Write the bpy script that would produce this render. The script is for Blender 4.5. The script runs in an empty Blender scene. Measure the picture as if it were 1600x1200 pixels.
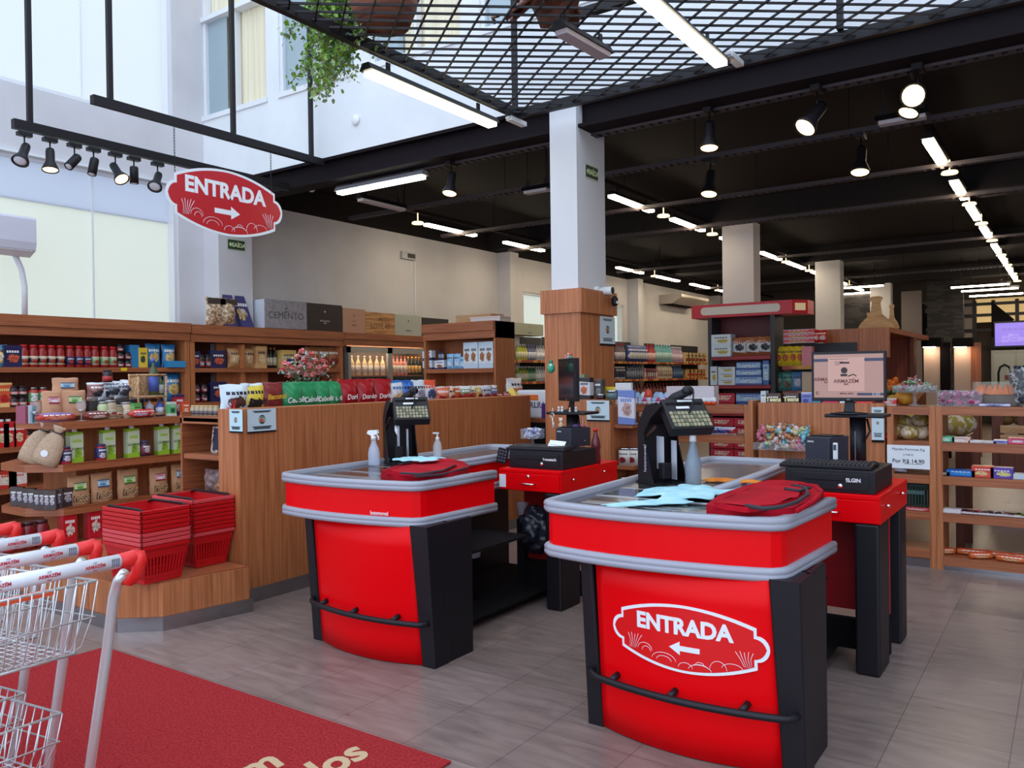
import bpy, bmesh, math, random
from mathutils import Vector, Matrix, Euler
PI = math.pi
C = bpy.context.scene.collection
SC = bpy.context.scene

# ------------------------------------------------------------------ camera, sky, exposure
def _cam_rows():
    yaw, pitch, roll = (math.radians(a) for a in (34.604, -0.488, -0.747))
    cy, sy = math.cos(yaw), math.sin(yaw)
    fw, r, u = Vector((-sy, cy, 0)), Vector((cy, sy, 0)), Vector((0, 0, 1))
    f2 = fw * math.cos(pitch) + u * math.sin(pitch)
    u2 = -fw * math.sin(pitch) + u * math.cos(pitch)
    return r * math.cos(roll) + u2 * math.sin(roll), -r * math.sin(roll) + u2 * math.cos(roll), f2
CR, CU, CF = _cam_rows()
EYE = Vector((0, 0, 1.5)); FPX = 1270.8
cam = bpy.data.cameras.new('camera'); camo = bpy.data.objects.new('camera', cam); C.objects.link(camo)
cam.sensor_width = 36; cam.lens = FPX * 36 / 1600; cam.clip_start = .05; cam.clip_end = 200
camo.matrix_world = Matrix(((CR.x, CU.x, -CF.x, EYE.x), (CR.y, CU.y, -CF.y, EYE.y), (CR.z, CU.z, -CF.z, EYE.z), (0, 0, 0, 1)))
SC.camera = camo

w = bpy.data.worlds.new('sky'); SC.world = w; w.use_nodes = True
bg = w.node_tree.nodes['Background']; bg.inputs[0].default_value = (.67, .80, 1.0, 1); bg.inputs[1].default_value = 1.7
SC.view_settings.view_transform = 'Standard'; SC.view_settings.look = 'None'
SC.view_settings.gamma = 1; SC.view_settings.use_curve_mapping = False
SC.view_settings.exposure = 0.50
SC.cycles.max_bounces = 8; SC.cycles.transparent_max_bounces = 16
SC.cycles.use_denoising = True
SC.cycles.sample_clamp_indirect = 6

def light(name, kind, loc, energy, col, rot=(0, 0, 0), size=None, size_y=None, angle=None):
    l = bpy.data.lights.new(name, kind); l.energy = energy; l.color = col
    o = bpy.data.objects.new(name, l); C.objects.link(o); o.location = loc; o.rotation_euler = rot
    if kind == 'AREA':
        l.shape = 'RECTANGLE'; l.size = size; l.size_y = size_y
    if kind == 'SPOT': l.spot_size = angle; l.spot_blend = .6; l.shadow_soft_size = .04
    return o

def at(px, py, X=None, Y=None, Z=None):          # where the sight line of a photo point meets a plane of the room
    d = CR * ((px - 800) / FPX) - CU * ((py - 600) / FPX) + CF
    t = X / d.x if X is not None else (Y / d.y if Y is not None else (Z - 1.5) / d.z)
    return EYE + d * t
def span(p0, p1, X=None, Y=None, py=600):        # centre and width along the plane between two photo columns
    a, b = at(p0, py, X=X, Y=Y), at(p1, py, X=X, Y=Y)
    return (a + b) / 2, (b - a).length
def tall(px, y0, y1, X=None, Y=None):
    return at(px, y0, X=X, Y=Y).z - at(px, y1, X=X, Y=Y).z

# ------------------------------------------------------------------ materials
MATS = {}
def srgb(r, g, b):
    f = lambda c: (c / 255 / 12.92) if c / 255 <= .04045 else ((c / 255 + .055) / 1.055) ** 2.4
    return (f(r), f(g), f(b), 1)
def mat(name, col, rough=.5, metal=0, emit=None, es=1, trans=0, spec=.5, alpha=1, coat=0):
    if name in MATS: return MATS[name]
    m = bpy.data.materials.new(name); m.use_nodes = True; MATS[name] = m
    b = m.node_tree.nodes['Principled BSDF']
    if len(col) == 3: col = (*col, 1)
    b.inputs['Base Color'].default_value = col; b.inputs['Roughness'].default_value = rough
    b.inputs['Metallic'].default_value = metal; b.inputs['Specular IOR Level'].default_value = spec
    b.inputs['Transmission Weight'].default_value = trans; b.inputs['Alpha'].default_value = alpha
    b.inputs['Coat Weight'].default_value = coat
    if emit: b.inputs['Emission Color'].default_value = (*emit[:3], 1); b.inputs['Emission Strength'].default_value = es
    return m
def nodes(m): return m.node_tree.nodes, m.node_tree.links, m.node_tree.nodes['Principled BSDF']
def noisy(name, c1, c2, scale=(4, 4, 4), rough=.5, detail=4, lo=.35, hi=.65, bump=0, metal=0, space='Object', spec=.5, rvar=0):
    if name in MATS: return MATS[name]
    m = mat(name, c1, rough, metal, spec=spec); n, l, b = nodes(m)
    tc = n.new('ShaderNodeTexCoord'); mp = n.new('ShaderNodeMapping'); mp.inputs['Scale'].default_value = scale
    nz = n.new('ShaderNodeTexNoise'); nz.inputs['Scale'].default_value = 1; nz.inputs['Detail'].default_value = detail
    cr = n.new('ShaderNodeValToRGB'); e = cr.color_ramp.elements
    e[0].position = lo; e[0].color = c1 if len(c1) == 4 else (*c1, 1); e[1].position = hi; e[1].color = c2 if len(c2) == 4 else (*c2, 1)
    l.new(tc.outputs[space], mp.inputs[0]); l.new(mp.outputs[0], nz.inputs[0]); l.new(nz.outputs[0], cr.inputs[0]); l.new(cr.outputs[0], b.inputs['Base Color'])
    if bump:
        bp = n.new('ShaderNodeBump'); bp.inputs['Strength'].default_value = bump; bp.inputs['Distance'].default_value = .01
        l.new(nz.outputs[0], bp.inputs['Height']); l.new(bp.outputs[0], b.inputs['Normal'])
    if rvar:
        mr = n.new('ShaderNodeMapRange'); mr.inputs[3].default_value = rough - rvar; mr.inputs[4].default_value = rough + rvar
        l.new(nz.outputs[0], mr.inputs[0]); l.new(mr.outputs[0], b.inputs['Roughness'])
    return m
WA, WB = srgb(152, 84, 46), srgb(198, 124, 76)
WOODV = noisy('walnut_upright', WA, WB, (55, 55, 1.6), .42, 5, .3, .72)
WOODH = noisy('walnut_lengthwise', srgb(136, 72, 42), srgb(178, 106, 66), (2.5, 2.5, 90), .42, 5, .3, .72)
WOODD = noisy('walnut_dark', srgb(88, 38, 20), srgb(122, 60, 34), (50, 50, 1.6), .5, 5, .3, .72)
PINE = noisy('pale_wood', srgb(190, 140, 95), srgb(214, 170, 120), (3, 3, 40), .6)
BLACK = mat('black_metal', (.008, .006, .008), .5, spec=.35)
BLACKM = mat('black_matt', (.007, .005, .006), .85, spec=.2)
BLKPL = mat('black_plastic', (.009, .007, .010), .45, spec=.35)
RED = mat('red_laminate', srgb(205, 12, 16), .28)
REDD = mat('deep_red', srgb(150, 20, 26), .4)
GREY = mat('grey_bumper', srgb(160, 160, 170), .38)
STEEL = mat('brushed_steel', (.42, .42, .44), .22, 1)
ALU = mat('aluminium', (.55, .56, .58), .35, 1)
CHROME = mat('chrome', (.75, .75, .76), .18, 1)
WHITE = mat('white_paint', (.74, .74, .75), .6)
WHITEP = mat('white_plastic', (.78, .78, .77), .35)
WALLM = noisy('plaster', (.60, .575, .58), (.66, .635, .64), (1.5, 1.5, 1.5), .85)
PAPER = mat('paper', (.8, .82, .84), .7)
def glass(name, col, alpha=.3, rough=.06):
    m = mat(name, col, rough, 0, alpha=alpha, spec=.7); return m
GLASS = glass('clear_glass', (.75, .8, .83), .22)
EMW = mat('tube_glow', (1, 1, .9), .5, emit=(1, .84, .60), es=22)
EMSP = mat('spot_glow', (1, .9, .6), .5, emit=(1, .60, .24), es=5)

def pk(c1, c2, c3, s=2.2, rough=.35, lo=.42, hi=.74):     # printed packaging: field, foot and head bands, picture patch, title bars
    key = 'print_%s_%s_%s_%s' % (c1, c2, c3, s)
    if key in MATS: return MATS[key]
    m = mat(key, srgb(*c1), rough); n, l, b = nodes(m); m.name = 'printed_pack'; h = (sum(c1) * 7 + sum(c2) * 13 + sum(c3) * 5) % 97 / 97
    tc = n.new('ShaderNodeTexCoord'); sx = n.new('ShaderNodeSeparateXYZ'); l.new(tc.outputs['Generated'], sx.inputs[0])
    X, Z = sx.outputs[0], sx.outputs[2]
    nz = n.new('ShaderNodeTexNoise'); nz.inputs['Scale'].default_value = s * 3; nz.inputs['Detail'].default_value = 3; l.new(tc.outputs['Generated'], nz.inputs[0])
    def M(op, a, c=None, d=None):
        q = n.new('ShaderNodeMath'); q.operation = op
        for k, v in enumerate((a, c, d)):
            if v is None: continue
            if isinstance(v, (int, float)): q.inputs[k].default_value = v
            else: l.new(v, q.inputs[k])
        return q.outputs[0]
    def mixc(f, A, Bc):
        q = n.new('ShaderNodeMix'); q.data_type = 'RGBA'; l.new(f, q.inputs[0])
        for k, v in ((6, A), (7, Bc)):
            if isinstance(v, tuple): q.inputs[k].default_value = v
            else: l.new(v, q.inputs[k])
        return q.outputs[2]
    zc, xc = .30 + .16 * h, .42 + .16 * ((h * 7) % 1)
    ex = M('MULTIPLY', M('SUBTRACT', X, xc), 2.1); ez = M('MULTIPLY', M('SUBTRACT', Z, zc), 3.2)
    d = M('ADD', M('SQRT', M('ADD', M('MULTIPLY', ex, ex), M('MULTIPLY', ez, ez))), M('MULTIPLY', nz.outputs[0], .9))
    patch = M('LESS_THAN', d, 1.05)
    edge = M('ADD', Z, M('MULTIPLY', X, .16 * (h - .5)))
    foot = M('LESS_THAN', edge, .13 + .12 * h); head = M('GREATER_THAN', edge, .90 - .10 * h)
    bx = M('LESS_THAN', M('ABSOLUTE', M('SUBTRACT', X, .5)), .33)
    def bar(z0, z1): return M('MULTIPLY', bx, M('MULTIPLY', M('GREATER_THAN', Z, z0), M('LESS_THAN', Z, z1)))
    vor = M('GREATER_THAN', M('FRACT', M('MULTIPLY', X, 7.3)), .25)
    title = M('MULTIPLY', bar(.66, .76), vor)
    pc = mixc(M('GREATER_THAN', nz.outputs[0], .54), srgb(*c3), tuple(v * .55 for v in srgb(*c3)[:3]) + (1,))
    col = mixc(patch, srgb(*c1), pc); col = mixc(foot, col, srgb(*c2)); col = mixc(head, col, srgb(*c2))
    lum = sum(c1) / 3; tcx = srgb(*c2) if abs(sum(c2) / 3 - lum) > 60 else (srgb(235, 232, 226) if lum < 120 else srgb(50, 44, 60))
    col = mixc(title, col, tcx); l.new(col, b.inputs['Base Color'])
    return m
def flat(c, rough=.4, metal=0): return mat('colour_%d_%d_%d_%s_%s' % (*c, rough, metal), srgb(*c), rough, metal)

# ------------------------------------------------------------------ mesh building
class B:
    def __init__(s): s.v = []; s.f = []; s.m = []; s.sm = []
    def add(s, vs, fs, mi=0, smooth=False, M=None):
        o = len(s.v)
        s.v += [tuple(M @ Vector(p)) if M else tuple(p) for p in vs]
        s.f += [tuple(i + o for i in f) for f in fs]; s.m += [mi] * len(fs); s.sm += [smooth] * len(fs)
        return s
    def box(s, x0, x1, y0, y1, z0, z1, mi=0, M=None):
        return s.add([(x0, y0, z0), (x1, y0, z0), (x1, y1, z0), (x0, y1, z0), (x0, y0, z1), (x1, y0, z1), (x1, y1, z1), (x0, y1, z1)],
                     [(3, 2, 1, 0), (4, 5, 6, 7), (0, 1, 5, 4), (1, 2, 6, 5), (2, 3, 7, 6), (3, 0, 4, 7)], mi, False, M)
    def lathe(s, prof, n=16, c=(0, 0, 0), mi=0, M=None, smooth=True, sx=1, sy=1):
        vs = []; fs = []; smooth = smooth and abs(prof[-1][1] - prof[0][1]) > .004
        for r, z in prof:
            for k in range(n):
                a = 2 * PI * k / n; vs.append((c[0] + r * sx * math.cos(a), c[1] + r * sy * math.sin(a), c[2] + z))
        for i in range(len(prof) - 1):
            for k in range(n):
                j = (k + 1) % n; fs.append((i * n + k, i * n + j, (i + 1) * n + j, (i + 1) * n + k))
        fs.append(tuple(range(n - 1, -1, -1))); fs.append(tuple((len(prof) - 1) * n + k for k in range(n)))
        return s.add(vs, fs, mi, smooth, M)
    def tube(s, pts, r, n=8, mi=0, closed=False, r1=None):
        pts = [Vector(p) for p in pts]; vs = []; fs = []; up = None; N = len(pts)
        for i, p in enumerate(pts):
            a = pts[(i - 1) % N] if (closed or i) else p; b = pts[(i + 1) % N] if (closed or i < N - 1) else p
            t = (b - a).normalized()
            if up is None: up = Vector((0, 0, 1)) if abs(t.z) < .9 else Vector((1, 0, 0))
            u = (up - t * up.dot(t)).normalized(); up = u; q = t.cross(u)
            rr = r if r1 is None else r + (r1 - r) * i / max(1, N - 1)
            for k in range(n):
                g = 2 * PI * k / n; vs.append(p + (u * math.cos(g) + q * math.sin(g)) * rr)
        for i in range(N if closed else N - 1):
            for k in range(n):
                j = (k + 1) % n; i2 = (i + 1) % N; fs.append((i * n + k, i2 * n + k, i2 * n + j, i * n + j))
        if not closed: fs.append(tuple(range(n))); fs.append(tuple((N - 1) * n + k for k in range(n - 1, -1, -1)))
        return s.add(vs, fs, mi, True)
    def prism(s, poly, z0, z1, mi=0, M=None, smooth=False, top=None):
        n = len(poly); t = top or poly
        vs = [(x, y, z0) for x, y in poly] + [(x, y, z1) for x, y in t]
        fs = [(i, (i + 1) % n, n + (i + 1) % n, n + i) for i in range(n)]
        s.add(vs, fs, mi, smooth, M)
        return s.add(vs, [tuple(range(n - 1, -1, -1)), tuple(range(n, 2 * n))], mi, False, M)
    def bar(s, a, b, w, h, mi=0):                     # square bar from a to b
        a, b = Vector(a), Vector(b); t = (b - a).normalized(); up = Vector((0, 0, 1)) if abs(t.z) < .95 else Vector((0, 1, 0))
        q = t.cross(up).normalized() * w / 2; u = q.cross(t).normalized() * h / 2
        vs = [a - q - u, a + q - u, a + q + u, a - q + u, b - q - u, b + q - u, b + q + u, b - q + u]
        return s.add(vs, [(0, 1, 2, 3), (7, 6, 5, 4), (0, 4, 5, 1), (1, 5, 6, 2), (2, 6, 7, 3), (3, 7, 4, 0)], mi)
    def ball(s, c, r, n=10, mi=0, sz=1, M=None, sx=1):
        prof = [(max(1e-4, math.sin(PI * i / n)) * r, -math.cos(PI * i / n) * r * sz) for i in range(n + 1)]
        return s.lathe(prof, n + 2, c, mi, M, True, sx=sx)
    def obj(s, name, mats, parent=None, loc=(0, 0, 0), rot=None, bevel=0, subd=0, seg=2):
        me = bpy.data.meshes.new(name); me.from_pydata(s.v, [], s.f)
        if not isinstance(mats, (list, tuple)): mats = [mats]
        for m in mats: me.materials.append(m)
        me.polygons.foreach_set('material_index', s.m); me.polygons.foreach_set('use_smooth', s.sm); me.update()
        o = bpy.data.objects.new(name, me); C.objects.link(o); o.location = loc
        if rot: o.rotation_euler = rot
        if parent: o.parent = parent
        if bevel:
            b = o.modifiers.new('edge', 'BEVEL'); b.width = bevel; b.segments = seg; b.limit_method = 'ANGLE'; b.angle_limit = .6
        if subd: d = o.modifiers.new('smooth', 'SUBSURF'); d.levels = d.render_levels = subd
        return o
def fix(o):                                           # outward normals
    bm = bmesh.new(); bm.from_mesh(o.data); bmesh.ops.recalc_face_normals(bm, faces=bm.faces); bm.to_mesh(o.data); bm.free(); return o
def tag(o, label=None, cat=None, group=None, kind=None):
    for k, v in (('label', label), ('category', cat), ('group', group), ('kind', kind)):
        if v: o[k] = v
    return o
def thing(name, label, cat, loc=(0, 0, 0), rz=0, group=None):
    o = bpy.data.objects.new(name, None); C.objects.link(o); o.location = loc; o.rotation_euler = (0, 0, rz); o.empty_display_size = .05
    return tag(o, label, cat, group)
def struct(b, name, mats, **k): return tag(b.obj(name, mats, **k), kind='structure')
KIDS = {}
def kids(o): return [c for c in bpy.data.objects if c.parent == o]
def ctree(o, parent=None):
    c = o.copy(); C.objects.link(c)
    if parent: c.parent = parent
    if o not in KIDS: KIDS[o] = kids(o)
    for k in KIDS[o]: ctree(k, c)
    return c
PROTO = {}
def put(key, make, loc, rz=0, label=None, cat=None, group=None, tilt=None):
    """first use builds the thing, later uses copy it with its parts"""
    if key in PROTO: o = ctree(PROTO[key])
    else: o = make(); PROTO[key] = o
    o.location = loc; o.rotation_euler = tilt or (0, 0, rz)
    for k in ('label', 'category', 'group'):
        if k in o: del o[k]
    return tag(o, label, cat, group)
def text(s, size, m, parent, loc, rot=(PI / 2, 0, 0), align='CENTER', off=.0, ext=.0006, name='lettering', sx=1, shear=0):
    cu = bpy.data.curves.new('t', 'FONT'); cu.body = s; cu.size = size; cu.align_x = align; cu.align_y = 'CENTER'
    cu.extrude = ext; cu.offset = off * size; cu.shear = shear; cu.resolution_u = 3
    to = bpy.data.objects.new('t', cu); C.objects.link(to); dg = bpy.context.evaluated_depsgraph_get()
    me = bpy.data.meshes.new_from_object(to.evaluated_get(dg)); bpy.data.objects.remove(to); bpy.data.curves.remove(cu)
    me.materials.clear(); me.materials.append(m)
    o = bpy.data.objects.new(name, me); C.objects.link(o); o.parent = parent; o.location = loc; o.rotation_euler = rot; o.scale = (sx, 1, 1)
    return o
ORD = 'first second third fourth fifth sixth seventh eighth ninth tenth eleventh twelfth thirteenth fourteenth fifteenth sixteenth seventeenth eighteenth nineteenth twentieth'.split()
def nth(i): return ORD[i] if i < 20 else '%d%s' % (i + 1, {1: 'st', 2: 'nd', 3: 'rd'}.get((i + 1) % 10, 'th'))
RX = PI / 2                                           # turns a front that faces -Y to face +X

# ------------------------------------------------------------------ product makers (origin at the bottom centre, front faces -Y)
def mk_box(name, w, d, h, m, bev=.002):
    return lambda: B().box(-w / 2, w / 2, -d / 2, d / 2, 0, h).obj(name, m, bevel=bev, seg=1)
def mk_carton(w, d, h, m, cap=WHITEP, txt=None, tcol=None, name='drink_carton'):
    def f():
        t = thing(name, None, None)
        b = B().box(-w / 2, w / 2, -d / 2, d / 2, 0, h * .93)
        b.prism([(-w / 2, -d / 2), (w / 2, -d / 2), (w / 2, d / 2), (-w / 2, d / 2)], h * .93, h, top=[(-w / 2, -d / 3), (w / 2, -d / 3), (w / 2, d / 2), (-w / 2, d / 2)])
        b.obj('body', m, t, bevel=.0015, seg=1)
        B().lathe([(w * .2, 0), (w * .2, .026), (w * .17, .028)], 12, (0, -d * .05, h * .985)).obj('cap', cap, t)
        if txt: text(txt, w * .26, tcol or BLKPL, t, (0, -d / 2 - .001, h * .45))
        return t
    return f
def mk_jar(r, h, cont, lid, lab, name='sauce_jar', lab2=None):
    def f():
        t = thing(name, None, None)
        B().lathe([(r * .9, 0), (r, h * .05), (r, h * .72), (r * .8, h * .84), (r * .72, h * .9)], 14).obj('body', cont, t)
        B().lathe([(r * .8, h * .88), (r * .8, h * .985), (r * .74, h)], 14).obj('lid', lid, t)
        if lab: B().lathe([(r * 1.012, h * .12), (r * 1.012, h * .5)], 14).obj('label_band', lab, t)
        return t
    return f
def mk_bottle(r, h, body, cap, lab, name='bottle', neck=.3, shoulder=.62, sp=None):
    def f():
        t = thing(name, None, None)
        B().lathe([(r * .88, 0), (r, h * .03), (r, h * shoulder), (r * .75, h * (shoulder + .08)), (r * neck, h * (shoulder + .2)), (r * neck, h * .93)], 12).obj('body', body, t)
        B().lathe([(r * neck * 1.2, h * .9), (r * neck * 1.2, h * .99), (r * neck, h)], 10).obj('cap', cap, t)
        if lab: B().lathe([(r * 1.015, h * .14), (r * 1.015, h * shoulder * .85)], 12).obj('label_band', lab, t)
        return t
    return f
def pillow(w, h, d, seed=0, nx=13, ny=15, crimp=.06, wr=.2, base=False):
    rnd = random.Random(seed); b = B(); ph = [rnd.uniform(0, 6) for _ in range(6)]
    def P(i, j, sgn):
        u = i / (nx - 1) * 2 - 1; v = j / (ny - 1)
        prof = math.sin(PI * min(1, max(0, (v - crimp) / (1 - 2 * crimp)))) ** .6 if not base else min(1, max(0, (1 - v - crimp)) * 1.6) ** .7
        t = d / 2 * prof * (1 - abs(u) ** 2.6)
        k = wr * d * (math.sin(u * 4 + v * 7 + ph[0]) * math.sin(v * 9 + ph[1] + u * 3) + .5 * math.sin(u * 11 + ph[5]) * (abs(v - .5) * 2) ** 2) * prof * (1 - u * u)
        xw = w / 2 * (1 - .11 * prof * (0 if base else 1)) * (1 + .02 * math.sin(v * 14 + ph[2]))
        return (u * xw, sgn * (t + k + .0015) + .012 * h * math.sin(u * 2 + ph[3]) * (1 if j == ny - 1 else 0), v * h + .012 * h * math.sin(u * 5 + ph[4]) * (j == ny - 1))
    for sgn in (-1, 1):
        vs = [P(i, j, sgn) for j in range(ny) for i in range(nx)]
        fs = [(j * nx + i, j * nx + i + 1, (j + 1) * nx + i + 1, (j + 1) * nx + i) for j in range(ny - 1) for i in range(nx - 1)]
        if sgn > 0: fs = [f[::-1] for f in fs]
        b.add(vs, fs, 0, True)
    n = nx * ny; o = 0                                 # close the rim
    rim = [i for i in range(nx)] + [j * nx + nx - 1 for j in range(1, ny)] + [(ny - 1) * nx + i for i in range(nx - 2, -1, -1)] + [j * nx for j in range(ny - 2, 0, -1)]
    for a in range(len(rim)):
        p, q = rim[a], rim[(a + 1) % len(rim)]; b.f.append((p, p + n, q + n, q)); b.m.append(0); b.sm.append(True)
    return b
def mk_bag(w, h, d, m, seed=0, name='snack_bag', txt=None, tcol=None, tz=.42, ts=.24, shear=.2, extra=None, base=False):
    def f():
        t = thing(name, None, None) if (txt or extra) else None
        o = pillow(w, h, d, seed, base=base).obj('bag' if t else name, m, t)
        if txt: text(txt, w * ts, tcol, t, (0, -d * .56 - .004, h * tz), rot=(PI / 2, -.05, 0), off=.02, shear=shear)
        if extra: extra(t)
        return t or o
    return f
def mk_pouch(w, h, d, seed=0, kraft=None, lab=None, win=None, name='kraft_pouch'):
    def f():
        t = thing(name, None, None); kr = kraft or KRAFT
        pillow(w, h, d, seed, crimp=.02, wr=.05, base=True).obj('pouch', kr, t)
        if lab: B().box(-w * .26, w * .26, -d * .42 - .006, -d * .42, h * .5, h * .76).obj('label', lab, t, rot=(-.12, 0, 0), loc=(0, -.012, 0))
        if win: B().box(-w * .36, w * .36, -d * .5 - .006, -d * .5, h * .14, h * .36).obj('window', win, t)
        return t
    return f
KRAFT = noisy('kraft_paper', srgb(176, 128, 88), srgb(192, 146, 104), (12, 12, 12), .6)
GRAN = noisy('granola', srgb(60, 36, 24), srgb(205, 165, 120), (90, 90, 90), .6, 3, .45, .55)
LABG = pk((200, 220, 170), (60, 110, 60), (120, 170, 60), 5); LABB = pk((185, 212, 225), (70, 90, 120), (90, 150, 190), 5); LABP = pk((225, 170, 180), (150, 40, 60), (245, 240, 240), 5)
# ------------------------------------------------------------------ the room
def floor_mat():
    m = mat('stone_tile', (.2, .16, .15), .3); n, l, b = nodes(m)
    tc = n.new('ShaderNodeTexCoord'); mp = n.new('ShaderNodeMapping'); mp.inputs['Location'].default_value = (.21, .0, 0)
    br = n.new('ShaderNodeTexBrick'); br.offset = 0; br.inputs['Scale'].default_value = 1; br.inputs['Brick Width'].default_value = .413; br.inputs['Row Height'].default_value = .413
    br.inputs['Mortar Size'].default_value = .0022; br.inputs['Mortar Smooth'].default_value = 0; br.inputs['Bias'].default_value = 0
    br.inputs['Color1'].default_value = srgb(146, 126, 118); br.inputs['Color2'].default_value = srgb(134, 116, 108); br.inputs['Mortar'].default_value = srgb(100, 86, 82)
    mp2 = n.new('ShaderNodeMapping'); mp2.inputs['Scale'].default_value = (3, 14, 3); mp2.inputs['Rotation'].default_value = (0, 0, .5)
    nz = n.new('ShaderNodeTexNoise'); nz.inputs['Scale'].default_value = 1.4; nz.inputs['Detail'].default_value = 8; nz.inputs['Distortion'].default_value = .6
    cr = n.new('ShaderNodeValToRGB'); cr.color_ramp.elements[0].position = .3; cr.color_ramp.elements[0].color = (.72, .72, .72, 1); cr.color_ramp.elements[1].position = .7; cr.color_ramp.elements[1].color = (1.1, 1.1, 1.1, 1)
    mx = n.new('ShaderNodeMix'); mx.data_type = 'RGBA'; mx.blend_type = 'MULTIPLY'; mx.inputs[0].default_value = 1
    l.new(tc.outputs['Object'], mp.inputs[0]); l.new(mp.outputs[0], br.inputs[0]); l.new(tc.outputs['Object'], mp2.inputs[0]); l.new(mp2.outputs[0], nz.inputs[0]); l.new(nz.outputs[0], cr.inputs[0])
    l.new(br.outputs[0], mx.inputs[6]); l.new(cr.outputs[0], mx.inputs[7]); l.new(mx.outputs[2], b.inputs['Base Color'])
    mr = n.new('ShaderNodeMapRange'); mr.inputs[3].default_value = .22; mr.inputs[4].default_value = .42; l.new(nz.outputs[0], mr.inputs[0]); l.new(mr.outputs[0], b.inputs['Roughness'])
    bp = n.new('ShaderNodeBump'); bp.inputs['Strength'].default_value = .12; bp.inputs['Distance'].default_value = .004; l.new(nz.outputs[0], bp.inputs['Height']); l.new(bp.outputs[0], b.inputs['Normal'])
    return m
CEIL = mat('black_ceiling_paint', (.008, .0055, .006), .8, spec=.2)
BEAM = mat('black_steel', (.008, .0045, .006), .7, spec=.15)
struct(B().box(-9.2, 7.2, -3.5, 27.2, -.2, 0), 'floor', floor_mat())
def frosted(name, col):
    m = bpy.data.materials.new(name); m.use_nodes = True; n, l = m.node_tree.nodes, m.node_tree.links; n.clear()
    o = n.new('ShaderNodeOutputMaterial'); t = n.new('ShaderNodeBsdfTranslucent'); d = n.new('ShaderNodeBsdfDiffuse'); x = n.new('ShaderNodeMixShader')
    t.inputs[0].default_value = (*col, 1); d.inputs[0].default_value = (.8, .8, .8, 1); x.inputs[0].default_value = .2
    l.new(t.outputs[0], x.inputs[1]); l.new(d.outputs[0], x.inputs[2]); l.new(x.outputs[0], o.inputs[0]); return m
BLIND = frosted('backlit_blind', (.74, .72, .62)); BLINDU = frosted('backlit_blind_upper', (.76, .75, .70)); BLINDT = frosted('blind_sky_tint', (.60, .61, .64))  # last one: bluish sky light behind the blind, put into its colour
b = B()                                               # left wall with three openings
for a in ((2.0, 6.25, 3.9, 4.61), (-3.5, 2.0, 0, 8), (5.9, 6.25, 0, 3.9), (5.85, 6.25, 4.61, 8), (2.0, 5.9, 0, 2.0), (2, 5.85, 7.4, 8),
          (6.25, 13.47, 0, 8), (13.47, 17.85, 0, 2.0), (13.47, 17.85, 3.2, 8), (17.85, 27.2, 0, 8)): b.box(-9.2, -9.0, *a)
struct(b, 'wall_left', WALLM)
def window(name, x, y0, y1, z0, z1, seams, m, fr=WHITE):
    b = B()
    for a in ((y0, y0 + .05, z0, z1), (y1 - .05, y1, z0, z1), (y0, y1, z0, z0 + .04), (y0, y1, z1 - .04, z1)): b.box(x - .14, x - .02, *a)
    for s in seams: b.box(x - .13, x - .10, s - .006, s + .006, z0, z1)
    f = struct(b, name, fr)
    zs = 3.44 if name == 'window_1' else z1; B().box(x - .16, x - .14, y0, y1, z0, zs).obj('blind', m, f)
    if zs < z1: B().box(x - .16, x - .14, y0, y1, zs, z1).obj('sky_tinted_blind', BLINDT, f)  # top of the same blind, sky backlight painted as a bluish strip
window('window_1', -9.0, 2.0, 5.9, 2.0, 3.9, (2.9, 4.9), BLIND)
window('window_2', -9.0, 2.0, 5.85, 4.61, 7.4, (3.1, 4.8), BLINDU)
window('window_3', -9.0, 13.47, 17.85, 2.0, 3.2, (14.9, 16.4), BLIND)
struct(B().box(-9.0, -8.96, 1.5, 6.25, 3.885, 3.91), 'trim_1', WHITE)
for i, (y0, y1, zt) in enumerate(((6.25, 6.75, 3.86), (12.6, 12.88, 3.86), (18.07, 18.35, 3.86), (23.6, 23.9, 3.86))):
    struct(B().box(-9.0, -8.7, y0, y1, 0, zt), 'wall_pilaster', WALLM)
struct(B().box(-9.0, -8.985, 6.42, 27, 3.86, 4.2), 'trim_2', CEIL)
struct(B().box(-9.0, 7, 6.45, 27.2, 4.2, 4.3), 'ceiling', CEIL)
for y in (12.3, 18.0, 23.4): struct(B().box(-8.98, 7, y, y + .6, 3.88, 4.2), 'ceiling_beam', mat('beam_paint', (.016, .014, .015), .8, spec=.2))
b = B(); b.box(-9, 7, 6.36, 6.4, 3.72, 3.945); b.box(-9, 7, 6.28, 6.5, 3.925, 3.955); b.box(-9, 7, 6.28, 6.5, 3.70, 3.73); b.box(-9, 7, 6.4, 6.45, 3.955, 4.25)
struct(b, 'steel_beam', BEAM)
struct(B().box(7, 7.2, -3.5, 27.2, 0, 8), 'wall_right', WALLM)
struct(B().box(-9.2, 7.2, 27.0, 27.2, 0, 4.3), 'wall_back', mat('far_wall', (.10, .08, .07), .8))
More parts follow.
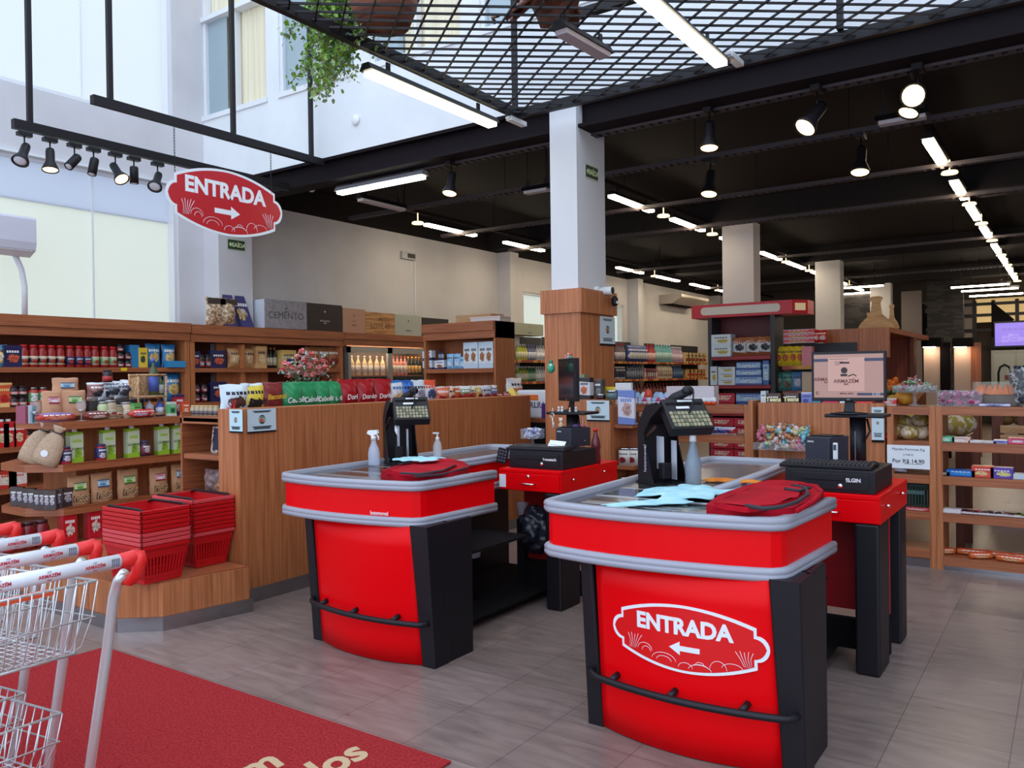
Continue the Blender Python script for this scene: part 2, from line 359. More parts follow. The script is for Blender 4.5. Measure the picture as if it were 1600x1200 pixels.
# upper wall of the atrium with a band of windows
b = B(); WY = 6.27
WIN = [(-9.0, -7.75), (-7.55, -6.3), (-6.1, -4.85), (-4.65, -3.4), (-3.2, -1.95), (-1.75, -.5), (-.3, .95), (1.15, 2.4)]
b.box(-9, 7, WY, WY + .14, 3.955, 4.76); b.box(-9, 7, WY, WY + .14, 7.4, 8)
for (a, c), (d, e) in zip(WIN, WIN[1:] + [(7, 7)]): b.box(c, d, WY, WY + .14, 4.76, 7.4)
UW = noisy('upper_wall_paint', (.72, .73, .73), (.77, .78, .78), (2, 2, 2), .8); struct(b, 'wall_upper', UW)
PANE = mat('window_glass', (.32, .40, .43), .04, spec=.9)
CURT = noisy('cream_curtain', srgb(222, 210, 178), srgb(236, 226, 196), (30, 30, .5), .8); CURB = noisy('brown_curtain', srgb(120, 98, 92), srgb(160, 138, 128), (40, 40, .5), .8)
for i, (a, c) in enumerate(WIN):
    b = B()
    for q in ((a, a + .05, 4.76, 7.4), (c - .05, c, 4.76, 7.4), ((a + c) / 2 - .015, (a + c) / 2 + .015, 4.76, 6.0)): b.box(q[0], q[1], WY + .02, WY + .1, *q[2:])
    for z in (4.76, 6.0, 7.35): b.box(a, c, WY - .02, WY + .1, z, z + .06)
    f = struct(b, 'window_%d' % (4 + i), WHITE)
    v = B(); n = 40
    ys = [(a + .06 + (c - a - .12) * k / n, WY + .11 + .018 * math.sin(k * 1.9)) for k in range(n + 1)]
    v.add([(x, y, z) for z in (4.8, 7.3) for x, y in ys], [(k, k + 1, n + 2 + k, n + 1 + k) for k in range(n)], 0, True)
    v.obj('curtain', CURB if i == 3 else CURT, f)
    B().box(a + .04, a + .42 if i % 2 == 0 else c - .04, WY + .06, WY + .07, 4.8, 6.0).obj('pane', PANE, f)
tag(B().lathe([(.055, 0), (.055, .02), (.045, .03)], 20).obj('round_vent_cover', WHITEP, loc=at(557, 188, Y=WY) - Vector((0, .0, 0)), rot=(PI / 2, 0, 0)), 'small round white cover on the pale upper wall', 'cover')

# column faced with walnut in its lower part
def column(x0, x1, y0, y1, zt, m=WALLM, name='column'): return struct(B().box(x0, x1, y0, y1, 0, zt), name, m)
CX0, CX1, CY0, CY1 = -3.865, -3.59, 6.25, 6.77
column(CX0, CX1, CY0, CY1, 3.95, mat('column_paint', (.70, .70, .71), .7))
cl = thing('column_cladding', 'walnut panelling wrapped around the foot of the white column behind the registers', 'cladding', ((CX0 + CX1) / 2, (CY0 + CY1) / 2, 0))
hx, hy = (CX1 - CX0) / 2, (CY1 - CY0) / 2
def ring(b, e, z0, z1):
    for q in ((-hx - e, hx + e, -hy - e, -hy - .001), (-hx - e, hx + e, hy + .001, hy + e), (-hx - e, -hx - .001, -hy, hy), (hx + .001, hx + e, -hy, hy)): b.box(*q, z0, z1)
ring(bb := B(), .05, 0, 2.14); bb.obj('lower_panel', WOODV, cl)
ring(bb := B(), .075, 2.06, 2.27); bb.obj('collar', WOODV, cl)
for (l, r, y0, y1) in ((-4.59, -4.09, 12.6, 12.93), (-4.54, -4.03, 18.07, 18.4), (-4.5, -3.99, 23.6, 23.9)): column(l, r, y0, y1, 3.88)

# entrance mat
def carpet():
    m = noisy('red_coir', srgb(138, 30, 34), srgb(176, 54, 55), (90, 90, 90), .95, 4, .3, .7, bump=.8, spec=.1); return m
t = thing('entrance_mat', 'large red entrance mat with cream lettering beside the trolleys', 'doormat', (-3.3, 1.0, 0))
B().box(-1.2, 1.3, -2.6, 1.45, 0, .012).obj('mat', carpet(), t, bevel=.004)
CREAM = noisy('cream_coir', srgb(190, 160, 120), srgb(205, 178, 140), (200, 200, 200), .95)
p = at(428, 1186, Z=.012) - t.location; text('Bem', .22, CREAM, t, (p.x, p.y, .0125), (0, 0, PI / 2), 'RIGHT', .03, shear=.25)
p = at(560, 1172, Z=.012) - t.location; text('Vindos', .22, CREAM, t, (p.x, p.y, .0125), (0, 0, PI / 2), 'RIGHT', .03, shear=.25)

# ------------------------------------------------------------------ ceiling: cable trays, tube lights, spotlights
TRAY = mat('tray_steel', (.05, .036, .04), .55)
def cable_tray(y, z, x0, x1, label):
    t = thing('cable_tray', label, 'cable tray', (0, y, z), 0, 'black perforated cable trays under the ceiling')
    for s in (-.045, .045): B().box(x0, x1, s - .0015, s + .0015, 0, .045).obj('side_rail', TRAY, t)
    b = B(); x = x0
    while x < x1: b.box(x, x + .05, -.045, .045, 0, .002); x += .085
    b.obj('slotted_bottom', TRAY, t)
    for x in (x0 + 1, x0 + 2.6, -5.0, -3.2, -1.7, -.3, 1.0, 2.6):
        if x0 < x < x1: B().tube([(x, 0, .0), (x, 0, 4.2 - z)], .004, 6).obj('hanging_rod', BEAM, t)
cable_tray(6.56, 3.68, -6.9, 6.9, 'black cable tray running along the steel beam above the white column')
cable_tray(8.02, 3.70, -8.2, 6.9, 'black cable tray carrying two round spotlights, second from the entrance')
cable_tray(10.0, 3.72, -8.2, 6.9, 'dim black cable tray, third from the entrance, below the black ceiling')
cable_tray(11.85, 3.72, -8.2, 6.9, 'black cable tray just in front of the second white column')
cable_tray(16.0, 3.74, -8.2, 6.9, 'far cable tray between the second and third white columns')
cable_tray(20.5, 3.74, -8.2, 6.9, 'farthest cable tray near the dark rear wall')

def mk_tube(L, along_y=True, body=BLACK, glow=EMW):
    def f():
        t = thing('tube_light', None, None)
        B().prism([(-.06, .02), (.06, .02), (.03, .07), (-.03, .07)], -L / 2, L / 2, M=Matrix.Rotation(-PI / 2, 4, 'X') @ Matrix.Scale(-1, 4, (0, 1, 0))).obj('housing', body, t)
        fix(t_child := kids(t)[0])
        B().box(-.045, .045, -L / 2 + .03, L / 2 - .03, -.012, .02).obj('tube', glow, t)
        for s in (-1, 1): B().box(-.006, .006, s * L * .35 - .02, s * L * .35 + .02, .07, .14).obj('bracket', BLACK, t)
        return t
    return f
def rail_y(x, y0, y1, z, label):
    t = thing('lighting_rail', label, 'rail', (x, (y0 + y1) / 2, z)); L = (y1 - y0) / 2
    B().box(-.03, .03, -L, L, 0, .05).obj('rail', BEAM, t)
    for y in (-L + .3, -L / 2, 0, L / 2, L - .3): B().tube([(0, y, .05), (0, y, 4.2 - z)], .005, 6).obj('hanging_rod', BEAM, t)
rail_y(-7.84, 8.4, 26, 3.90, 'black lighting rail nearest the left wall'); rail_y(-4.78, 8.4, 26, 3.90, 'black lighting rail left of the rear white columns'); rail_y(-1.16, 8.4, 26, 3.90, 'black lighting rail at the right, over the fruit island')
rows = ((-7.84, 'row along the left wall', [9.78, 11.8, 13.8, 15.9, 17.9, 19.9, 21.9]), (-4.78, 'row beside the white columns', [9.78, 11.67, 13.7, 15.75, 17.5, 19.4, 21.4, 23.4]), (-1.16, 'right-hand row over the fruit island', [9.5, 11.62, 13.4, 15.38, 17.55, 19.4, 21.3, 23.2]))
for x, nm, ys in rows:
    for i, y in enumerate(ys):
        put('tube125', mk_tube(1.25), (x, y, 3.76), 0, '%s glowing tube light from the entrance in the %s' % (nth(i), nm), 'ceiling light', 'tube lights in the ' + nm)
        if i % 2 == 0 or x > -5: put('reflector', lambda: B().lathe([(.085, 0), (.09, .01), (.08, .03), (.008, .034), (.008, .16)], 14).obj('round_reflector', mat('pale_glow', (1, .9, .6), .5, emit=(1, .78, .45), es=1.3)), (x + .02, y + (.95 if x > -5 else -.8), 3.74), 0, '%s round lamp in the %s' % (nth(i), nm), 'ceiling light', 'round lamps in the ' + nm)
def far_tube(px, py, Y, label, grp):
    p = at(px, py, Y=Y); t = put('tubefar', mk_tube(1.25), p, PI / 2, label, 'ceiling light', grp)
    for s in (-1, 1): B().tube([(0, s * .4, .13), (0, s * .4, 4.2 - p.z)], .006, 6).obj('hanging_rod', BLACK, t)
for i, (px, py, Y) in enumerate(((1531, 447, 22.0), (1546, 453, 22.9), (1556, 461, 24.4))): far_tube(px, py, Y, '%s crosswise tube light from the top in the far right group' % nth(i), 'crosswise tubes at the far right')
far_tube(1340, 449, 21.9, 'upper crosswise tube light right of the third column', 'crosswise tubes behind the third column'); far_tube(1332, 459, 24.2, 'lower crosswise tube light right of the third column', 'crosswise tubes behind the third column')
def beam_tube(p0, p1, label, glow=EMW, body=BLACK, drop=.1):
    p0, p1 = Vector(p0), Vector(p1); L = (p1 - p0).length; a = math.atan2(p1.y - p0.y, p1.x - p0.x) - PI / 2
    t = mk_tube(L, body=body, glow=glow)(); t.location = (p0 + p1) / 2
    top = 4.2 if p0.y > 6.45 else 3.77
    for s in (-1, 1): B().tube([(0, s * L * .35, .1), (0, s * L * .35, top - p0.z)], .006, 6).obj('hanging_rod', BLACK, t) if top - p0.z > .11 else None
    t.rotation_euler = (0, 0, a); return tag(t, label, 'ceiling light')
beam_tube((-4.13, 4.2, 3.68), (-4.13, 5.77, 3.68), 'bright tube light hanging along the left edge of the black grille', mat('tube_glow_front', (1, 1, .9), .5, emit=(1, .95, .66), es=6))
beam_tube((-2.03, 3.7, 3.68), (-2.03, 5.62, 3.68), 'bright tube light under the middle of the black grille, cut by the picture top', mat('tube_glow_warm', (1, 1, .9), .5, emit=(1, .88, .62), es=7))
beam_tube((-2.66, 4.42, 3.68), (-2.62, 5.0, 3.68), 'short unlit lamp with pale cover under the brown saddle', mat('unlit_cover', (.42, .36, .38), .5))
beam_tube((-6.85, 6.5, 3.6), (-5.55, 6.5, 3.6), 'glowing tube light on the tray left of the white column', mat('tube_glow_c', (1, 1, .9), .5, emit=(1, .98, .82), es=6), mat('grey_housing', (.3, .3, .32), .4))
for a, l in (((1368, 196, 1458, 190), 'unlit white tube hanging by the second cable tray at right'), ((560, 312, 608, 323), 'unlit white tube under the ceiling above the left wall'), ((818, 303, 860, 296), 'unlit white tube behind the white column, left side')):
    p = at(a[0], a[1], Z=3.6); q = at(a[2], a[3], Z=3.6) if a[0] != 560 else p + Vector((0, .8, 0)); q.y = p.y if a[0] != 560 else q.y
    beam_tube(p, q, l, mat('unlit_tube', (.55, .5, .52), .5))
for x, y, l in ((-4.02, 5.95, 'white driver box at the end of the left grille lamp'), (-1.98, 5.72, 'white driver box at the end of the middle grille lamp')):
    t = thing('driver_box', l, 'driver box', (x, y, 3.73)); B().box(-.03, .03, -.12, .12, 0, .04).obj('case', WHITEP, t, bevel=.004); B().box(-.02, .02, -.14, -.12, .01, .03).obj('cable_entry', WHITEP, t)
t = thing('emergency_lamp', 'grey steel lamp box at the top right corner under the tray', 'ceiling light', at(1580, 46, Y=6.5)); B().box(-.25, .4, -.05, .05, 0, .09).obj('case', mat('grey_housing', (.3, .3, .32), .4), t, bevel=.005); B().box(-.2, .35, -.04, .04, -.02, 0).obj('lens', mat('dull_lens', (.25, .24, .27), .3), t)

def mk_spot(aim=(0, 0, -1), lit=True, s=1.0, kind='flare'):
    def f():
        t = thing('spotlight', None, None); d = Vector(aim).normalized(); q = d.to_track_quat('Z', 'Y').to_matrix().to_4x4()
        B().box(-.025 * s, .025 * s, -.05 * s, .05 * s, -.03 * s, 0).obj('mount', BLKPL, t, bevel=.002)
        B().tube([(0, 0, -.03 * s), (0, 0, -.13 * s)], .006 * s, 8).obj('arm', BLKPL, t)
        M = Matrix.Translation((0, 0, -.13 * s)) @ q
        if kind == 'flare': pr = [(.028, -.05), (.032, -.03), (.032, .05), (.058, .11), (.06, .125), (.055, .125), (.052, .115)]
        else: pr = [(.030, -.05), (.034, -.04), (.034, .09), (.030, .09), (.030, .085)]
        B().lathe([(r * s, z * s) for r, z in pr], 18, M=M).obj('can', BLACK, t)
        fix(kids(t)[-1])
        z = (.118 if kind == 'flare' else .086) * s; r = (.051 if kind == 'flare' else .029) * s
        B().lathe([(r, z), (r * .6, z + .006 * s), (.001, z + .008 * s)], 18, M=M).obj('lens', EMSP if lit else mat('spot_lens_off', (.7, .7, .72), .3), t)
        return t
    return f
R1X = -7.4
for i, (px, py, aim, lit, kind) in enumerate(((38, 240, (.4, -.5, -1), 0, 'flare'), (78, 252, (.2, -.1, -1), 1, 'flare'), (116, 250, (.3, -.9, -1), 0, 'can'), (146, 262, (.1, -.25, -1), 0, 'can'), (180, 272, (.8, .1, -1), 1, 'flare'), (209, 272, (0, 0, -1), 0, 'can'), (246, 285, (.5, -.6, -1), 0, 'flare'))):
    p = at(px, py - 30, X=R1X)
    o = mk_spot(aim, lit, 1.15, kind)(); o.location = (p.x, p.y, 3.655); tag(o, '%s black spotlight from the left on the hanging rail by the window' % nth(i), 'spotlight', 'spotlights on the hanging rail')
sp = [(705, 240, (.05, -.3, -1), 'round spotlight below the beam, left of the white column', 1.35), (1108, 152, (.05, -.2, -1), 'round spotlight on the beam tray right of the white column', 1.35), (1276, 78, (-.5, -.75, -1), 'tilted spotlight hanging from the beam beside the white dome', 1.5), (1434, 70, (-.1, -1.6, -.7), 'glaring spotlight turned to the entrance near the top right', 1.45), (1426, 92, (-.3, -.4, -1), 'spotlight partly hidden behind the glaring one at top right', 1.3)]
for px, py, aim, l, s in sp:
    o = mk_spot(aim, True, s)(); p = at(px, py, Y=6.5); o.location = (p.x, 6.5 if px != 1426 else 6.62, min(p.z, 3.7) if px in (705, 1108) else 3.70); tag(o, l, 'spotlight')
for px, py, l in ((1110, 250, 'small round spotlight on the second cable tray, nearer the columns'), (1345, 207, 'small round spotlight on the second cable tray, above the monitor')):
    o = mk_spot((0, -.3, -1), True, 1.5)(); p = at(px, py, Y=8.02); o.location = (p.x, 8.02, 3.70); tag(o, l, 'spotlight')
def dome(px, py, l, r=.05, Y=6.56):
    p = at(px, py, Y=Y); t = thing('motion_sensor', l, 'sensor', p); B().lathe([(.001, -r * 1.1), (r * .5, -r * .95), (r * .9, -r * .4), (r, .0), (r * .9, r * .35), (r * .5, r * .5)], 16).obj('dome', WHITEP, t)
    B().tube([(0, 0, r * .45), (0, 0, 3.70 - p.z)], .01, 8).obj('stalk', WHITEP, t) if p.z < 3.65 else None
dome(739, 230, 'white dome sensor under the beam, left of the white column'); dome(1309, 97, 'white dome sensor beside the tilted spotlight at top right'); dome(487, 293, 'beige dome sensor at the left end of the beam tray')
def wcyl(px, py, l, r=.035, h=.1, rz=0):
    p = at(px, py, Y=6.54); t = thing('speaker_pod', l, 'speaker', p); B().lathe([(r, -h / 2), (r, h / 2)], 16).obj('shell', WHITEP, t, bevel=.004); B().lathe([(r * .7, -h / 2 - .004), (r * .7, -h / 2)], 16).obj('grille', mat('pod_grille', (.6, .6, .6), .6), t)
wcyl(500, 286, 'white pod hanging left in the pair at the beam end'); wcyl(515, 283, 'white pod hanging right in the pair at the beam end'); wcyl(962, 182, 'single white pod right of the white column top')

# hanging rails and poles over the entrance
X2 = -6.82
t = thing('hanging_rail', 'long black rail from which the red oval sign hangs', 'rail', (X2, 4.95, 3.86)); B().box(-.03, .03, -1.27, 1.3, 0, .075).obj('rail', BLACK, t)
for y in (3.84, 5.09, 6.09): B().box(-.02, .02, y - 4.95 - .02, y - 4.95 + .02, .075, 4.2).obj('pole', BLACK, t)
t = thing('spotlight_rail', 'black hanging rail with seven spotlights by the bright window', 'rail', (R1X, 4.8, 3.67))
y0 = at(20, 200, X=R1X).y; B().box(-.03, .03, y0 - 4.8, 1.45, .0, .08).obj('rail', BLACK, t); B().box(-.02, .02, at(45, 100, X=R1X).y - 4.82, at(45, 100, X=R1X).y - 4.78, .08, 4.3).obj('pole', BLACK, t)
def ENTRADA(size_w, size_h, parent, arrow, mred, place, off=.0, bulge=.5):
    """oval board outline with side lobes; returns outline points in the plane (u, v)"""
    W, H = size_w / 2, size_h / 2; pts = []
    def arc(cx, cy, r, a0, a1, n, ry=None):
        for k in range(n + 1):
            a = math.radians(a0 + (a1 - a0) * k / n); pts.append((cx + r * math.cos(a), cy + (ry or r) * math.sin(a)))
    xl = W * .86; yt = H * .6; n = 18
    arc(xl, 0, W * .14, -90, 90, 12, H * .38)
    for k in range(n + 1):
        u = xl - 2 * xl * k / n; pts.append((u, yt + (H - yt) * (1 - (u / xl) ** 2)))
    arc(-xl, 0, W * .14, 90, 270, 12, H * .38)
    for k in range(n + 1):
        u = -xl + 2 * xl * k / n; pts.append((u, -yt - (H - yt) * (1 - (u / xl) ** 2)))
    return pts
def oval_sign(parent, Wd, Hd, base, arrow, thick, tsize, mred, border=True):
    """base: matrix from (u, v, out) to parent space"""
    pts = ENTRADA(Wd, Hd, None, arrow, mred, None)
    big = [(x * 1.0, y * 1.0) for x, y in pts]; sm = [(x - math.copysign(min(abs(x), Wd * .016), x), y - math.copysign(min(abs(y), Wd * .016), y)) for x, y in pts]
    wm = mat('sign_white', (.82, .84, .86), .4)
    B().prism(big, 0, thick, M=base).obj('white_border', wm, parent); fix(kids(parent)[-1])
    B().prism(sm, thick, thick + .001, M=base).obj('red_face', mred, parent); fix(kids(parent)[-1])
    tl = text('ENTRADA', tsize, wm, parent, (0, 0, 0), off=.04, ext=.0004); tl.matrix_local = base @ Matrix.Translation((-.01 * Wd, Hd * .17, thick + .0015)) @ Matrix.Diagonal((.98, 1, 1, 1))
    s = tsize * .9; a = [(-1.1, -.16), (.25, -.16), (.25, -.42), (1.0, 0), (.25, .42), (.25, .16), (-1.1, .16)]
    a = [(x * s * .75 * (-1 if arrow < 0 else 1), y * s * .8 - Hd * .14) for x, y in a]
    B().prism(a, thick + .001, thick + .0022, M=base).obj('arrow', wm, parent); fix(kids(parent)[-1])
    lines = B()                                        # line drawing of bread and wheat along the foot
    def curve(ps): lines.tube([base @ Vector((x * Wd / 2, y * Hd / 2, thick + .0015)) for x, y in ps], .0016 * Wd / .6 * .6, 4)
    def loop(cx, cy, rx, ry, a0=0, a1=180): curve([(cx + rx * math.cos(math.radians(a0 + (a1 - a0) * k / 12)), cy + ry * math.sin(math.radians(a0 + (a1 - a0) * k / 12))) for k in range(13)])
    for cx, cy, rx, ry in ((-.52, -.52, .10, .20), (-.50, -.56, .06, .14), (-.26, -.72, .16, .22), (-.26, -.74, .10, .14), (.02, -.84, .09, .16), (.20, -.84, .14, .16), (.20, -.76, .10, .10), (.42, -.74, .10, .26), (.58, -.66, .12, .16), (.2, -.66, .05, .06)): loop(cx, cy, rx, ry)
    for sx, c in ((-1, -.66), (1, .72)):
        for k in range(5): curve([(c + .02 * k * sx, -.55), (c + (.03 * k - .05) * sx, -.30), (c + (.05 * k - .1) * sx, -.12 + .03 * (k % 2))])
    lines.obj('bread_drawing', wm, parent)
sg = thing('entrance_sign', 'oval red hanging sign reading ENTRADA with a white arrow to the right', 'sign', (X2, 5.01, 3.24))
# plane along +Y facing +X: u -> -Y reversed so that text reads left to right from the +X side
bs = Matrix(((0, 0, 1, 0), (1, 0, 0, 0), (0, 1, 0, 0), (0, 0, 0, 1)))
oval_sign(sg, 1.33, .64, bs, 1, .006, .205, mat('sign_red', srgb(190, 22, 34), .35))
def chain(b, p, z0, z1, r=.011):
    z = z0; k = 0
    while z < z1:
        a = Matrix.Translation((p[0], p[1], z)) @ Matrix.Rotation(PI / 2 * (k % 2), 4, 'Z')
        b.tube([a @ Vector((r * .55 * math.cos(t), 0, r * 1.3 * math.sin(t))) for t in [2 * PI * i / 8 for i in range(8)]], .0022, 4, closed=True); z += r * 1.9; k += 1
for y in (4.444, 5.543): b = B(); chain(b, (0, y - 5.01), .2, .62, .014); b.obj('chain', BLACK, sg)

# black grille over the registers with what stands on it
gr = thing('ceiling_grille', 'large black diamond grille hanging over the registers', 'grille', (-1, 4, 3.8))
gx0, gx1, gy0, gy1 = -3.03, 3.0, -2.2, 1.97
b = B(); b.box(gx0, gx1, gy1 - .05, gy1, -.03, .05); b.box(gx0, gx0 + .05, gy0, gy1, -.03, .05); b.box(gx0, gx1, gy0, gy0 + .05, -.03, .05); b.box(gx1 - .05, gx1, gy0, gy1, -.03, .05); b.obj('frame', BLACK, gr)
b = B()
for sgn, sp, ofs in ((1, .166, .0), (-1, .111, .03)):
    dx, dy = -sgn * math.sin(math.radians(51.7)), math.cos(math.radians(51.7)); nx_, ny_ = dy, -dx
    k = -60
    while k < 60:
        c = k * sp + ofs; ts = []
        for X, ax in ((gx0, 0), (gx1, 0)):
            t_ = (X - nx_ * c) / dx; y = ny_ * c + dy * t_
            if gy0 <= y <= gy1: ts.append(t_)
        for Yv in (gy0, gy1):
            t_ = (Yv - ny_ * c) / dy; x = nx_ * c + dx * t_
            if gx0 <= x <= gx1: ts.append(t_)
        if len(ts) >= 2: a, c2 = min(ts), max(ts); b.bar((nx_ * c + dx * a, ny_ * c + dy * a, 0), (nx_ * c + dx * c2, ny_ * c + dy * c2, 0), .010, .014)
        k += 1
b.obj('diamond_mesh', BLACK, gr)
for x, y in ((-3.0, 1.9), (-.3, 1.9), (2.6, 1.9), (-3.0, -1.5)): B().box(x - .02, x + .02, y - .02, y + .02, .05, 4.2).obj('hanging_pole', BLACK, gr)
b = B(); b.box(-2.0, 2.6, 1.05, 1.11, .25, .31); b.box(-2.0, -1.94, -1, 1.1, .25, .31); b.box(-.6, -.54, -1, 1.1, .25, .31); b.obj('upper_frame', BLACK, gr)
CLAY = noisy('brown_leather', srgb(96, 54, 38), srgb(134, 82, 60), (9, 9, 9), .55)
p = at(850, 22, Z=3.86)
t = thing('leather_saddle', 'brown leather saddle lying on the black grille beside the lamp', 'saddle', p, -.5)
def shell(L, W_, H_, m, name, par, loc, n=14):
    b = B(); vs = []
    for j in range(n + 1):
        v = j / n * 2 - 1
        for i in range(n + 1):
            u = i / n * 2 - 1; vs.append((u * L / 2, v * W_ / 2 * (1 - .25 * u * u), H_ * (1 - v * v) + .10 * u * u * L - .02 * abs(v)))
    b.add(vs, [(j * (n + 1) + i, j * (n + 1) + i + 1, (j + 1) * (n + 1) + i + 1, (j + 1) * (n + 1) + i) for j in range(n) for i in range(n)], 0, True)
    o = b.obj(name, m, par, loc); sd = o.modifiers.new('thick', 'SOLIDIFY'); sd.thickness = .02; return o
shell(.5, .34, .16, CLAY, 'seat', t, (0, 0, 0)); shell(.34, .5, .12, CLAY, 'flap', t, (-.02, 0, -.01))
for sx in (-1, 1): B().tube([(sx * .14, -.26, .0), (sx * .15, -.30, -.02), (sx * .17, -.27, -.04)], .014, 8).obj('buckle', mat('old_brass', (.25, .15, .1), .4, 1), t)
B().lathe([(.02, 0), (.03, .05), (.05, .06), (.04, .08)], 12, (.2, 0, .1)).obj('horn', CLAY, t)
p = at(600, 42, Z=3.86)
t = thing('wicker_basket', 'round brown basket on the grille behind the hanging plant', 'basket', p)
B().lathe([(.17, 0), (.22, .12), (.23, .2), (.21, .2), (.15, .02)], 24).obj('bowl', noisy('wicker', srgb(90, 48, 34), srgb(140, 84, 60), (3, 3, 60), .7), t); B().tube([(.23 * math.cos(a), .23 * math.sin(a), .2) for a in [2 * PI * k / 24 for k in range(24)]], .014, 8, closed=True).obj('rim', CLAY, t)
# trailing plant
rnd = random.Random(4); base = at(545, -25, Y=4.05)
t = thing('trailing_plant', 'green trailing succulent spilling over the left corner of the grille', 'plant', base)
st = B(); lf = B(); lf2 = B()
ends = [(462, 60), (470, 100), (492, 150), (510, 160), (478, 140), (505, 120), (530, 120), (555, 110), (520, 60), (480, 40), (470, 25), (540, 70), (560, 95), (500, 80), (515, 100), (490, 30), (560, 60), (532, 90), (464, 130), (548, 100), (500, 50), (520, 140), (485, 80), (575, 72), (500, 158), (486, 120), (540, 120), (528, 70), (512, 40), (535, 40)]
for q, (ex, ey) in enumerate(ends):
    e = at(ex, ey, Y=4.05 + rnd.uniform(-.18, .18)) - base; s0 = Vector((rnd.uniform(-.12, .2), rnd.uniform(-.15, .15), rnd.uniform(-.04, .06))); pts = []
    for k in range(9):
        u = k / 8; pts.append(s0.lerp(e, u) + Vector((.05 * math.sin(5 * u + q), .05 * math.cos(4 * u + q * 2), .10 * math.sin(PI * u) * (.6 if q % 2 else .2))))
    st.tube(pts, .005, 5, r1=.002)
    for k in range(150):
        u = rnd.uniform(.18, 1); i = min(7, int(u * 8)); c = pts[i].lerp(pts[i + 1], u * 8 - i) + Vector([rnd.gauss(0, .030) for _ in range(3)]); L = rnd.uniform(.020, .046); R_ = Euler((rnd.uniform(-1, 1), rnd.uniform(-1.2, 1.2), rnd.uniform(0, 6.3))).to_matrix().to_4x4()
        M = Matrix.Translation(c) @ R_; (lf if rnd.random() < .6 else lf2).add([(0, 0, 0), (L * .45, L * .35, .003), (L, L * .22, 0), (L * 1.15, 0, -.004), (L, -L * .22, 0), (L * .45, -L * .35, .003)], [(0, 1, 2, 3, 4, 5)], 0, False, M)
st.obj('stems', mat('dry_stem', srgb(150, 118, 86), .7), t)
lf.obj('leaves', noisy('green_leaf', srgb(96, 142, 44), srgb(140, 178, 66), (15, 15, 15), .5), t); lf2.obj('grey_leaves', noisy('grey_leaf', srgb(120, 150, 104), srgb(150, 172, 112), (15, 15, 15), .6), t)

# ------------------------------------------------------------------ fittings on walls
def exit_sign(loc, rz, label, w=.27):
    t = thing('exit_sign', label, 'exit sign', loc, rz); h = w * .55
    B().box(-w / 2, w / 2, -.004, 0, -h / 2, h / 2).obj('pale_border', mat('glow_border', srgb(190, 200, 170), .5), t)
    B().box(-w * .46, w * .46, -.006, -.004, -h * .40, h * .40).obj('dark_green_face', mat('sign_green', srgb(20, 52, 36), .5), t)
    lm = mat('glow_letter', srgb(205, 222, 170), .5); text('SAÍDA', w * .27, lm, t, (w * .13, -.0065, -h * .02), off=.035)
    B().prism([(-w * .42, 0), (-w * .31, h * .24), (-w * .31, h * .09), (-w * .24, h * .09), (-w * .24, -h * .09), (-w * .31, -h * .09), (-w * .31, -h * .24)], .006, .0075, M=Matrix.Rotation(PI / 2, 4, 'X')).obj('arrow', lm, t); fix(kids(t)[-1])
p = at(369, 383, X=-8.7); exit_sign((-8.699, p.y, p.z), RX, 'green exit sign reading SAÍDA on the pilaster below the hanging oval sign')
p = at(924, 270, X=CX1); exit_sign((CX1 + .001, p.y, p.z), RX, 'green exit sign reading SAÍDA high on the white column', .24)
# split air conditioner by the window
p = at(36, 345, X=-9); t = thing('split_air_conditioner', 'white wall air conditioner at the left picture edge', 'air conditioner', (-8.97, p.y - .42, p.z - .4))
B().prism([(0, .03), (.10, 0), (.23, .06), (.25, .14), (.25, .38), (.22, .4), (0, .4)], -.42, .42, M=Matrix(((1, 0, 0, 0), (0, 0, 1, 0), (0, 1, 0, 0), (0, 0, 0, 1)))).obj('body', mat('ac_white', (.62, .6, .66), .4), t, bevel=.012, seg=3); fix(kids(t)[-1])
B().box(.08, .24, -.38, .38, .045, .055).obj('louvre', mat('ac_lip', (.5, .42, .42), .4), t)
q = B().tube([(.05, .30, .02), (.05, .36, -.12), (.045, .39, -.3), (.045, .385, -.62)], .028, 10); q.obj('pipe_sleeve', mat('pipe_tape', (.7, .7, .74), .5), t)
# cassette air conditioner far on the wall
p = at(1030, 462, X=-9); p2 = at(1085, 480, X=-9)
t = thing('ceiling_air_conditioner', 'beige air conditioner high on the far left wall', 'air conditioner', (-8.99, 20.9, 3.38))
B().prism([(0, .0), (.35, .0), (.62, .16), (.62, .24), (0, .24)], -.95, .95, M=Matrix(((1, 0, 0, 0), (0, 0, 1, 0), (0, 1, 0, 0), (0, 0, 0, 1)))).obj('body', mat('beige_plastic', (.5, .44, .38), .5), t, bevel=.02); fix(kids(t)[-1])
b = B()
for k in range(7): b.box(.05, .34, -.85 + k * .25, -.70 + k * .25, -.012, -.001)
b.obj('vent', BLACKM, t)
# network box with conduit
p = at(636, 400, X=-9); t = thing('network_box', 'small silver and black box on the left wall with a thin conduit below', 'box', (-9.0, p.y, p.z))
B().box(0, .05, -.17, .17, -.06, .06).obj('case', mat('box_silver', (.45, .44, .46), .4), t, bevel=.004); B().box(.05, .056, -.04, .14, -.035, .035).obj('dark_panel', BLKPL, t); B().box(0, .02, .16, .185, -1.35, -.06).obj('conduit', WHITE, t)
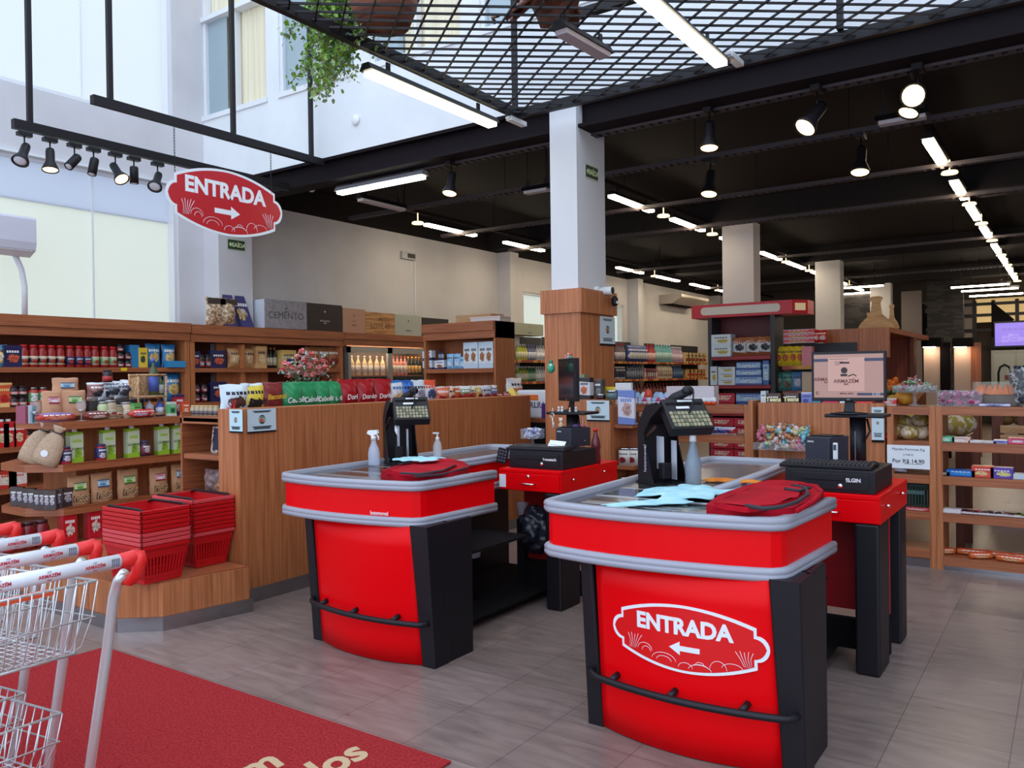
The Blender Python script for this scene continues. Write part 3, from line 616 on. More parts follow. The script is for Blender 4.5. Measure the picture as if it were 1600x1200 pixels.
# cameras on the column
p = at(936, 456, X=CX1)
t = thing('security_camera', 'white bullet camera on the column above the wooden collar', 'camera', (CX1, p.y, p.z))
B().lathe([(.045, 0), (.045, .03), (.03, .035)], 16, M=Matrix.Translation((0, -.06, 0)) @ Matrix.Rotation(PI / 2, 4, 'Y')).obj('mount', WHITEP, t)
B().lathe([(.03, 0), (.038, .02), (.038, .12), (.034, .125)], 16, M=Matrix.Translation((.03, -.03, 0)) @ Matrix.Rotation(PI / 2, 4, 'Y')).obj('housing', WHITEP, t); B().lathe([(.032, .126), (.03, .13)], 16, M=Matrix.Translation((.03, -.03, 0)) @ Matrix.Rotation(PI / 2, 4, 'Y')).obj('lens', BLKPL, t)
p = at(956, 470, X=CX1 + .077)
t = thing('lens_camera', 'small black camera hanging on the column collar', 'camera', (CX1 + .078, p.y, p.z)); B().lathe([(.02, -.05), (.03, -.03), (.03, .02), (.015, .04)], 12, (.03, 0, 0)).obj('body', BLKPL, t); B().lathe([(.014, 0), (.014, .01)], 12, M=Matrix.Translation((.055, -.01, -.02)) @ Matrix.Rotation(PI / 2, 4, 'Y')).obj('lens', WHITEP, t)
def poster(loc, rz, w, h, label, m2=(200, 215, 220), name='poster'):
    t = thing(name, label, 'notice', loc, rz); B().box(-w / 2, w / 2, -.003, 0, -h / 2, h / 2).obj('sheet', flat(m2, .5), t)
    B().lathe([(w * .13, 0), (w * .13, .001)], 14, M=Matrix.Translation((0, -.0035, h * .02)) @ Matrix.Rotation(PI / 2, 4, 'X')).obj('round_picture', pk((150, 170, 150), (40, 60, 50), (200, 90, 70), 6), t)
    g = flat((70, 80, 84), .6); b = B()
    for z, q in ((.40, .32), (.36, .26), (-.30, .34), (-.35, .28), (-.39, .3)): b.box(-w * q, w * q, -.0045, -.0032, h * z - .0035, h * z + .0035)
    b.obj('print_lines', g, t); B().box(-w / 2, w / 2, -.006, 0, -h / 2 - h * .07, -h / 2).obj('foot_strip', BLACKM, t)
    return t
p = at(949, 516, X=CX1 + .052); poster((CX1 + .052, p.y, p.z), RX, .29, .25, 'small grey notice on the walnut side of the column')
# ------------------------------------------------------------------ checkouts
REDC = mat('red_gloss', srgb(232, 0, 10), .36, spec=.16)
STEELT = noisy('steel_top', (.20, .20, .22), (.27, .27, .29), (4, 4, 4), .16, metal=.9)
BELT = mat('belt_top', (.10, .09, .10), .22)
HEAD = [(-.62, 0), (-.61, -.055), (-.575, -.085), (-.50, -.10), (-.40, -.113), (-.28, -.12), (-.16, -.118), (-.04, -.108), (.08, -.092), (.20, -.070), (.30, -.045), (.345, -.03), (.375, .0), (.385, .04), (.40, .3), (.415, .60)]
TAIL = [(-.12, .60), (-.13, 1.40), (-.16, 2.0), (-.22, 2.07), (-.30, 2.09), (-.60, 2.09), (-.67, 2.07), (-.69, 2.0)]
def offset(poly, d):
    n = len(poly); out = []
    for i in range(n):
        a, b, c = Vector(poly[i - 1]), Vector(poly[i]), Vector(poly[(i + 1) % n]); t1 = (b - a).normalized(); t2 = (c - b).normalized()
        n1 = Vector((t1.y, -t1.x)); n2 = Vector((t2.y, -t2.x)); m = (n1 + n2); m = m / max(.4, m.length_squared) * 2 if m.length > 1e-6 else n1
        out.append((b.x + m.x * d, b.y + m.y * d))
    return out
def rim(poly, z0, z1, d0, d1, sel=None):
    """rounded bumper strip following the outline (closed), pushed out to d1"""
    zm = (z0 + z1) / 2; prof = [(d0, z0), (d1 * .7, z0), (d1, z0 + (z1 - z0) * .2), (d1, z0 + (z1 - z0) * .45), (d1 * .86, zm), (d1, z0 + (z1 - z0) * .58), (d1, z1 - (z1 - z0) * .2), (d1 * .7, z1), (d0, z1)]
    b = B(); q = poly[16:] + poly[:16]; rings = []
    for d, z in prof: o_ = offset(poly, d); o_[16] = (poly[16][0] + d, poly[16][1]); o_[15] = (poly[15][0] + d, poly[15][1]); rings.append(o_[16:] + o_[:16])
    n = len(poly)
    vs = [(x, y, prof[k][1]) for k in range(len(prof)) for x, y in rings[k]]; K = len(prof)
    fs = [(k * n + i, k * n + (i + 1) % n, ((k + 1) % K) * n + (i + 1) % n, ((k + 1) % K) * n + i) for k in range(K) for i in range(n - 1)]
    fs += [tuple(k * n for k in range(K)), tuple(k * n + n - 1 for k in range(K - 1, -1, -1))]
    return b.add(vs, fs, 0, True)
def checkout(loc, label, sign):
    t = thing('checkout_counter', label, 'checkout', loc)
    poly = HEAD + TAIL
    B().prism(poly, .775, .915, smooth=False).obj('red_band', REDC, t)
    B().prism(offset(poly, -.022), .915, .942).obj('worktop', STEELT, t)
    rim(poly, .915, .965, -.02, .022).obj('upper_bumper', GREY, t); rim(poly, .727, .777, -.02, .022).obj('lower_bumper', GREY, t)
    B().prism(offset(poly, -.02), .74, .775).obj('underside', BLACKM, t)
    B().box(-.52, .28, .07, .13, .9421, .944).obj('belt_joint', ALU, t); B().box(-.50, -.18, .75, 1.75, .9422, .9445).obj('belt', BELT, t)
    B().box(-.56, .33, .30, .56, .9422, .9442).obj('scanner_plate', mat('dark_glass', (.03, .03, .035), .08), t)
    b = B(); b.box(-.57, .34, .295, .303, .9423, .9455); b.box(-.57, .34, .557, .565, .9423, .9455); b.obj('plate_frame', ALU, t)
    for s, x0, x1 in ((-1, -.462, -.385), (1, .368, .458)):        # front posts, leaning forward towards the top
        p0 = [(x0, .0), (x1, .0), (x1, .12), (x0, .12)]; p1 = [(x0, -.055), (x1 - (.02 if s < 0 else 0), -.055), (x1, .12), (x0, .12)]
        if s > 0: p1[0] = (x0 - .03, -.055)
        B().prism(p0, 0, .74, top=p1).obj('front_post', BLKPL, t, bevel=.012, seg=3)
    B().box(.43, .455, .10, .33, 0, .74).obj('side_panel', BLKPL, t, bevel=.004); B().box(-.455, -.43, .10, 1.95, 0, .74).obj('side_panel', BLKPL, t, bevel=.004)
    B().box(-.43, .43, .13, .15, .02, .74).obj('back_board', BLACKM, t)
    n = 18; b = B(); vs = []                           # bowed red front panel
    for j in range(7):
        v = j / 6; z = .004 + v * .735
        for i in range(n + 1):
            u = i / n * 2 - 1; x = (-.388 + .76 * (u + 1) / 2) if v < 1e9 else 0
            if u > .99: x -= .02 * v
            bow = (.075 * (1 - v) + .045 * v) * (1 - u * u); vs.append((x, .005 - .052 * v - bow, z))
    fs = [(j * (n + 1) + i, j * (n + 1) + i + 1, (j + 1) * (n + 1) + i + 1, (j + 1) * (n + 1) + i) for j in range(6) for i in range(n)]
    b.add(vs, fs, 0, True); o = b.obj('front_panel', REDC, t); sd = o.modifiers.new('thick', 'SOLIDIFY'); sd.thickness = .012; sd.offset = -1
    b = B(); pts = [(-.44, -.005, .245), (-.41, -.05, .243)] + [(-.37 + .78 * k / 14, -.075 - .055 * (1 - (k / 7 - 1) ** 2), .240) for k in range(15)] + [(.425, -.045, .238), (.435, .0, .238)]
    b.tube(pts, .0145, 12).obj('bumper_bar', BLKPL, t)
    for x, y in ((-.30, -.085), (-.03, -.118), (.25, -.095)): B().tube([(x, y, .243), (x + .01, y + .045, .258)], .014, 10).obj('bar_bracket', BLKPL, t)
    b = B(); b.box(-.42, .30, .5, .52, .08, .5); b.box(-.42, .25, .16, 1.2, .46, .475); b.box(-.42, .25, .16, 1.9, .06, .075); b.obj('inner_shelf', BLACKM, t)
    if sign:
        s = thing('x', None, None); bpy.data.objects.remove(s)
        s = B().box(-.001, .001, -.001, .001, 0, .001).obj('entrance_sticker', BLACKM, t, (.0, -.10, .47))
        k = .012
        bs = Matrix(((1, 0, 0, 0), (0, 0, -1, 0), (0, 1, 0, 0), (0, 0, 0, 1)))
        oval_sign(s, .645, .265, bs, -1, .004, .088, mat('sticker_red', srgb(222, 12, 16), .35))
        # follow the bow of the panel
        for o in kids(s):
            me = o.data; bpy.context.view_layer.update(); me.transform(o.matrix_local.copy()); o.matrix_local = Matrix.Identity(4)
            bm = bmesh.new(); bm.from_mesh(me)
            for q in range(-16, 17): bmesh.ops.bisect_plane(bm, geom=bm.verts[:] + bm.edges[:] + bm.faces[:], plane_co=(q * .021, 0, 0), plane_no=(1, 0, 0))
            bmesh.ops.triangulate(bm, faces=bm.faces); bm.to_mesh(me); bm.free()
            for v in me.vertices:
                x = v.co.x + .02; u = (x + .008) / .38; z = v.co.z + .47; vv = z / .74
                v.co.y += (.005 - .052 * vv - (.075 * (1 - vv) + .045 * vv) * (1 - u * u)) + .10 - .003
                v.co.x += .02
    return t
def lean(o): return o
C1, C2 = (-3.17, 3.20, 0), (-1.275, 3.06, 0)
checkout(C1, 'red checkout counter nearer the wooden partition, plain red front', False)
checkout(C2, 'red checkout counter in the foreground with an ENTRADA sticker on its front', True)
PLATE = text('lotomoval', .028, mat('plate_white', (.8, .6, .6), .4), bpy.data.objects['checkout_counter'], (.16, -.0835, .792), (PI / 2, 0, .17), name='maker_plate', off=.03)
def desk(loc, label):
    t = thing('cashier_desk', label, 'desk', loc)
    B().box(-.24, .24, 0, .80, .872, .892).obj('top', REDC, t, bevel=.002)
    c = B().box(-.24, .24, .008, .78, .752, .872).obj('drawer_case', REDC, t, bevel=.002)
    d = B().box(-.232, .232, -.006, .006, .757, .866).obj('drawer', REDC, t, bevel=.002)
    B().tube([(-.05, -.006, .805), (-.045, -.028, .803), (.045, -.028, .803), (.05, -.006, .805)], .005, 8).obj('handle', CHROME, d); B().lathe([(.011, 0), (.011, .008)], 12, M=Matrix.Translation((0, -.006, .85)) @ Matrix.Rotation(PI / 2, 4, 'X')).obj('lock', CHROME, d)
    b = B()
    for y in (.14, .56): b.lathe([(.007, 0), (.007, .022)], 8, M=Matrix.Translation((.24, y, .83 if y < .3 else .84)) @ Matrix.Rotation(PI / 2, 4, 'Y'))
    b.obj('side_pins', CHROME, t)
    B().box(-.232, -.18, -.008, -.006, .77, .855).obj('paper_label', PAPER, d)
    B().box(.12, .235, 0, .25, 0, .752).obj('front_leg', BLKPL, t, bevel=.012); B().box(-.21, .235, .26, .285, .25, .75).obj('modesty_panel', REDD, t); B().box(-.21, .235, .26, .3, .04, .2).obj('foot_board', BLACKM, t); B().box(.12, .235, .60, .78, 0, .752).obj('rear_leg', BLKPL, t, bevel=.01); B().box(-.24, -.2, .3, .78, 0, .752).obj('inner_panel', BLACKM, t)
    return t
D1, D2 = (-2.925, 4.42, 0), (-1.02, 4.28, 0)
desk(D1, 'red drawer desk with chrome handle beside the rear of the nearer-to-partition checkout'); desk(D2, 'red drawer desk of the foreground checkout, under the black cash drawer with keyboard')

def cash_drawer(loc, txt, label, w=.42, dd=.44, rz=0):
    t = thing('cash_drawer', label, 'cash drawer', loc, rz)
    B().box(-w / 2, w / 2, 0, dd, 0, .115).obj('case', BLKPL, t, bevel=.004)
    d = B().box(-w / 2 + .03, w / 2 - .03, -.006, 0, .015, .098).obj('drawer_front', BLKPL, t, bevel=.002)
    B().box(-w * .33, w * .2, -.009, -.005, .06, .064).obj('slot', BLACKM, d); B().lathe([(.012, 0), (.012, .008)], 14, M=Matrix.Translation((w * .13, -.006, .035)) @ Matrix.Rotation(PI / 2, 4, 'X')).obj('lock', CHROME, d)
    text(txt, .026, WHITEP, d, (w * .27, -.0065, .066), off=.03); return t
cash_drawer((-2.925, 4.50, .892), 'bematech', 'black cash drawer on the red desk by the hand-sized printer and figurines'); cash_drawer((-1.03, 4.33, .892), 'ELGIN', 'black cash drawer on the foreground desk, red bag in front of it', .44, .46)
def keyboard(loc, label, rz=0, s=1):
    t = thing('keyboard', label, 'keyboard', loc, rz); B().box(-.225, .225, -.075, .075, 0, .018).obj('base', BLKPL, t, bevel=.004)
    b = B()
    for r in range(5):
        for c in range(21): b.prism([(-.21 + c * .02, -.062 + r * .026), (-.194 + c * .02, -.062 + r * .026), (-.194 + c * .02, -.041 + r * .026), (-.21 + c * .02, -.041 + r * .026)], .018, .026)
    b.obj('keys', mat('key_black', (.03, .028, .032), .5), t, bevel=.001, seg=1); t.rotation_euler = (.07, 0, rz); return t
keyboard((-2.94, 4.585, 1.013), 'black keyboard lying on the cash drawer near the figurines', .04); keyboard((-1.06, 4.42, 1.013), 'black keyboard on the foreground cash drawer', .03)
t = thing('card_stand', 'small black number pad leaning left of the rear cash drawer', 'keypad', (-3.19, 4.50, .967), .3); B().box(-.035, .035, -.01, .01, -.05, .05).obj('body', BLKPL, t, rot=(.1, .25, 0)); bk = B(); [bk.box(-.025 + .02 * i, -.012 + .02 * i, -.014, -.01, .03 - .022 * j, .042 - .022 * j) for i in range(3) for j in range(4)]; bk.obj('keys', flat((90, 90, 100)), t, rot=(.1, .25, 0))
t = thing('computer_mouse', 'black mouse on the foreground cash drawer', 'mouse', (-.86, 4.56, 1.009), .4); B().ball((0, 0, .012), .03, 10, sz=.55).obj('shell', BLKPL, t); B().lathe([(.004, -.003), (.004, .003)], 8, (0, -.015, .028)).obj('wheel', flat((60, 60, 60)), t)
def printer(loc, w, d, h, label, rz=0, slip=False):
    t = thing('receipt_printer', label, 'printer', loc, rz); g = mat('printer_grey', (.03, .03, .045), .45)
    B().box(-w / 2, w / 2, 0, d, 0, h).obj('case', g, t, bevel=.005); B().box(-w / 2 + .01, w / 2 - .01, .03, d - .03, h, h + .006).obj('lid', BLKPL, t, bevel=.002); B().box(-w * .35, w * .35, .02, .028, h, h + .003).obj('paper_slot', BLACKM, t)
    text('EPSON', .013, WHITEP, t, (-w * .26, -.001, h * .8), off=.02); return t
printer((-2.95, 4.90, 1.007 - .0), .15, .2, .13, 'black receipt printer behind the keyboard with figurines on top', -.25)
for q in kids(bpy.data.objects['receipt_printer']): pass
printer((-1.17, 4.66, 1.007), .15, .19, .14, 'dark grey receipt printer between the sweets tray and the monitor', -.35)
t = thing('card_terminal', 'white card slip reader hooked on the grey printer', 'card reader', (-1.065, 4.63, 1.03), -.3); B().box(-.012, .012, -.006, .006, 0, .09).obj('body', WHITEP, t, bevel=.002); B().box(-.008, .008, -.008, -.006, .05, .08).obj('screen', flat((60, 70, 90)), t)

def monitor_stand(x, y, ztop, label):
    t = thing('monitor_stand', label, 'stand', (x, y, 0)); B().lathe([(.045, .9), (.045, ztop - .02)], 16).obj('pole', BLKPL, t); B().box(-.11, .11, -.11, .11, .892, .9).obj('foot', BLKPL, t, bevel=.002)
    B().box(-.16, .16, -.11, .11, ztop - .02, ztop).obj('platform', BLKPL, t, bevel=.006); b = B(); b.box(-.008, -.002, -.047, -.044, .95, ztop - .1); b.obj('slot', flat((110, 110, 110)), t)
    B().tube([(.05, .0, ztop - .03), (.07, -.02, ztop - .1), (.04, -.04, ztop - .16)], .006, 6).obj('cable', BLACK, t); return t
monitor_stand(-1.03, 5.02, 1.262, 'black pole stand carrying the monitor with the shop screen'); monitor_stand(-2.99, 5.10, 1.245, 'black pole stand with shelf of figurines and the sideways monitor')
def monitor(loc, rz, label, w, h, on):
    t = thing('monitor', label, 'monitor', loc, rz)
    B().box(-w / 2, w / 2, -.02, .02, .075, .075 + h).obj('bezel', BLKPL, t, bevel=.004); s = B().box(-w / 2 + .014, w / 2 - .014, -.0215, -.02, .095, .06 + h).obj('screen', mat('lit_screen', srgb(120, 92, 84), .25, emit=srgb(150, 112, 100)[:3], es=.55) if on else mat('dark_screen', (.02, .016, .018), .12), t)
    B().prism([(-.03, 0), (.03, 0), (.03, .03), (-.03, .03)], 0, .12, top=[(-.02, .02), (.02, .02), (.02, .04), (-.02, .04)]).obj('neck', BLKPL, t); B().lathe([(.10, 0), (.10, .006), (.03, .014)], 20, sy=.7).obj('foot', BLKPL, t)
    text('LG', .014, flat((170, 170, 170)), t, (0, -.0205, .084))
    if on:
        dk = flat((52, 30, 30), .5); bar = flat((58, 58, 84), .4); lt = mat('window_panel', srgb(158, 122, 110), .3, emit=srgb(158, 120, 108)[:3], es=.5)
        y = -.022
        b = B(); b.box(-w * .465, w * .465, y - .0004, y, .075 + h * .80, .075 + h * .86); b.box(w * .12, w * .465, y - .0004, y, .075 + h * .115, .075 + h * .165); b.obj('blue_bars', bar, t)
        B().box(-w * .27, w * .22, y - .0012, y - .0004, .075 + h * .2, .075 + h * .88).obj('open_window', lt, t)
        b = B()
        for z0, x0, x1 in ((.845, -.25, .0), (.79, -.18, -.06), (.755, -.18, -.10), (.73, -.17, -.11)): b.box(w * x0, w * x1, y - .0016, y - .0012, .075 + h * z0, .075 + h * (z0 + .008))
        b.box(-w * .11, w * .02, y - .0016, y - .0012, .075 + h * .755, .075 + h * .79); b.obj('text_lines', dk, t)
        text('ARMAZÉM', .029, flat((110, 38, 44)), t, (-.01, y - .0016, .075 + h * .40), off=.02); text('BAS', .014, dk, t, (-.01, y - .0016, .075 + h * .34), off=.03); text('ARMA', .028, flat((110, 38, 44)), t, (-w * .37, y - .0008, .075 + h * .44), off=.02); text('BA', .014, dk, t, (-w * .30, y - .0008, .075 + h * .38), off=.02)
        text('C', .024, dk, t, (-w * .42, y - .0008, .075 + h * .16), off=.03); text('0,00', .024, flat((200, 190, 200)), t, (w * .37, y - .0012, .075 + h * .14)); text('MEDIA AREA', .013, dk, t, (-w * .02, y - .0008, .075 + h * .15), off=.02)
        b = B()                                        # little pan and moustache emblem as simple strokes
        b.lathe([(.018, 0), (.018, .001)], 12, M=Matrix.Translation((-.02, y - .0013, .075 + h * .62)) @ Matrix.Rotation(PI / 2, 4, 'X')); b.box(-.04, -.004, y - .0016, y - .0012, .075 + h * .50, .075 + h * .55); b.tube([(-.0, y - .0014, .075 + h * .5), (.03, y - .0014, .075 + h * .54), (.045, y - .0014, .075 + h * .50)], .003, 4); b.obj('emblem', dk, t)
    return t
monitor((-1.065, 4.96, 1.262), math.radians(4), 'black monitor showing the shop screen in front of the wooden panel', .40, .285, True)
monitor((-3.03, 5.12, 1.245), math.radians(-39), 'black monitor seen nearly edge-on in front of the wooden column, figurines on its top', .34, .31, False)

def bracket_scale(loc, label, rz=0, tag_text=False):
    """steel stand that holds a tilted keypad over the counter"""
    t = thing('keypad_stand', label, 'terminal stand', loc, rz)
    side = [(-.14, 0), (.15, 0), (.10, .26), (.07, .34), (.0, .43), (-.10, .40), (-.16, .30)]
    pr = [(-.02, 0), (.20, 0), (.10, .20), (.12, .33), (.18, .40), (.13, .45), (.02, .41), (-.06, .31), (-.06, .0)]
    pr = [(-.10, 0), (.10, 0), (-.02, .24), (-.04, .30), (.05, .41), (.02, .44), (-.10, .32)]
    Mx = Matrix(((0, 0, 1, 0), (1, 0, 0, 0), (0, 1, 0, 0), (0, 0, 0, 1)))     # (u,v,w)->(x=w,y=u,z=v)
    bp = [(-.16, 0), (.0, 0), (-.07, .20), (-.075, .27), (.06, .385), (.09, .40), (.08, .415), (-.04, .40), (-.16, .30)]
    for y0 in (-.10, .10):
        b = B(); b.prism([(-.13, 0), (.02, 0), (-.06, .20), (-.07, .26), (.0, .34), (.10, .40), (.06, .42), (-.05, .40), (-.13, .30)], y0 - .003, y0 + .003, M=Matrix(((1, 0, 0, 0), (0, 0, 1, 0), (0, 1, 0, 0), (0, 0, 0, 1))))
        b.obj('side_plate', BLACK, t); fix(kids(t)[-1])
    B().box(-.13, -.126, -.10, .10, 0, .30).obj('back_plate', BLACK, t); B().box(-.14, .06, -.11, .11, 0, .006).obj('foot', BLACK, t); b = B(); b.bar((-.125, 0, .30), (-.05, 0, .40), .2, .004); b.obj('top_plate', BLACK, t)
    b = B(); b.bar((-.12, -.09, .2), (.03, -.09, .30), .008, .012); b.obj('strut', mat('warm_steel', (.18, .1, .06), .35, 1), t)
    k = B().box(-.115, .115, -.10, .10, -.03, .03).obj('keypad_body', BLKPL, t, (.12, .03, .345), (.80, 0, 1.45), bevel=.008)
    kk = B(); colr = [B(), B()]
    for r in range(4):
        for c in range(10): colr[0 if (r * 7 + c * 3) % 4 else 1].box(-.10 + c * .0205, -.084 + c * .0205, -.088 + r * .025, -.068 + r * .025, .03, .037)
    colr[0].obj('cream_button_pattern', mat('cream_key', srgb(150, 142, 112), .5), k); colr[1].obj('dim_button_pattern', mat('dim_key', srgb(104, 108, 84), .5), k)
    B().box(-.05, .02, .03, .045, .03, .031).obj('white_label', WHITEP, k); B().box(-.03, .05, .075, .088, .03, .031).obj('white_label', WHITEP, k); B().box(-.10, .10, .055, .07, .029, .032).obj('card_slot', BLACKM, k)
    B().tube([(.0, 0, .40), (.035, .02, .44), (.10, .05, .47)], .03, 12, r1=.022).obj('reader_body', BLKPL, t); B().ball((.10, .055, .475), .032, 10, sz=.8).obj('reader_head', BLKPL, t)
    B().tube([(.12, .05, .49), (.16, .05, .47), (.165, .04, .40), (.14, .02, .34)], .004, 6).obj('cable', BLACK, t)
    b = B(); b.box(-.08, -.01, -.02, -.018, .07, .24); b.box(-.02, .03, .03, .032, .02, .22); b.obj('papers', mat('printed_paper', (.55, .55, .6), .7), t, (0, 0, 0))
    if tag_text: text('lotomoval', .035, flat((190, 190, 200)), t, (-.055, -.1045, .13), (PI / 2, -PI / 2, 0))
    else: b = B(); b.box(.0, .07, -.075, -.07, .24, .275); b.obj('receipts', PAPER, t, rot=(0, .4, 0))
    B().box(.0, .05, -.06, -.01, .03, .11).obj('holder', BLKPL, t, bevel=.004); return t
bracket_scale((-3.66, 4.02, .944), 'black keypad stand on the counter beside the wooden partition', -.6)
bracket_scale((-1.71, 3.88, .944), 'black keypad stand on the foreground checkout beside the spray bottles', -.6, True)

# ------------------------------------------------------------------ walnut furniture
def shelf_unit(name, label, cat, x0, x1, y0, y1, z1, shelves, face, backm=WOODD, th=.05, post=.05, sides=(1, 1), cornice=0, back=True, z0=0, bm=None):
    """open unit; face 'X' (front at x1) or 'Y' (front at y0)"""
    t = thing(name, label, cat, ((x0 + x1) / 2, (y0 + y1) / 2, 0)); cx, cy = t.location.x, t.location.y
    L = lambda b, a0, a1, b0, b1, c0, c1: b.box(a0 - cx, a1 - cx, b0 - cy, b1 - cy, c0, c1)
    if face == 'X':
        for k, y in enumerate((y0, y1 - post)):
            if sides[k]: b = B(); L(b, x0, x1, y, y + post, z0, z1); b.obj('side_panel', WOODV, t)
        if back: b = B(); L(b, x0, x0 + .02, y0 + post, y1 - post, z0, z1 - .02); b.obj('back_panel', backm, t)
        for z in shelves: b = B(); L(b, x0 + .02, x1 + .01, y0 + post * sides[0], y1 - post * sides[1], z - th, z); b.obj('shelf', WOODH, t)
        if cornice: b = B(); L(b, x0, x1 + .02, y0 - .0, y1, z1 - cornice, z1 - cornice * .55); L(b, x0, x1 + .045, y0, y1, z1 - cornice * .55, z1); b.obj('cornice', WOODH, t)
    else:
        for k, x in enumerate((x0, x1 - post)):
            if sides[k]: b = B(); L(b, x, x + post, y0, y1, z0, z1); b.obj('side_panel', WOODV, t)
        if back: b = B(); L(b, x0 + post, x1 - post, y1 - .02, y1, z0, z1 - .02); b.obj('back_panel', backm, t)
        for z in shelves: b = B(); L(b, x0 + post * sides[0], x1 - post * sides[1], y0 - .01, y1 - .02, z - th, z); b.obj('shelf', WOODH, t)
        if cornice: b = B(); L(b, x0, x1, y0 - .02, y1, z1 - cornice, z1 - cornice * .55); L(b, x0, x1, y0 - .045, y1, z1 - cornice * .55, z1); b.obj('cornice', WOODH, t)
    return t
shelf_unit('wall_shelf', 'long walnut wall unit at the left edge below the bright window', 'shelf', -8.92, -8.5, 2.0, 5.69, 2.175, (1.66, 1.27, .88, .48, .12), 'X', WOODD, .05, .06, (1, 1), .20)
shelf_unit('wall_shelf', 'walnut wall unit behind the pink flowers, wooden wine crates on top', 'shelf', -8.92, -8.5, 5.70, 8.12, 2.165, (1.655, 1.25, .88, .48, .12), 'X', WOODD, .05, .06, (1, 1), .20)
b = B(); b.box(-8.88, -8.52, 6.42, 6.48, .1, 1.95); o = b.obj('divider', WOODV, bpy.data.objects['wall_shelf.001'] , (8.71, -6.91, 0))
B().box(.02, .06, -.75, .02, .1, 1.96).obj('pillar_facing', WOODV, bpy.data.objects['wall_shelf.001'])
# drinks fridge
t = thing('drinks_fridge', 'glass-doored drinks fridge set into the walnut wall unit', 'fridge', (-8.7, 9.05, 0)); b = B(); b.box(-.2, .2, -.9, -.86, 0, 2.0); b.box(-.2, .2, .86, .9, 0, 2.0); b.box(-.22, -.2, -.9, .9, 0, 2.0); b.box(-.2, .2, -.9, .9, 0, .3); b.obj('cabinet', mat('fridge_inside', (.10, .07, .06), .5), t)
b = B(); b.box(-.22, .24, -.93, .93, 1.98, 2.07); b.box(-.22, .265, -.93, .93, 2.07, 2.16); b.obj('cornice', WOODH, t)
for s in (0, 1):
    y0 = -.86 + s * .86; f = B(); 
    for q in ((y0, y0 + .05, .3, 1.97), (y0 + .81, y0 + .86, .3, 1.97), (y0, y0 + .86, 1.88, 1.97), (y0, y0 + .86, .3, .38)): f.box(.2, .235, *q)
    f = f.obj('door', ALU, t); B().box(.212, .218, y0 + .05, y0 + .81, .38, 1.88).obj('pane', glass('fridge_glass', (.35, .4, .42), .06, .04), f); B().box(.235, .26, y0 + (.76 if s == 0 else .02), y0 + (.80 if s == 0 else .06), .9, 1.4).obj('handle', ALU, f)
B().box(.12, .16, -.8, .8, 1.90, 1.93).obj('lamp', mat('fridge_lamp', (1, .9, .7), .5, emit=(1, .80, .52), es=14), t)
for z in (1.55, 1.15, .75): B().box(-.2, .18, -.86, .86, z - .015, z).obj('shelf', WOODH, t)
# partition behind the checkouts
t = thing('wooden_partition', 'long walnut partition running behind the first checkout, snack bags along its top', 'partition', (-4.66, 5.15, 0))
B().box(-.11, .11, -1.75, 1.77, .10, 1.31).obj('panel', WOODV, t, bevel=.002); B().box(-.10, .095, -1.72, 1.75, 0, .10).obj('plinth', STEEL, t)
b = B(); b.box(-.62, -.11, -1.70, 1.75, 1.20, 1.24); b.box(-.62, -.60, -1.7, 1.75, 0, 1.28); b.obj('snack_tray', WOODH, t)
def edge(o): return o
# low platform and stepped shelf
t = thing('display_platform', 'low walnut platform with cut corner and steel plinth under the red baskets', 'platform', (-5.9, 3.0, 0))
pp = [(1.49, .36), (1.375, -.18), (1.18, -.34), (-1.3, -.34), (-1.3, 1.4), (.6, 1.4), (.6, .42)]
B().prism(pp, .085, .285).obj('body', WOODV, t); B().prism(offset(pp, .008), .283, .295).obj('top', WOODH, t); B().prism(offset(pp, -.015), 0, .085).obj('plinth', STEEL, t)
for o in kids(t): fix(o)
t = thing('stepped_shelf', 'walnut island shelf with cut corners, full of pouches and cartons, at left', 'shelf', (-6.2, 3.7, 0))
sp_ = [(0, .60), (0, -.62), (-.22, -.79), (-.60, -.79), (-.92, -.50), (-.92, .60)]; sp1 = [(0, .60), (0, -.62), (-.55, -.70), (-.92, -.40), (-.92, .60)]
for z, q in ((1.206, sp1), (.89, sp_), (.563, sp_)):
    o = fix(B().prism(q, z - .055, z).obj('shelf', WOODH, t))
B().box(-.72, -.20, -.42, .58, .295, 1.15).obj('core', WOODV, t); b = B(); b.box(-.08, .0, .56, .60, .295, 1.15); b.obj('end_post', WOODV, t)
b = B()
for z in (.89, .563): b.box(-.005, .005, -.60, .60, z, z + .006)
b.obj('lip', WOODH, t)
# side rack beside the partition end
t = shelf_unit('side_rack', 'small walnut rack beside the partition end, jars on its top', 'shelf', -5.24, -4.775, 3.46, 3.80, 1.25, (1.25, .985, .70, .42), 'Y', WOODD, .035, .03, (0, 1), 0, False)
B().box(-.235, -.215, .12, .17, 0, 1.25).obj('rear_post', WOODV, t)
# corner unit in front of the fridge
t = shelf_unit('display_shelf', 'tall walnut display unit with blue and white packs, right of the fridge', 'shelf', -6.72, -5.61, 7.8, 8.2, 2.17, (1.61, 1.18, .8, .4), 'Y', WOODV, .05, .03, (1, 1), .20)
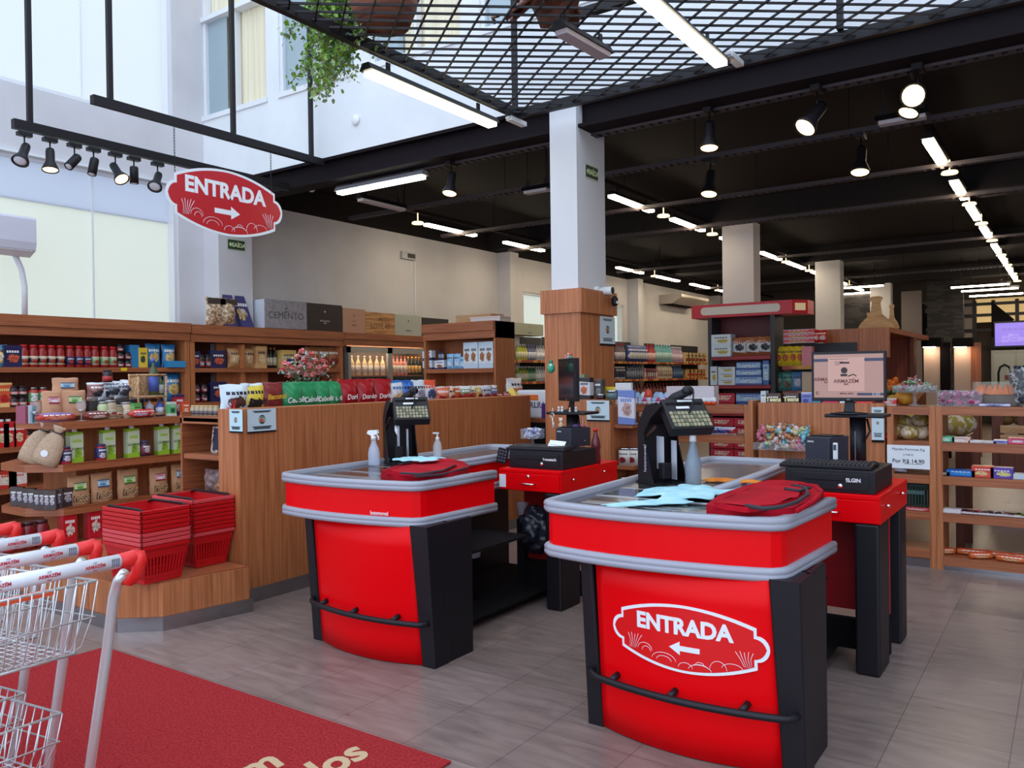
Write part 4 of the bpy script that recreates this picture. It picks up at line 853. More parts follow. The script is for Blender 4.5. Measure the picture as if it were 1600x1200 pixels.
# service cabinet right of the column
t = thing('service_cabinet', 'walnut cabinet with a slanted top corner right of the column, boxes on top', 'cabinet', (-3.33, 6.1, 0)); B().box(-.25, .14, -.15, .14, 0, 1.305).obj('body', WOODV, t); B().prism([(.14, 0), (.20, 0), (.20, 1.24), (.14, 1.305)], -.15, .14, M=Matrix(((1, 0, 0, 0), (0, 0, 1, 0), (0, 1, 0, 0), (0, 0, 0, 1)))).obj('slanted_side', WOODV, t); fix(kids(t)[-1])
b = B(); [b.box(.2, .38, -.10, .14, z - .03, z) for z in (1.10, .76, .52)]; b.box(.2, .38, .13, .14, 0, 1.1); b.obj('side_shelves', WOODH, t)
q = at(934, 641, Y=5.94); poster((q.x, 5.945, q.z), 0, .21, .16, 'pale notice with a small emblem on the cabinet right of the column')
q = at(366, 657, Y=3.38); poster((q.x, 3.395, q.z), 0, .135, .145, 'pale blue notice on the end of the wooden partition', (190, 220, 225)); q = at(409, 656, X=-4.545); poster((-4.545, q.y, q.z), RX, .235, .15, 'pale notice on the long side of the partition below the yellow snack bag')
# row of units across the shop behind the registers
def open_row(name, label, x0, x1, shelves, z1=1.235, post=.045, y0=6.9, y1=7.25, sd=(1, 1)):
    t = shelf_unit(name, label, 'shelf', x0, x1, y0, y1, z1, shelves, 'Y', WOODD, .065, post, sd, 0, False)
    cx = (x0 + x1) / 2; cy = (y0 + y1) / 2; B().box(x0 - cx, x1 - cx, y0 - cy + .02, y1 - cy, 0, .065).obj('plinth', STEEL, t); return t
open_row('low_shelf', 'low open walnut shelf with chocolate eggs, behind the foreground keypad stand', -3.55, -2.29, (1.225, .965, .70, .42, .13))
t = thing('wood_panel', 'walnut lane panel behind the monitor, sweets tray hung on it', 'panel', (-1.72, 6.95, 0)); B().box(-.5, .5, -.03, .03, .1, 1.255).obj('board', WOODV, t); B().box(-.5, .5, -.02, .02, 0, .1).obj('plinth', STEEL, t); B().box(-.5, .5, .03, .30, 1.18, 1.22).obj('ledge', WOODH, t); B().box(-.57, -.53, -.08, .3, .1, 1.27).obj('end_post', WOODV, t)
q = at(1371, 660, Y=6.9); poster((q.x, 6.915, q.z - .01), 0, .09, .26, 'narrow pale tag hanging on the panel right of the monitor')
open_row('low_shelf', 'narrow open walnut bay with bagged fruit and a price notice', -1.20, -.862, (1.235, .965, .71, .43, .14))
open_row('low_shelf', 'wide open walnut shelf at the right edge, gum and biscuits on it', -.86, 1.0, (1.235, .965, .71, .43, .10))
q = at(1419, 714, Y=6.88); t = thing('price_notice', 'white printed price notice for papaya fixed on the narrow bay', 'notice', (q.x, 6.884, q.z))
B().box(-.15, .15, -.003, 0, -.09, .09).obj('sheet', PAPER, t); kk = flat((40, 42, 60), .6); text('Mamão Formosa Kg', .028, kk, t, (0, -.0035, .058)); text('[11468-9]', .018, kk, t, (0, -.0035, .016)); text('Por R$ 14,90', .042, kk, t, (0, -.0035, -.034), off=.015); B().box(-.03, .10, -.004, -.003, -.055, -.052).obj('underline', kk, t)
# red gondola
t = thing('red_gondola', 'tall dark display stand with a red illuminated-style header, snack packs on red shelves', 'display stand', (-3.89, 11.6, 0)); DG = mat('dark_grey_metal', (.03, .03, .035), .5)
for x in (-.47, .44): B().box(x - .03, x + .03, -.18, .25, 0, 2.34).obj('side_panel', DG, t)
B().box(-.44, .41, .2, .22, 0, 2.34).obj('back_panel', mat('maroon', srgb(96, 16, 22), .5), t)
for z in (1.755, 1.345, .95, .62, .3): s = B().box(-.44, .41, -.2, .2, z - .05, z).obj('shelf', REDD, t)
B().prism([(-.74, -.2), (.72, -.2), (.88, -.02), (.88, .3), (-.74, .3)], 2.325, 2.515).obj('header', REDD.copy() if 0 else mat('header_red', srgb(196, 30, 44), .4), t); fix(kids(t)[-1])
def rrect(w, h, r, n=5): 
    o = []
    for cx, cy, a0 in ((w / 2 - r, h / 2 - r, 0), (-w / 2 + r, h / 2 - r, 90), (-w / 2 + r, -h / 2 + r, 180), (w / 2 - r, -h / 2 + r, 270)):
        for k in range(n + 1): a = math.radians(a0 + 90 * k / n); o.append((cx + r * math.cos(a), cy + r * math.sin(a)))
    return o
B().prism(rrect(1.15, .115, .05), .2, .206, M=Matrix.Translation((-.02, 0, 2.42)) @ Matrix.Rotation(PI / 2, 4, 'X')).obj('pale_panel', mat('header_panel', srgb(214, 208, 196), .4), t); fix(kids(t)[-1])
B().box(-.08, .08, -.004, .004, -.05, .05).obj('side_lightbox', mat('header_side', srgb(205, 180, 140), .4, emit=(1, .8, .5), es=.15), t, (.804, -.115, 2.42), (0, 0, math.atan2(.18, .16)))
# wall gondolas along the far left wall
def gondola(name, label, x0, x1, y0, y1, z1, shelves, face, n=1):
    t = thing(name, label, 'shelf', ((x0 + x1) / 2, (y0 + y1) / 2, 0)); cx, cy = t.location.x, t.location.y
    sm = noisy('gondola_shelf', srgb(150, 60, 44), srgb(204, 150, 70), (1, 9, 1) if face == 'X' else (9, 1, 1), .5, 2, .5, .56)
    if face == 'X':
        B().box(x0 - cx, x0 - cx + .03, y0 - cy, y1 - cy, 0, z1).obj('back_panel', DG, t)
        for z in shelves: B().box(x0 - cx + .03, x1 - cx, y0 - cy, y1 - cy, z - .03, z).obj('shelf', DG, t); B().box(x1 - cx, x1 - cx + .012, y0 - cy, y1 - cy, z - .045, z + .005).obj('price_strip', sm, t)
    else:
        B().box(x0 - cx, x1 - cx, y1 - cy - .03, y1 - cy, 0, z1).obj('back_panel', DG, t)
        for z in shelves: B().box(x0 - cx, x1 - cx, y0 - cy, y1 - cy - .03, z - .03, z).obj('shelf', DG, t); B().box(x0 - cx, x1 - cx, y0 - cy - .012, y0 - cy, z - .045, z + .005).obj('price_strip', sm, t)
    return t
gondola('gondola_shelf', 'black wall gondola of drinks bottles seen just left of the column', -8.95, -8.5, 10.1, 14.0, 2.29, (1.815, 1.41, 1.0, .5), 'X')
gondola('gondola_shelf', 'black wall gondola with cleaning products seen right of the column', -8.95, -8.5, 14.05, 22.4, 2.31, (1.82, 1.41, 1.0, .5), 'X')
gondola('gondola_shelf', 'dark gondola with yellow bags right of the red-topped stand', -3.34, -2.45, 11.5, 11.95, 1.92, (1.60, 1.25, .9, .5), 'Y')
# fruit island with sloping walnut canopy
t = thing('fruit_island', 'large walnut fruit island with a sloping canopy behind the monitor', 'produce stand', (-2.4, 13, 0))
B().box(-.5, .36, -1.05, -1.0, 1.70, 2.11).obj('front_fascia', WOODV, t)
b = B(); b.prism([(-.99, 2.04), (2.6, 2.04), (2.6, 2.11), (-.99, 2.11)], -.5, .36, M=Matrix(((0, 0, 1, 0), (1, 0, 0, 0), (0, 1, 0, 0), (0, 0, 0, 1)))); b.obj('canopy', WOODV, t); fix(kids(t)[-1])
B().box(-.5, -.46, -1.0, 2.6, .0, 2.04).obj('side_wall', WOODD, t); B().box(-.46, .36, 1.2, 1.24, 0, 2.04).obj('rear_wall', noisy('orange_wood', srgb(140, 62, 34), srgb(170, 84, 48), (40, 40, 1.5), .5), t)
b = B(); b.box(-.46, .36, -1.0, 1.2, .0, .9); b.obj('counter_body', WOODV, t); B().box(.30, .36, 1.0, 1.2, .9, 2.04).obj('post', WOODD, t)
# ------------------------------------------------------------------ goods on the wall unit at the left edge
XW = -8.60
def Yof(px, X=XW): return at(px, 600, X=X).y
def Xof(px, Y): return at(px, 600, Y=Y).x
TOM = flat((150, 26, 24), .25); DRK = flat((44, 22, 26), .3); RLID = flat((196, 24, 30), .35); GRN = pk((120, 150, 96), (200, 190, 160), (180, 60, 40), 4); NVY = pk((30, 32, 70), (38, 34, 78), (200, 90, 60), 3, .35, .2, .80)
LBK = pk((40, 34, 36), (210, 190, 160), (190, 60, 40), 4); LNV = pk((44, 40, 74), (60, 50, 90), (200, 70, 60), 4)
for i, px in enumerate((35, 50, 64, 78, 92, 107, 121, 134, 146, 161, 174)):
    k = 0 if i < 5 else 1 if i < 8 else 2
    put('tj%d' % k, mk_jar(.045, .225, TOM, RLID, (LBK, LNV, GRN)[k]), (XW + .03, Yof(px), 1.66), RX, '%s tall tomato sauce bottle from the left on the top shelf at left edge' % nth(i), 'sauce jar', 'tomato sauce bottles on the top wall shelf')
put('navybox', mk_box('pasta_box', .17, .07, .215, NVY), (XW + .03, Yof(16), 1.66), RX, 'navy pasta box at the left end of the tomato bottle row', 'box')
put('ybag', mk_bag(.16, .22, .08, pk((230, 180, 70), (90, 150, 180), (240, 220, 180), 4), 3, 'pasta_bag'), (XW + .03, Yof(-4), 1.66), RX, 'yellow and blue pasta bag at the left picture edge', 'bag')
for i, (px, z) in enumerate(((185, 1.66), (185, 1.745), (185, 1.83), (197, 1.66), (197, 1.745))):
    put('bj', mk_jar(.045, .083, flat((40, 22, 26), .3), flat((20, 18, 22), .4), pk((50, 20, 26), (190, 40, 40), (220, 210, 200), 4), 'small_jar'), (XW + .03, Yof(px), z), RX, '%s small black jar of the stack right of the tomato bottles, %s' % (('lowest', 'middle', 'topmost')[i % 3], 'left column' if px == 185 else 'right column'), 'jar', 'stacked small black jars')
BLU = pk((40, 120, 170), (36, 110, 165), (220, 180, 110), 3, .35, .3, .62)
put('bpk0', mk_box('pasta_pack', .11, .12, .25, flat((46, 124, 176), .35)), (XW, Yof(207), 1.66), RX, 'tall plain blue pasta pack right of the black jars', 'pasta pack')
put('bpk1', mk_box('pasta_pack', .10, .09, .22, pk((225, 190, 60), (225, 190, 60), (60, 70, 60), 5)), (XW + .03, Yof(219), 1.66), RX, 'blue pasta pack with a tall yellow label', 'pasta pack')
for i, (px, l, w_) in enumerate(((238, 'large blue pasta bag with a picture window, left one', .17), (262, 'large blue pasta bag with a picture window, right one', .16))):
    put('bb%d' % i, mk_bag(w_ + .02, .27, .09, BLU, 5 + i, 'pasta_bag'), (XW + .02, Yof(px), 1.66), RX, l, 'pasta bag')
put('bpk2', mk_box('pasta_pack', .22, .09, .075, flat((52, 136, 186), .35)), (XW + .10, Yof(266), 1.66), RX, 'blue pasta pack lying flat before the blue bags', 'pasta pack')
put('ptag', mk_box('price_tag', .07, .004, .035, flat((235, 200, 30), .5)), (-8.487, Yof(194, -8.49), 1.62), RX, 'yellow price tag on the top wall shelf edge', 'price tag')
ORG = pk((210, 90, 50), (235, 190, 120), (190, 40, 40), 4)
put('ob', mk_box('snack_box', .14, .08, .24, ORG), (XW, Yof(4), 1.27), RX, 'orange and cream box at the left edge of the second wall shelf', 'box')
for i, (px, z) in enumerate(((19, 1.27), (19, 1.375), (32, 1.27), (32, 1.375))):
    put('j2', mk_jar(.047, .10, DRK, flat((24, 20, 24), .4), pk((190, 60, 44), (60, 60, 60), (210, 220, 210), 4), 'small_jar'), (XW + .02, Yof(px), z), RX, '%s jar in the %s stack beside the orange box on the second wall shelf' % ('lower' if i % 2 == 0 else 'upper', 'left' if px == 19 else 'right'), 'jar', 'stacked jars on the second wall shelf')
for i, px in enumerate((50, 65)): put('can', mk_jar(.05, .19, pk((110, 140, 96), (190, 60, 44), (220, 220, 210), 4), flat((150, 150, 150), .3, 1), None, 'tin_can'), (XW + .02, Yof(px), 1.27), RX, '%s green and red tin beside the jar stacks' % ('left', 'right')[i], 'tin', 'green tins on the second wall shelf')
put('bbb', mk_bag(.22, .33, .1, BLU, 9, 'pasta_bag'), (XW, Yof(268), 1.27), RX, 'blue pasta bag on the second wall shelf behind the wicker basket', 'pasta bag'); put('bbc', mk_bag(.2, .3, .1, flat((40, 116, 170), .35), 10, 'pasta_bag'), (XW, Yof(214), 1.27), RX, 'plain blue bag on the second wall shelf behind the jars', 'pasta bag')
for i, (px, l) in enumerate(((118, 'left'), (140, 'middle'), (160, 'right'))): put('can2', mk_jar(.05, .14, pk((60, 60, 90), (170, 50, 44), (220, 220, 210), 4), flat((150, 150, 150), .3, 1), None, 'tin_can'), (XW + .02, Yof(px), 1.27), RX, '%s dark tin in the row on the second wall shelf behind the pouches' % l, 'tin', 'dark tins behind the pouches')
REDC_ = pk((196, 30, 30), (205, 36, 34), (225, 190, 150), 3)
for i, px in enumerate((-2, 9, 25)): put('rc', mk_carton(.115, .08, .25, REDC_), (XW + .03, Yof(px), .88), RX, '%s red drink carton from the left on the third wall shelf' % nth(i), 'carton', 'red cartons on the third wall shelf')
for i, px in enumerate((38, 60, 84)): put('ocs', mk_bottle(.035, .2, DRK, RLID, flat((200, 90, 50))), (XW + .03, Yof(px), .88), RX, '%s dark bottle behind the burlap bags' % nth(i), 'bottle', 'dark bottles behind the burlap bags')
for i, (px, c) in enumerate(((4, ((220, 190, 170), (190, 50, 40), (230, 210, 190))), (20, ((225, 200, 190), (200, 80, 50), (240, 220, 210))))): put('wb%d' % i, mk_box('biscuit_box', .17, .10, .17, pk(*c, 4)), (XW + .02, Yof(px), .48), RX, '%s pale biscuit box on the lowest visible wall shelf' % ('left', 'right')[i], 'box')
# ---- second wall unit
put('nb2', mk_box('pasta_box', .13, .07, .20, NVY), (XW + .02, Yof(302), 1.655), RX, 'narrow navy box at the left end of the unit behind the sign', 'box'); put('nb3', mk_box('pasta_box', .21, .07, .215, NVY), (XW + .03, Yof(337), 1.655), RX, 'navy box with breadsticks picture on the second unit top shelf', 'box')
for i, px in enumerate((312, 322)): put('dj', mk_jar(.042, .16, DRK, flat((50, 44, 60), .4), pk((60, 30, 40), (190, 60, 50), (200, 190, 190), 4)), (XW + .03, Yof(px), 1.655), RX, '%s dark jar between two navy boxes, upper shelf' % ('left', 'right')[i], 'jar', 'dark jars between navy boxes')
GLD = pk((196, 146, 96), (208, 164, 110), (226, 196, 150), 4, .35)
for i, (px, w_) in enumerate(((366, .19), (388, .19))): put('pan%d' % i, mk_bag(.2, .25, .12, GLD, 20 + i, 'cake_bag'), (XW, Yof(px), 1.655), RX, '%s golden cake bag on the shelf behind the flowers' % ('left', 'right')[i], 'cake bag')
put('pan3', mk_box('cake_box', .16, .12, .28, GLD), (XW, Yof(405), 1.655), RX, 'tall golden cake box right of the golden bags', 'box')
for i, px in enumerate((420, 425, 431)): put('db', mk_bottle(.028, .27, flat((24, 22, 20), .2), flat((190, 160, 80), .3), flat((200, 190, 160))), (XW - .02, Yof(px), 1.655), RX, '%s dark bottle beside the golden cake box' % nth(i), 'bottle', 'dark bottles beside the golden box')
put('gb', mk_box('cake_box', .24, .14, .24, pk((214, 180, 100), (206, 170, 96), (60, 60, 120), 3, .35, .3, .6)), (XW, Yof(447), 1.655), RX, 'gold box with blue emblem behind the pink flowers', 'box')
for i, (px, s) in enumerate(((488, 0), (505, 1), (520, 2))): put('bz%d' % i, mk_bag(.24, .30, .14, pk((168, 110, 70), (190, 140, 100), (150, 60, 50), 3), 30 + s, 'sweet_bag'), (XW, Yof(px), 1.655), RX, '%s bronze gift bag right of the pink flowers' % nth(i), 'gift bag', 'bronze gift bags right of the flowers')
for i, (px, z) in enumerate(((303, 1.25), (315, 1.25), (303, 1.36), (315, 1.36))): put('dj2', mk_jar(.045, .105, DRK, flat((30, 24, 30), .4), pk((60, 24, 34), (190, 50, 50), (200, 200, 210), 5), 'small_jar'), (XW + .03, Yof(px), z), RX, '%s dark jar of the %s pair on the shelf above the small rack' % ('lower' if i < 2 else 'upper', 'left' if px == 303 else 'right'), 'jar', 'dark jars above the small rack')
put('nb4', mk_box('pasta_box', .22, .07, .24, NVY), (XW + .03, Yof(337), 1.25), RX, 'navy box with breadsticks picture, one shelf below its look-alike', 'box')
for i, (px, z) in enumerate(((305, .88), (318, .88), (330, .88))): put('nb5', mk_box('biscuit_pack', .15, .09, .19, LNV), (XW + .03, Yof(px), z), RX, '%s navy pack on the shelf seen through the small rack' % nth(i), 'pack', 'navy packs seen through the small rack')
# ---- on top of the wall units
TOPZ = 2.175
for i, px in enumerate((337, 356)):
    put('pb%d' % i, mk_bag(.26, .34, .14, noisy('pasta_bag_clear', srgb(150, 110, 80), srgb(224, 200, 166), (30, 30, 30), .3, 3, .4, .6), 40 + i, 'pasta_bag', extra=lambda t: B().box(-.12, .12, -.05, -.03, .26, .33).obj('header_card', flat((60, 48, 44)), t)), (-8.60, Yof(px, -8.6), TOPZ), RX, '%s clear pasta bag with dark header on top of the wall unit' % ('left', 'right')[i], 'pasta bag')
for i, px in enumerate((365, 384)):
    def f(): 
        t = thing('gift_box', None, None); b = B(); b.prism([(-.13, -.06), (.13, -.06), (.13, .10), (-.13, .10)], 0, .40, top=[(-.07, .06), (.07, .06), (.07, .10), (-.07, .10)]); fix(b.obj('box', pk((66, 62, 110), (70, 66, 116), (205, 175, 120), 3, .4, .3, .66), t)); B().lathe([(.035, 0), (.035, .002)], 14, M=Matrix.Translation((0, -.005, .2)) @ Matrix.Rotation(1.3, 4, 'X')).obj('round_label', flat((206, 196, 180)), t); return t
    put('gx', f, (-8.64, Yof(px, -8.6), TOPZ), RX, '%s tall tapering navy gift box beside the clear pasta bags' % ('left', 'right')[i], 'gift box', 'tapering navy gift boxes')
def crate(px0, px1, y0, y1, X, zt, m, label, words=(), d=.28, lc=None, grain=None, side=None):
    a, b_ = Yof(px0, X), Yof(px1, X); w_ = b_ - a; h = at(px0, y0, X=X).z - zt; h = max(.08, h)
    t = thing('wine_crate', label, 'crate', (X - d / 2, (a + b_) / 2, zt), RX)
    B().box(-w_ / 2 + .004, w_ / 2 - .004, -d / 2 + .006, d / 2, 0, h).obj('box', side or m, t); B().box(-w_ / 2 + .002, w_ / 2 - .002, -d / 2 - .003, -d / 2 + .006, 0, h).obj('front_board', m, t)
    for s, sz, fz, off in words: text(s, sz, lc or BLKPL, t, (0, -d / 2 - .004, h * fz), off=off)
    if words: B().lathe([(.014, 0), (.014, .001)], 8, M=Matrix.Translation((0, -d / 2 - .003, h * .72)) @ Matrix.Rotation(PI / 2, 4, 'X')).obj('emblem', lc or BLKPL, t)
    return t
CEM = noisy('cement_print', srgb(140, 134, 136), srgb(158, 152, 154), (30, 30, 30), .7, 4, .35, .6)
crate(415, 481, 467, 515, -8.52, TOPZ, CEM, 'grey cement-look crate with large dark lettering on the wall unit', (('CEMENTO', .125, .45, .0), ('vinos', .035, .62, 0)), lc=flat((84, 80, 82), .7), side=flat((206, 208, 214), .6))
crate(481, 536, 473, 519, -8.52, TOPZ - .01, flat((34, 20, 24), .45), 'black crate with a small pale emblem on the wall unit', (('BACALHAU', .035, .38, 0), ('1884', .03, .30, 0)), lc=flat((190, 180, 176)))
crate(537, 572, 481, 523, -8.52, TOPZ - .015, flat((196, 146, 120), .6), 'plain pink-tan crate between the black and striped-grain crates', (('gran', .05, .34, .01), ('reserva', .03, .5, 0)), lc=flat((150, 90, 70)))
crate(572, 618, 487, 525, -8.52, TOPZ - .02, noisy('fir_grain', srgb(160, 108, 62), srgb(206, 152, 96), (3, 1.4, 30), .6, 5, .4, .6), 'light wooden crate with strong striped grain and burnt lettering', (('LOTE 43', .11, .38, 0), ('MIOLO', .03, .68, 0)), lc=flat((90, 52, 30)))
crate(618, 660, 491, 528, -8.52, TOPZ - .02, flat((178, 180, 166), .6), 'pale sage crate with a dark square emblem above the fridge', (('KIMPAI', .04, .26, 0),), lc=flat((60, 60, 56)))
crate(661, 702, 496, 520, -8.52, TOPZ - .02, flat((38, 26, 28), .5), 'dark crate half hidden behind the corner unit top')
p = at(722, 500, Y=8.1); t = thing('wine_crate', 'pale wooden crate lying on the tall corner display unit', 'crate', (-6.25, 8.35, 2.17)); B().box(-.28, .28, -.14, .14, 0, .13).obj('box', PINE, t, bevel=.003); text('o', .05, flat((120, 80, 50)), t, (0, -.141, .07))
t = thing('carton_box', 'flat white cardboard box lying on the corner display unit', 'box', (-5.85, 8.05, 2.17)); B().box(-.24, .2, -.1, .12, 0, .055).obj('tray', flat((222, 205, 196), .6), t); B().box(-.25, .21, -.11, .13, .055, .068).obj('lid', flat((230, 214, 206), .6), t)
crate(806, 850, 504, 521, -8.50, 2.29, flat((168, 172, 150), .6), 'sage crate with dark emblem on the black drinks gondola left of the column', (('KIMPAI', .04, .2, 0),), lc=flat((60, 60, 56)), d=.3)
# fridge bottles
fb = [((550, 560, 570, 579, 589, 598), flat((214, 190, 150), .15), flat((226, 190, 190), .3), 'pale gold'), ((609, 615, 621, 627, 633), flat((200, 130, 120), .15), flat((170, 60, 50), .3), 'pink'), ((638, 644, 650, 655), flat((30, 34, 24), .15), flat((226, 140, 40), .3), 'dark orange-labelled')]
for pxs, m, cp, nm in fb:
    for i, px in enumerate(pxs):
        put('fb' + nm, mk_bottle(.040, .29, m, cp, flat((220, 170, 90) if nm[0] == 'd' else (210, 200, 190)), 'wine_bottle'), (-8.60, Yof(px, -8.6), 1.55), RX, '%s %s wine bottle from the left behind the fridge glass' % (nth(i), nm), 'bottle', nm + ' bottles in the fridge')
for i, px in enumerate((552, 566, 582, 612, 626, 642)): put('fbw', mk_bottle(.038, .27, flat((60, 50, 40), .2), flat((190, 190, 190), .3), flat((190, 180, 170)), 'wine_bottle'), (-8.62, Yof(px, -8.6), 1.15), RX, '%s brown bottle on the lower fridge shelf' % nth(i), 'bottle', 'brown bottles on the lower fridge shelf')
# corner display unit
ZC = 1.61; YC = 7.9
wb = pk((210, 225, 235), (120, 170, 205), (236, 238, 240), 3); br = pk((220, 226, 232), (50, 60, 100), (170, 100, 60), 4)
for i, (px, z) in enumerate(((671, ZC), (671, ZC + .125), (687, ZC))): put('cb', mk_box('cereal_box', .15 if px < 680 else .15, .08, .12, br), (Xof(px + (3 if px > 680 else 0), YC), YC, z), 0, ('lower box of the two small stacked breakfast packs, corner unit', 'upper box of the two small stacked breakfast packs, corner unit', 'single breakfast pack right of the stacked pair, corner unit')[i], 'box')
for i, px in enumerate((681, 685.5, 690)): put('swb', mk_bottle(.022, .13, flat((70, 80, 110), .3), flat((60, 60, 90), .3), flat((210, 215, 225)), 'small_bottle'), (Xof(px, YC + .12), YC + .15, ZC + .125), 0, '%s small blue bottle behind the breakfast packs' % nth(i), 'bottle', 'small bottles behind breakfast packs')
t = put('swbx', mk_box('backing_box', .12, .08, .125, flat((190, 205, 220))), (Xof(685.5, YC + .12), YC + .15, ZC), 0, 'pale pack carrying three small bottles, corner unit', 'box')
for i, px in enumerate((704, 715, 724)): put('bp%d' % (i == 2), mk_bag(.11, .19 if i < 2 else .15, .06, pk((150, 195, 225), (120, 175, 215), (220, 230, 240), 4), 51, 'milk_bag'), (Xof(px, YC), YC, ZC), 0, '%s light blue pack in the middle of the corner unit shelf' % nth(i), 'pack', 'light blue packs on the corner unit')
for i, px in enumerate((733, 745, 757, 769)): put('tp', mk_box('wafer_box', .115, .07, .32, pk((222, 228, 230), (200, 214, 226), (170, 110, 70), 3, .35, .3, .68)), (Xof(px, YC), YC - .02 * (i % 2), ZC), 0, '%s tall white wafer box on the corner unit shelf' % nth(i), 'wafer box', 'tall white wafer boxes')

# ------------------------------------------------------------------ black gondolas along the wall: rows of bottles and packs
def line(X, z, px0, px1, n, key, mk, lab, cat, grp, dx=0):
    for i in range(n):
        px = px0 + (px1 - px0) * (i / max(1, n - 1)); put(key, mk, (X + dx, Yof(px, X), z), RX, '%s %s' % (nth(i), lab), cat, grp)
XG = -8.62
line(XG, 1.815, 810, 821, 4, 'gy', mk_bottle(.045, .31, flat((190, 190, 70), .2), flat((226, 226, 230), .3), flat((226, 222, 180)), 'cleaner_bottle'), 'yellow bottle on the top shelf left of the column', 'bottle', 'yellow bottles left of the column')
line(XG, 1.815, 826, 834, 3, 'gv', mk_bottle(.045, .31, flat((120, 120, 160), .2), flat((150, 140, 200), .3), flat((220, 220, 236)), 'cleaner_bottle'), 'violet-capped bottle on the top shelf left of the column', 'bottle', 'violet bottles left of the column')
line(XG, 1.815, 839, 849, 4, 'gw', mk_bottle(.045, .30, flat((206, 206, 212), .2), flat((190, 190, 210), .3), flat((235, 235, 240)), 'cleaner_bottle'), 'white bottle on the top shelf left of the column', 'bottle', 'white bottles left of the column')
line(XG, 1.41, 808, 822, 5, 'gg', mk_bottle(.045, .29, flat((120, 130, 50), .2), flat((210, 210, 214), .3), flat((206, 206, 190)), 'cleaner_bottle'), 'olive bottle on the second shelf left of the column', 'bottle', 'olive bottles left of the column')
line(XG, 1.41, 826, 834, 3, 'gn', mk_bottle(.045, .29, flat((40, 110, 76), .2), flat((210, 210, 214), .3), flat((170, 200, 180)), 'cleaner_bottle'), 'green bottle on the second shelf left of the column', 'bottle', 'green bottles left of the column')
line(XG, 1.41, 838, 849, 4, 'gw2', mk_bottle(.045, .29, flat((190, 196, 200), .2), flat((210, 210, 214), .3), flat((230, 232, 236)), 'cleaner_bottle'), 'clear bottle on the second shelf left of the column', 'bottle', 'clear bottles left of the column')
line(XG, 1.82, 964, 974, 4, 'r1', mk_bottle(.05, .42, flat((110, 90, 104), .3), flat((180, 40, 50), .3), flat((190, 180, 190)), 'cleaner_bottle'), 'grey bottle with red top just right of the column', 'bottle', 'red-topped bottles right of the column')
line(XG, 1.82, 983, 1007, 7, 'r2', mk_bag(.22, .40, .16, pk((50, 70, 150), (44, 60, 140), (226, 226, 232), 4), 61, 'soap_pack'), 'blue detergent pack on the far top shelf', 'pack', 'blue detergent packs on the far top shelf')
line(XG, 1.82, 1012, 1020, 3, 'r3', mk_bottle(.07, .44, flat((180, 40, 60), .3), flat((196, 30, 50), .3), flat((230, 190, 190)), 'cleaner_bottle'), 'crimson bottle on the far top shelf', 'bottle', 'crimson bottles on the far top shelf')
line(XG, 1.82, 1025, 1046, 6, 'r4', mk_bottle(.075, .48, flat((110, 180, 190), .3), flat((220, 228, 230), .3), flat((170, 206, 206)), 'softener_bottle', .4), 'turquoise softener bottle on the far top shelf', 'bottle', 'turquoise softener bottles')
line(XG, 1.82, 1050, 1063, 5, 'r5', mk_bottle(.075, .42, flat((176, 150, 176), .3), flat((206, 206, 220), .3), flat((216, 190, 206)), 'softener_bottle', .4), 'lilac softener bottle on the far top shelf', 'bottle', 'lilac softener bottles')
line(XG, 1.82, 1070, 1098, 6, 'r6', mk_box('soap_carton', .32, .14, .28, pk((214, 190, 140), (208, 180, 130), (150, 50, 40), 3)), 'beige carton at the right end of the far top shelf', 'carton', 'beige cartons on the far top shelf')
line(XG, 1.41, 964, 974, 3, 's1', mk_bag(.2, .3, .1, pk((50, 54, 80), (210, 200, 210), (60, 60, 90), 4), 62, 'soap_pack'), 'dark pack on the second shelf right of the column', 'pack', 'dark packs right of the column')
line(XG, 1.41, 980, 1002, 7, 's2', mk_bottle(.05, .38, flat((70, 86, 116), .3), flat((120, 130, 170), .3), flat((150, 160, 180)), 'cleaner_bottle'), 'slate blue bottle on the far second shelf', 'bottle', 'slate bottles on the far second shelf')
line(XG, 1.41, 1006, 1022, 6, 's3', mk_box('soap_carton', .18, .12, .26, pk((216, 150, 160), (206, 130, 150), (236, 230, 230), 5)), 'pink carton on the far second shelf', 'carton', 'pink cartons on the far second shelf')
line(XG, 1.41, 1027, 1047, 7, 's4', mk_bottle(.06, .40, flat((220, 210, 190), .4), flat((110, 90, 80), .3), flat((190, 170, 150)), 'cleaner_bottle'), 'cream bottle on the far second shelf', 'bottle', 'cream bottles on the far second shelf')
line(XG, 1.41, 1051, 1063, 5, 's5', mk_bottle(.07, .36, flat((50, 80, 130), .4), flat((230, 226, 214), .3), flat((90, 120, 160)), 'cleaner_bottle'), 'deep blue bottle on the far second shelf', 'bottle', 'deep blue bottles on the far second shelf')
line(XG, 1.41, 1072, 1096, 5, 's6', mk_box('soap_carton', .34, .14, .24, pk((210, 180, 120), (206, 150, 90), (190, 60, 40), 3)), 'tan carton at the right end of the far second shelf', 'carton', 'tan cartons on the far second shelf')
line(XG, 1.0, 980, 1066, 18, 't1', mk_bottle(.06, .30, flat((96, 26, 34), .35), flat((150, 40, 50), .3), flat((150, 90, 90)), 'cleaner_bottle'), 'dark red bottle on the far third shelf', 'bottle', 'dark red bottles on the far third shelf')

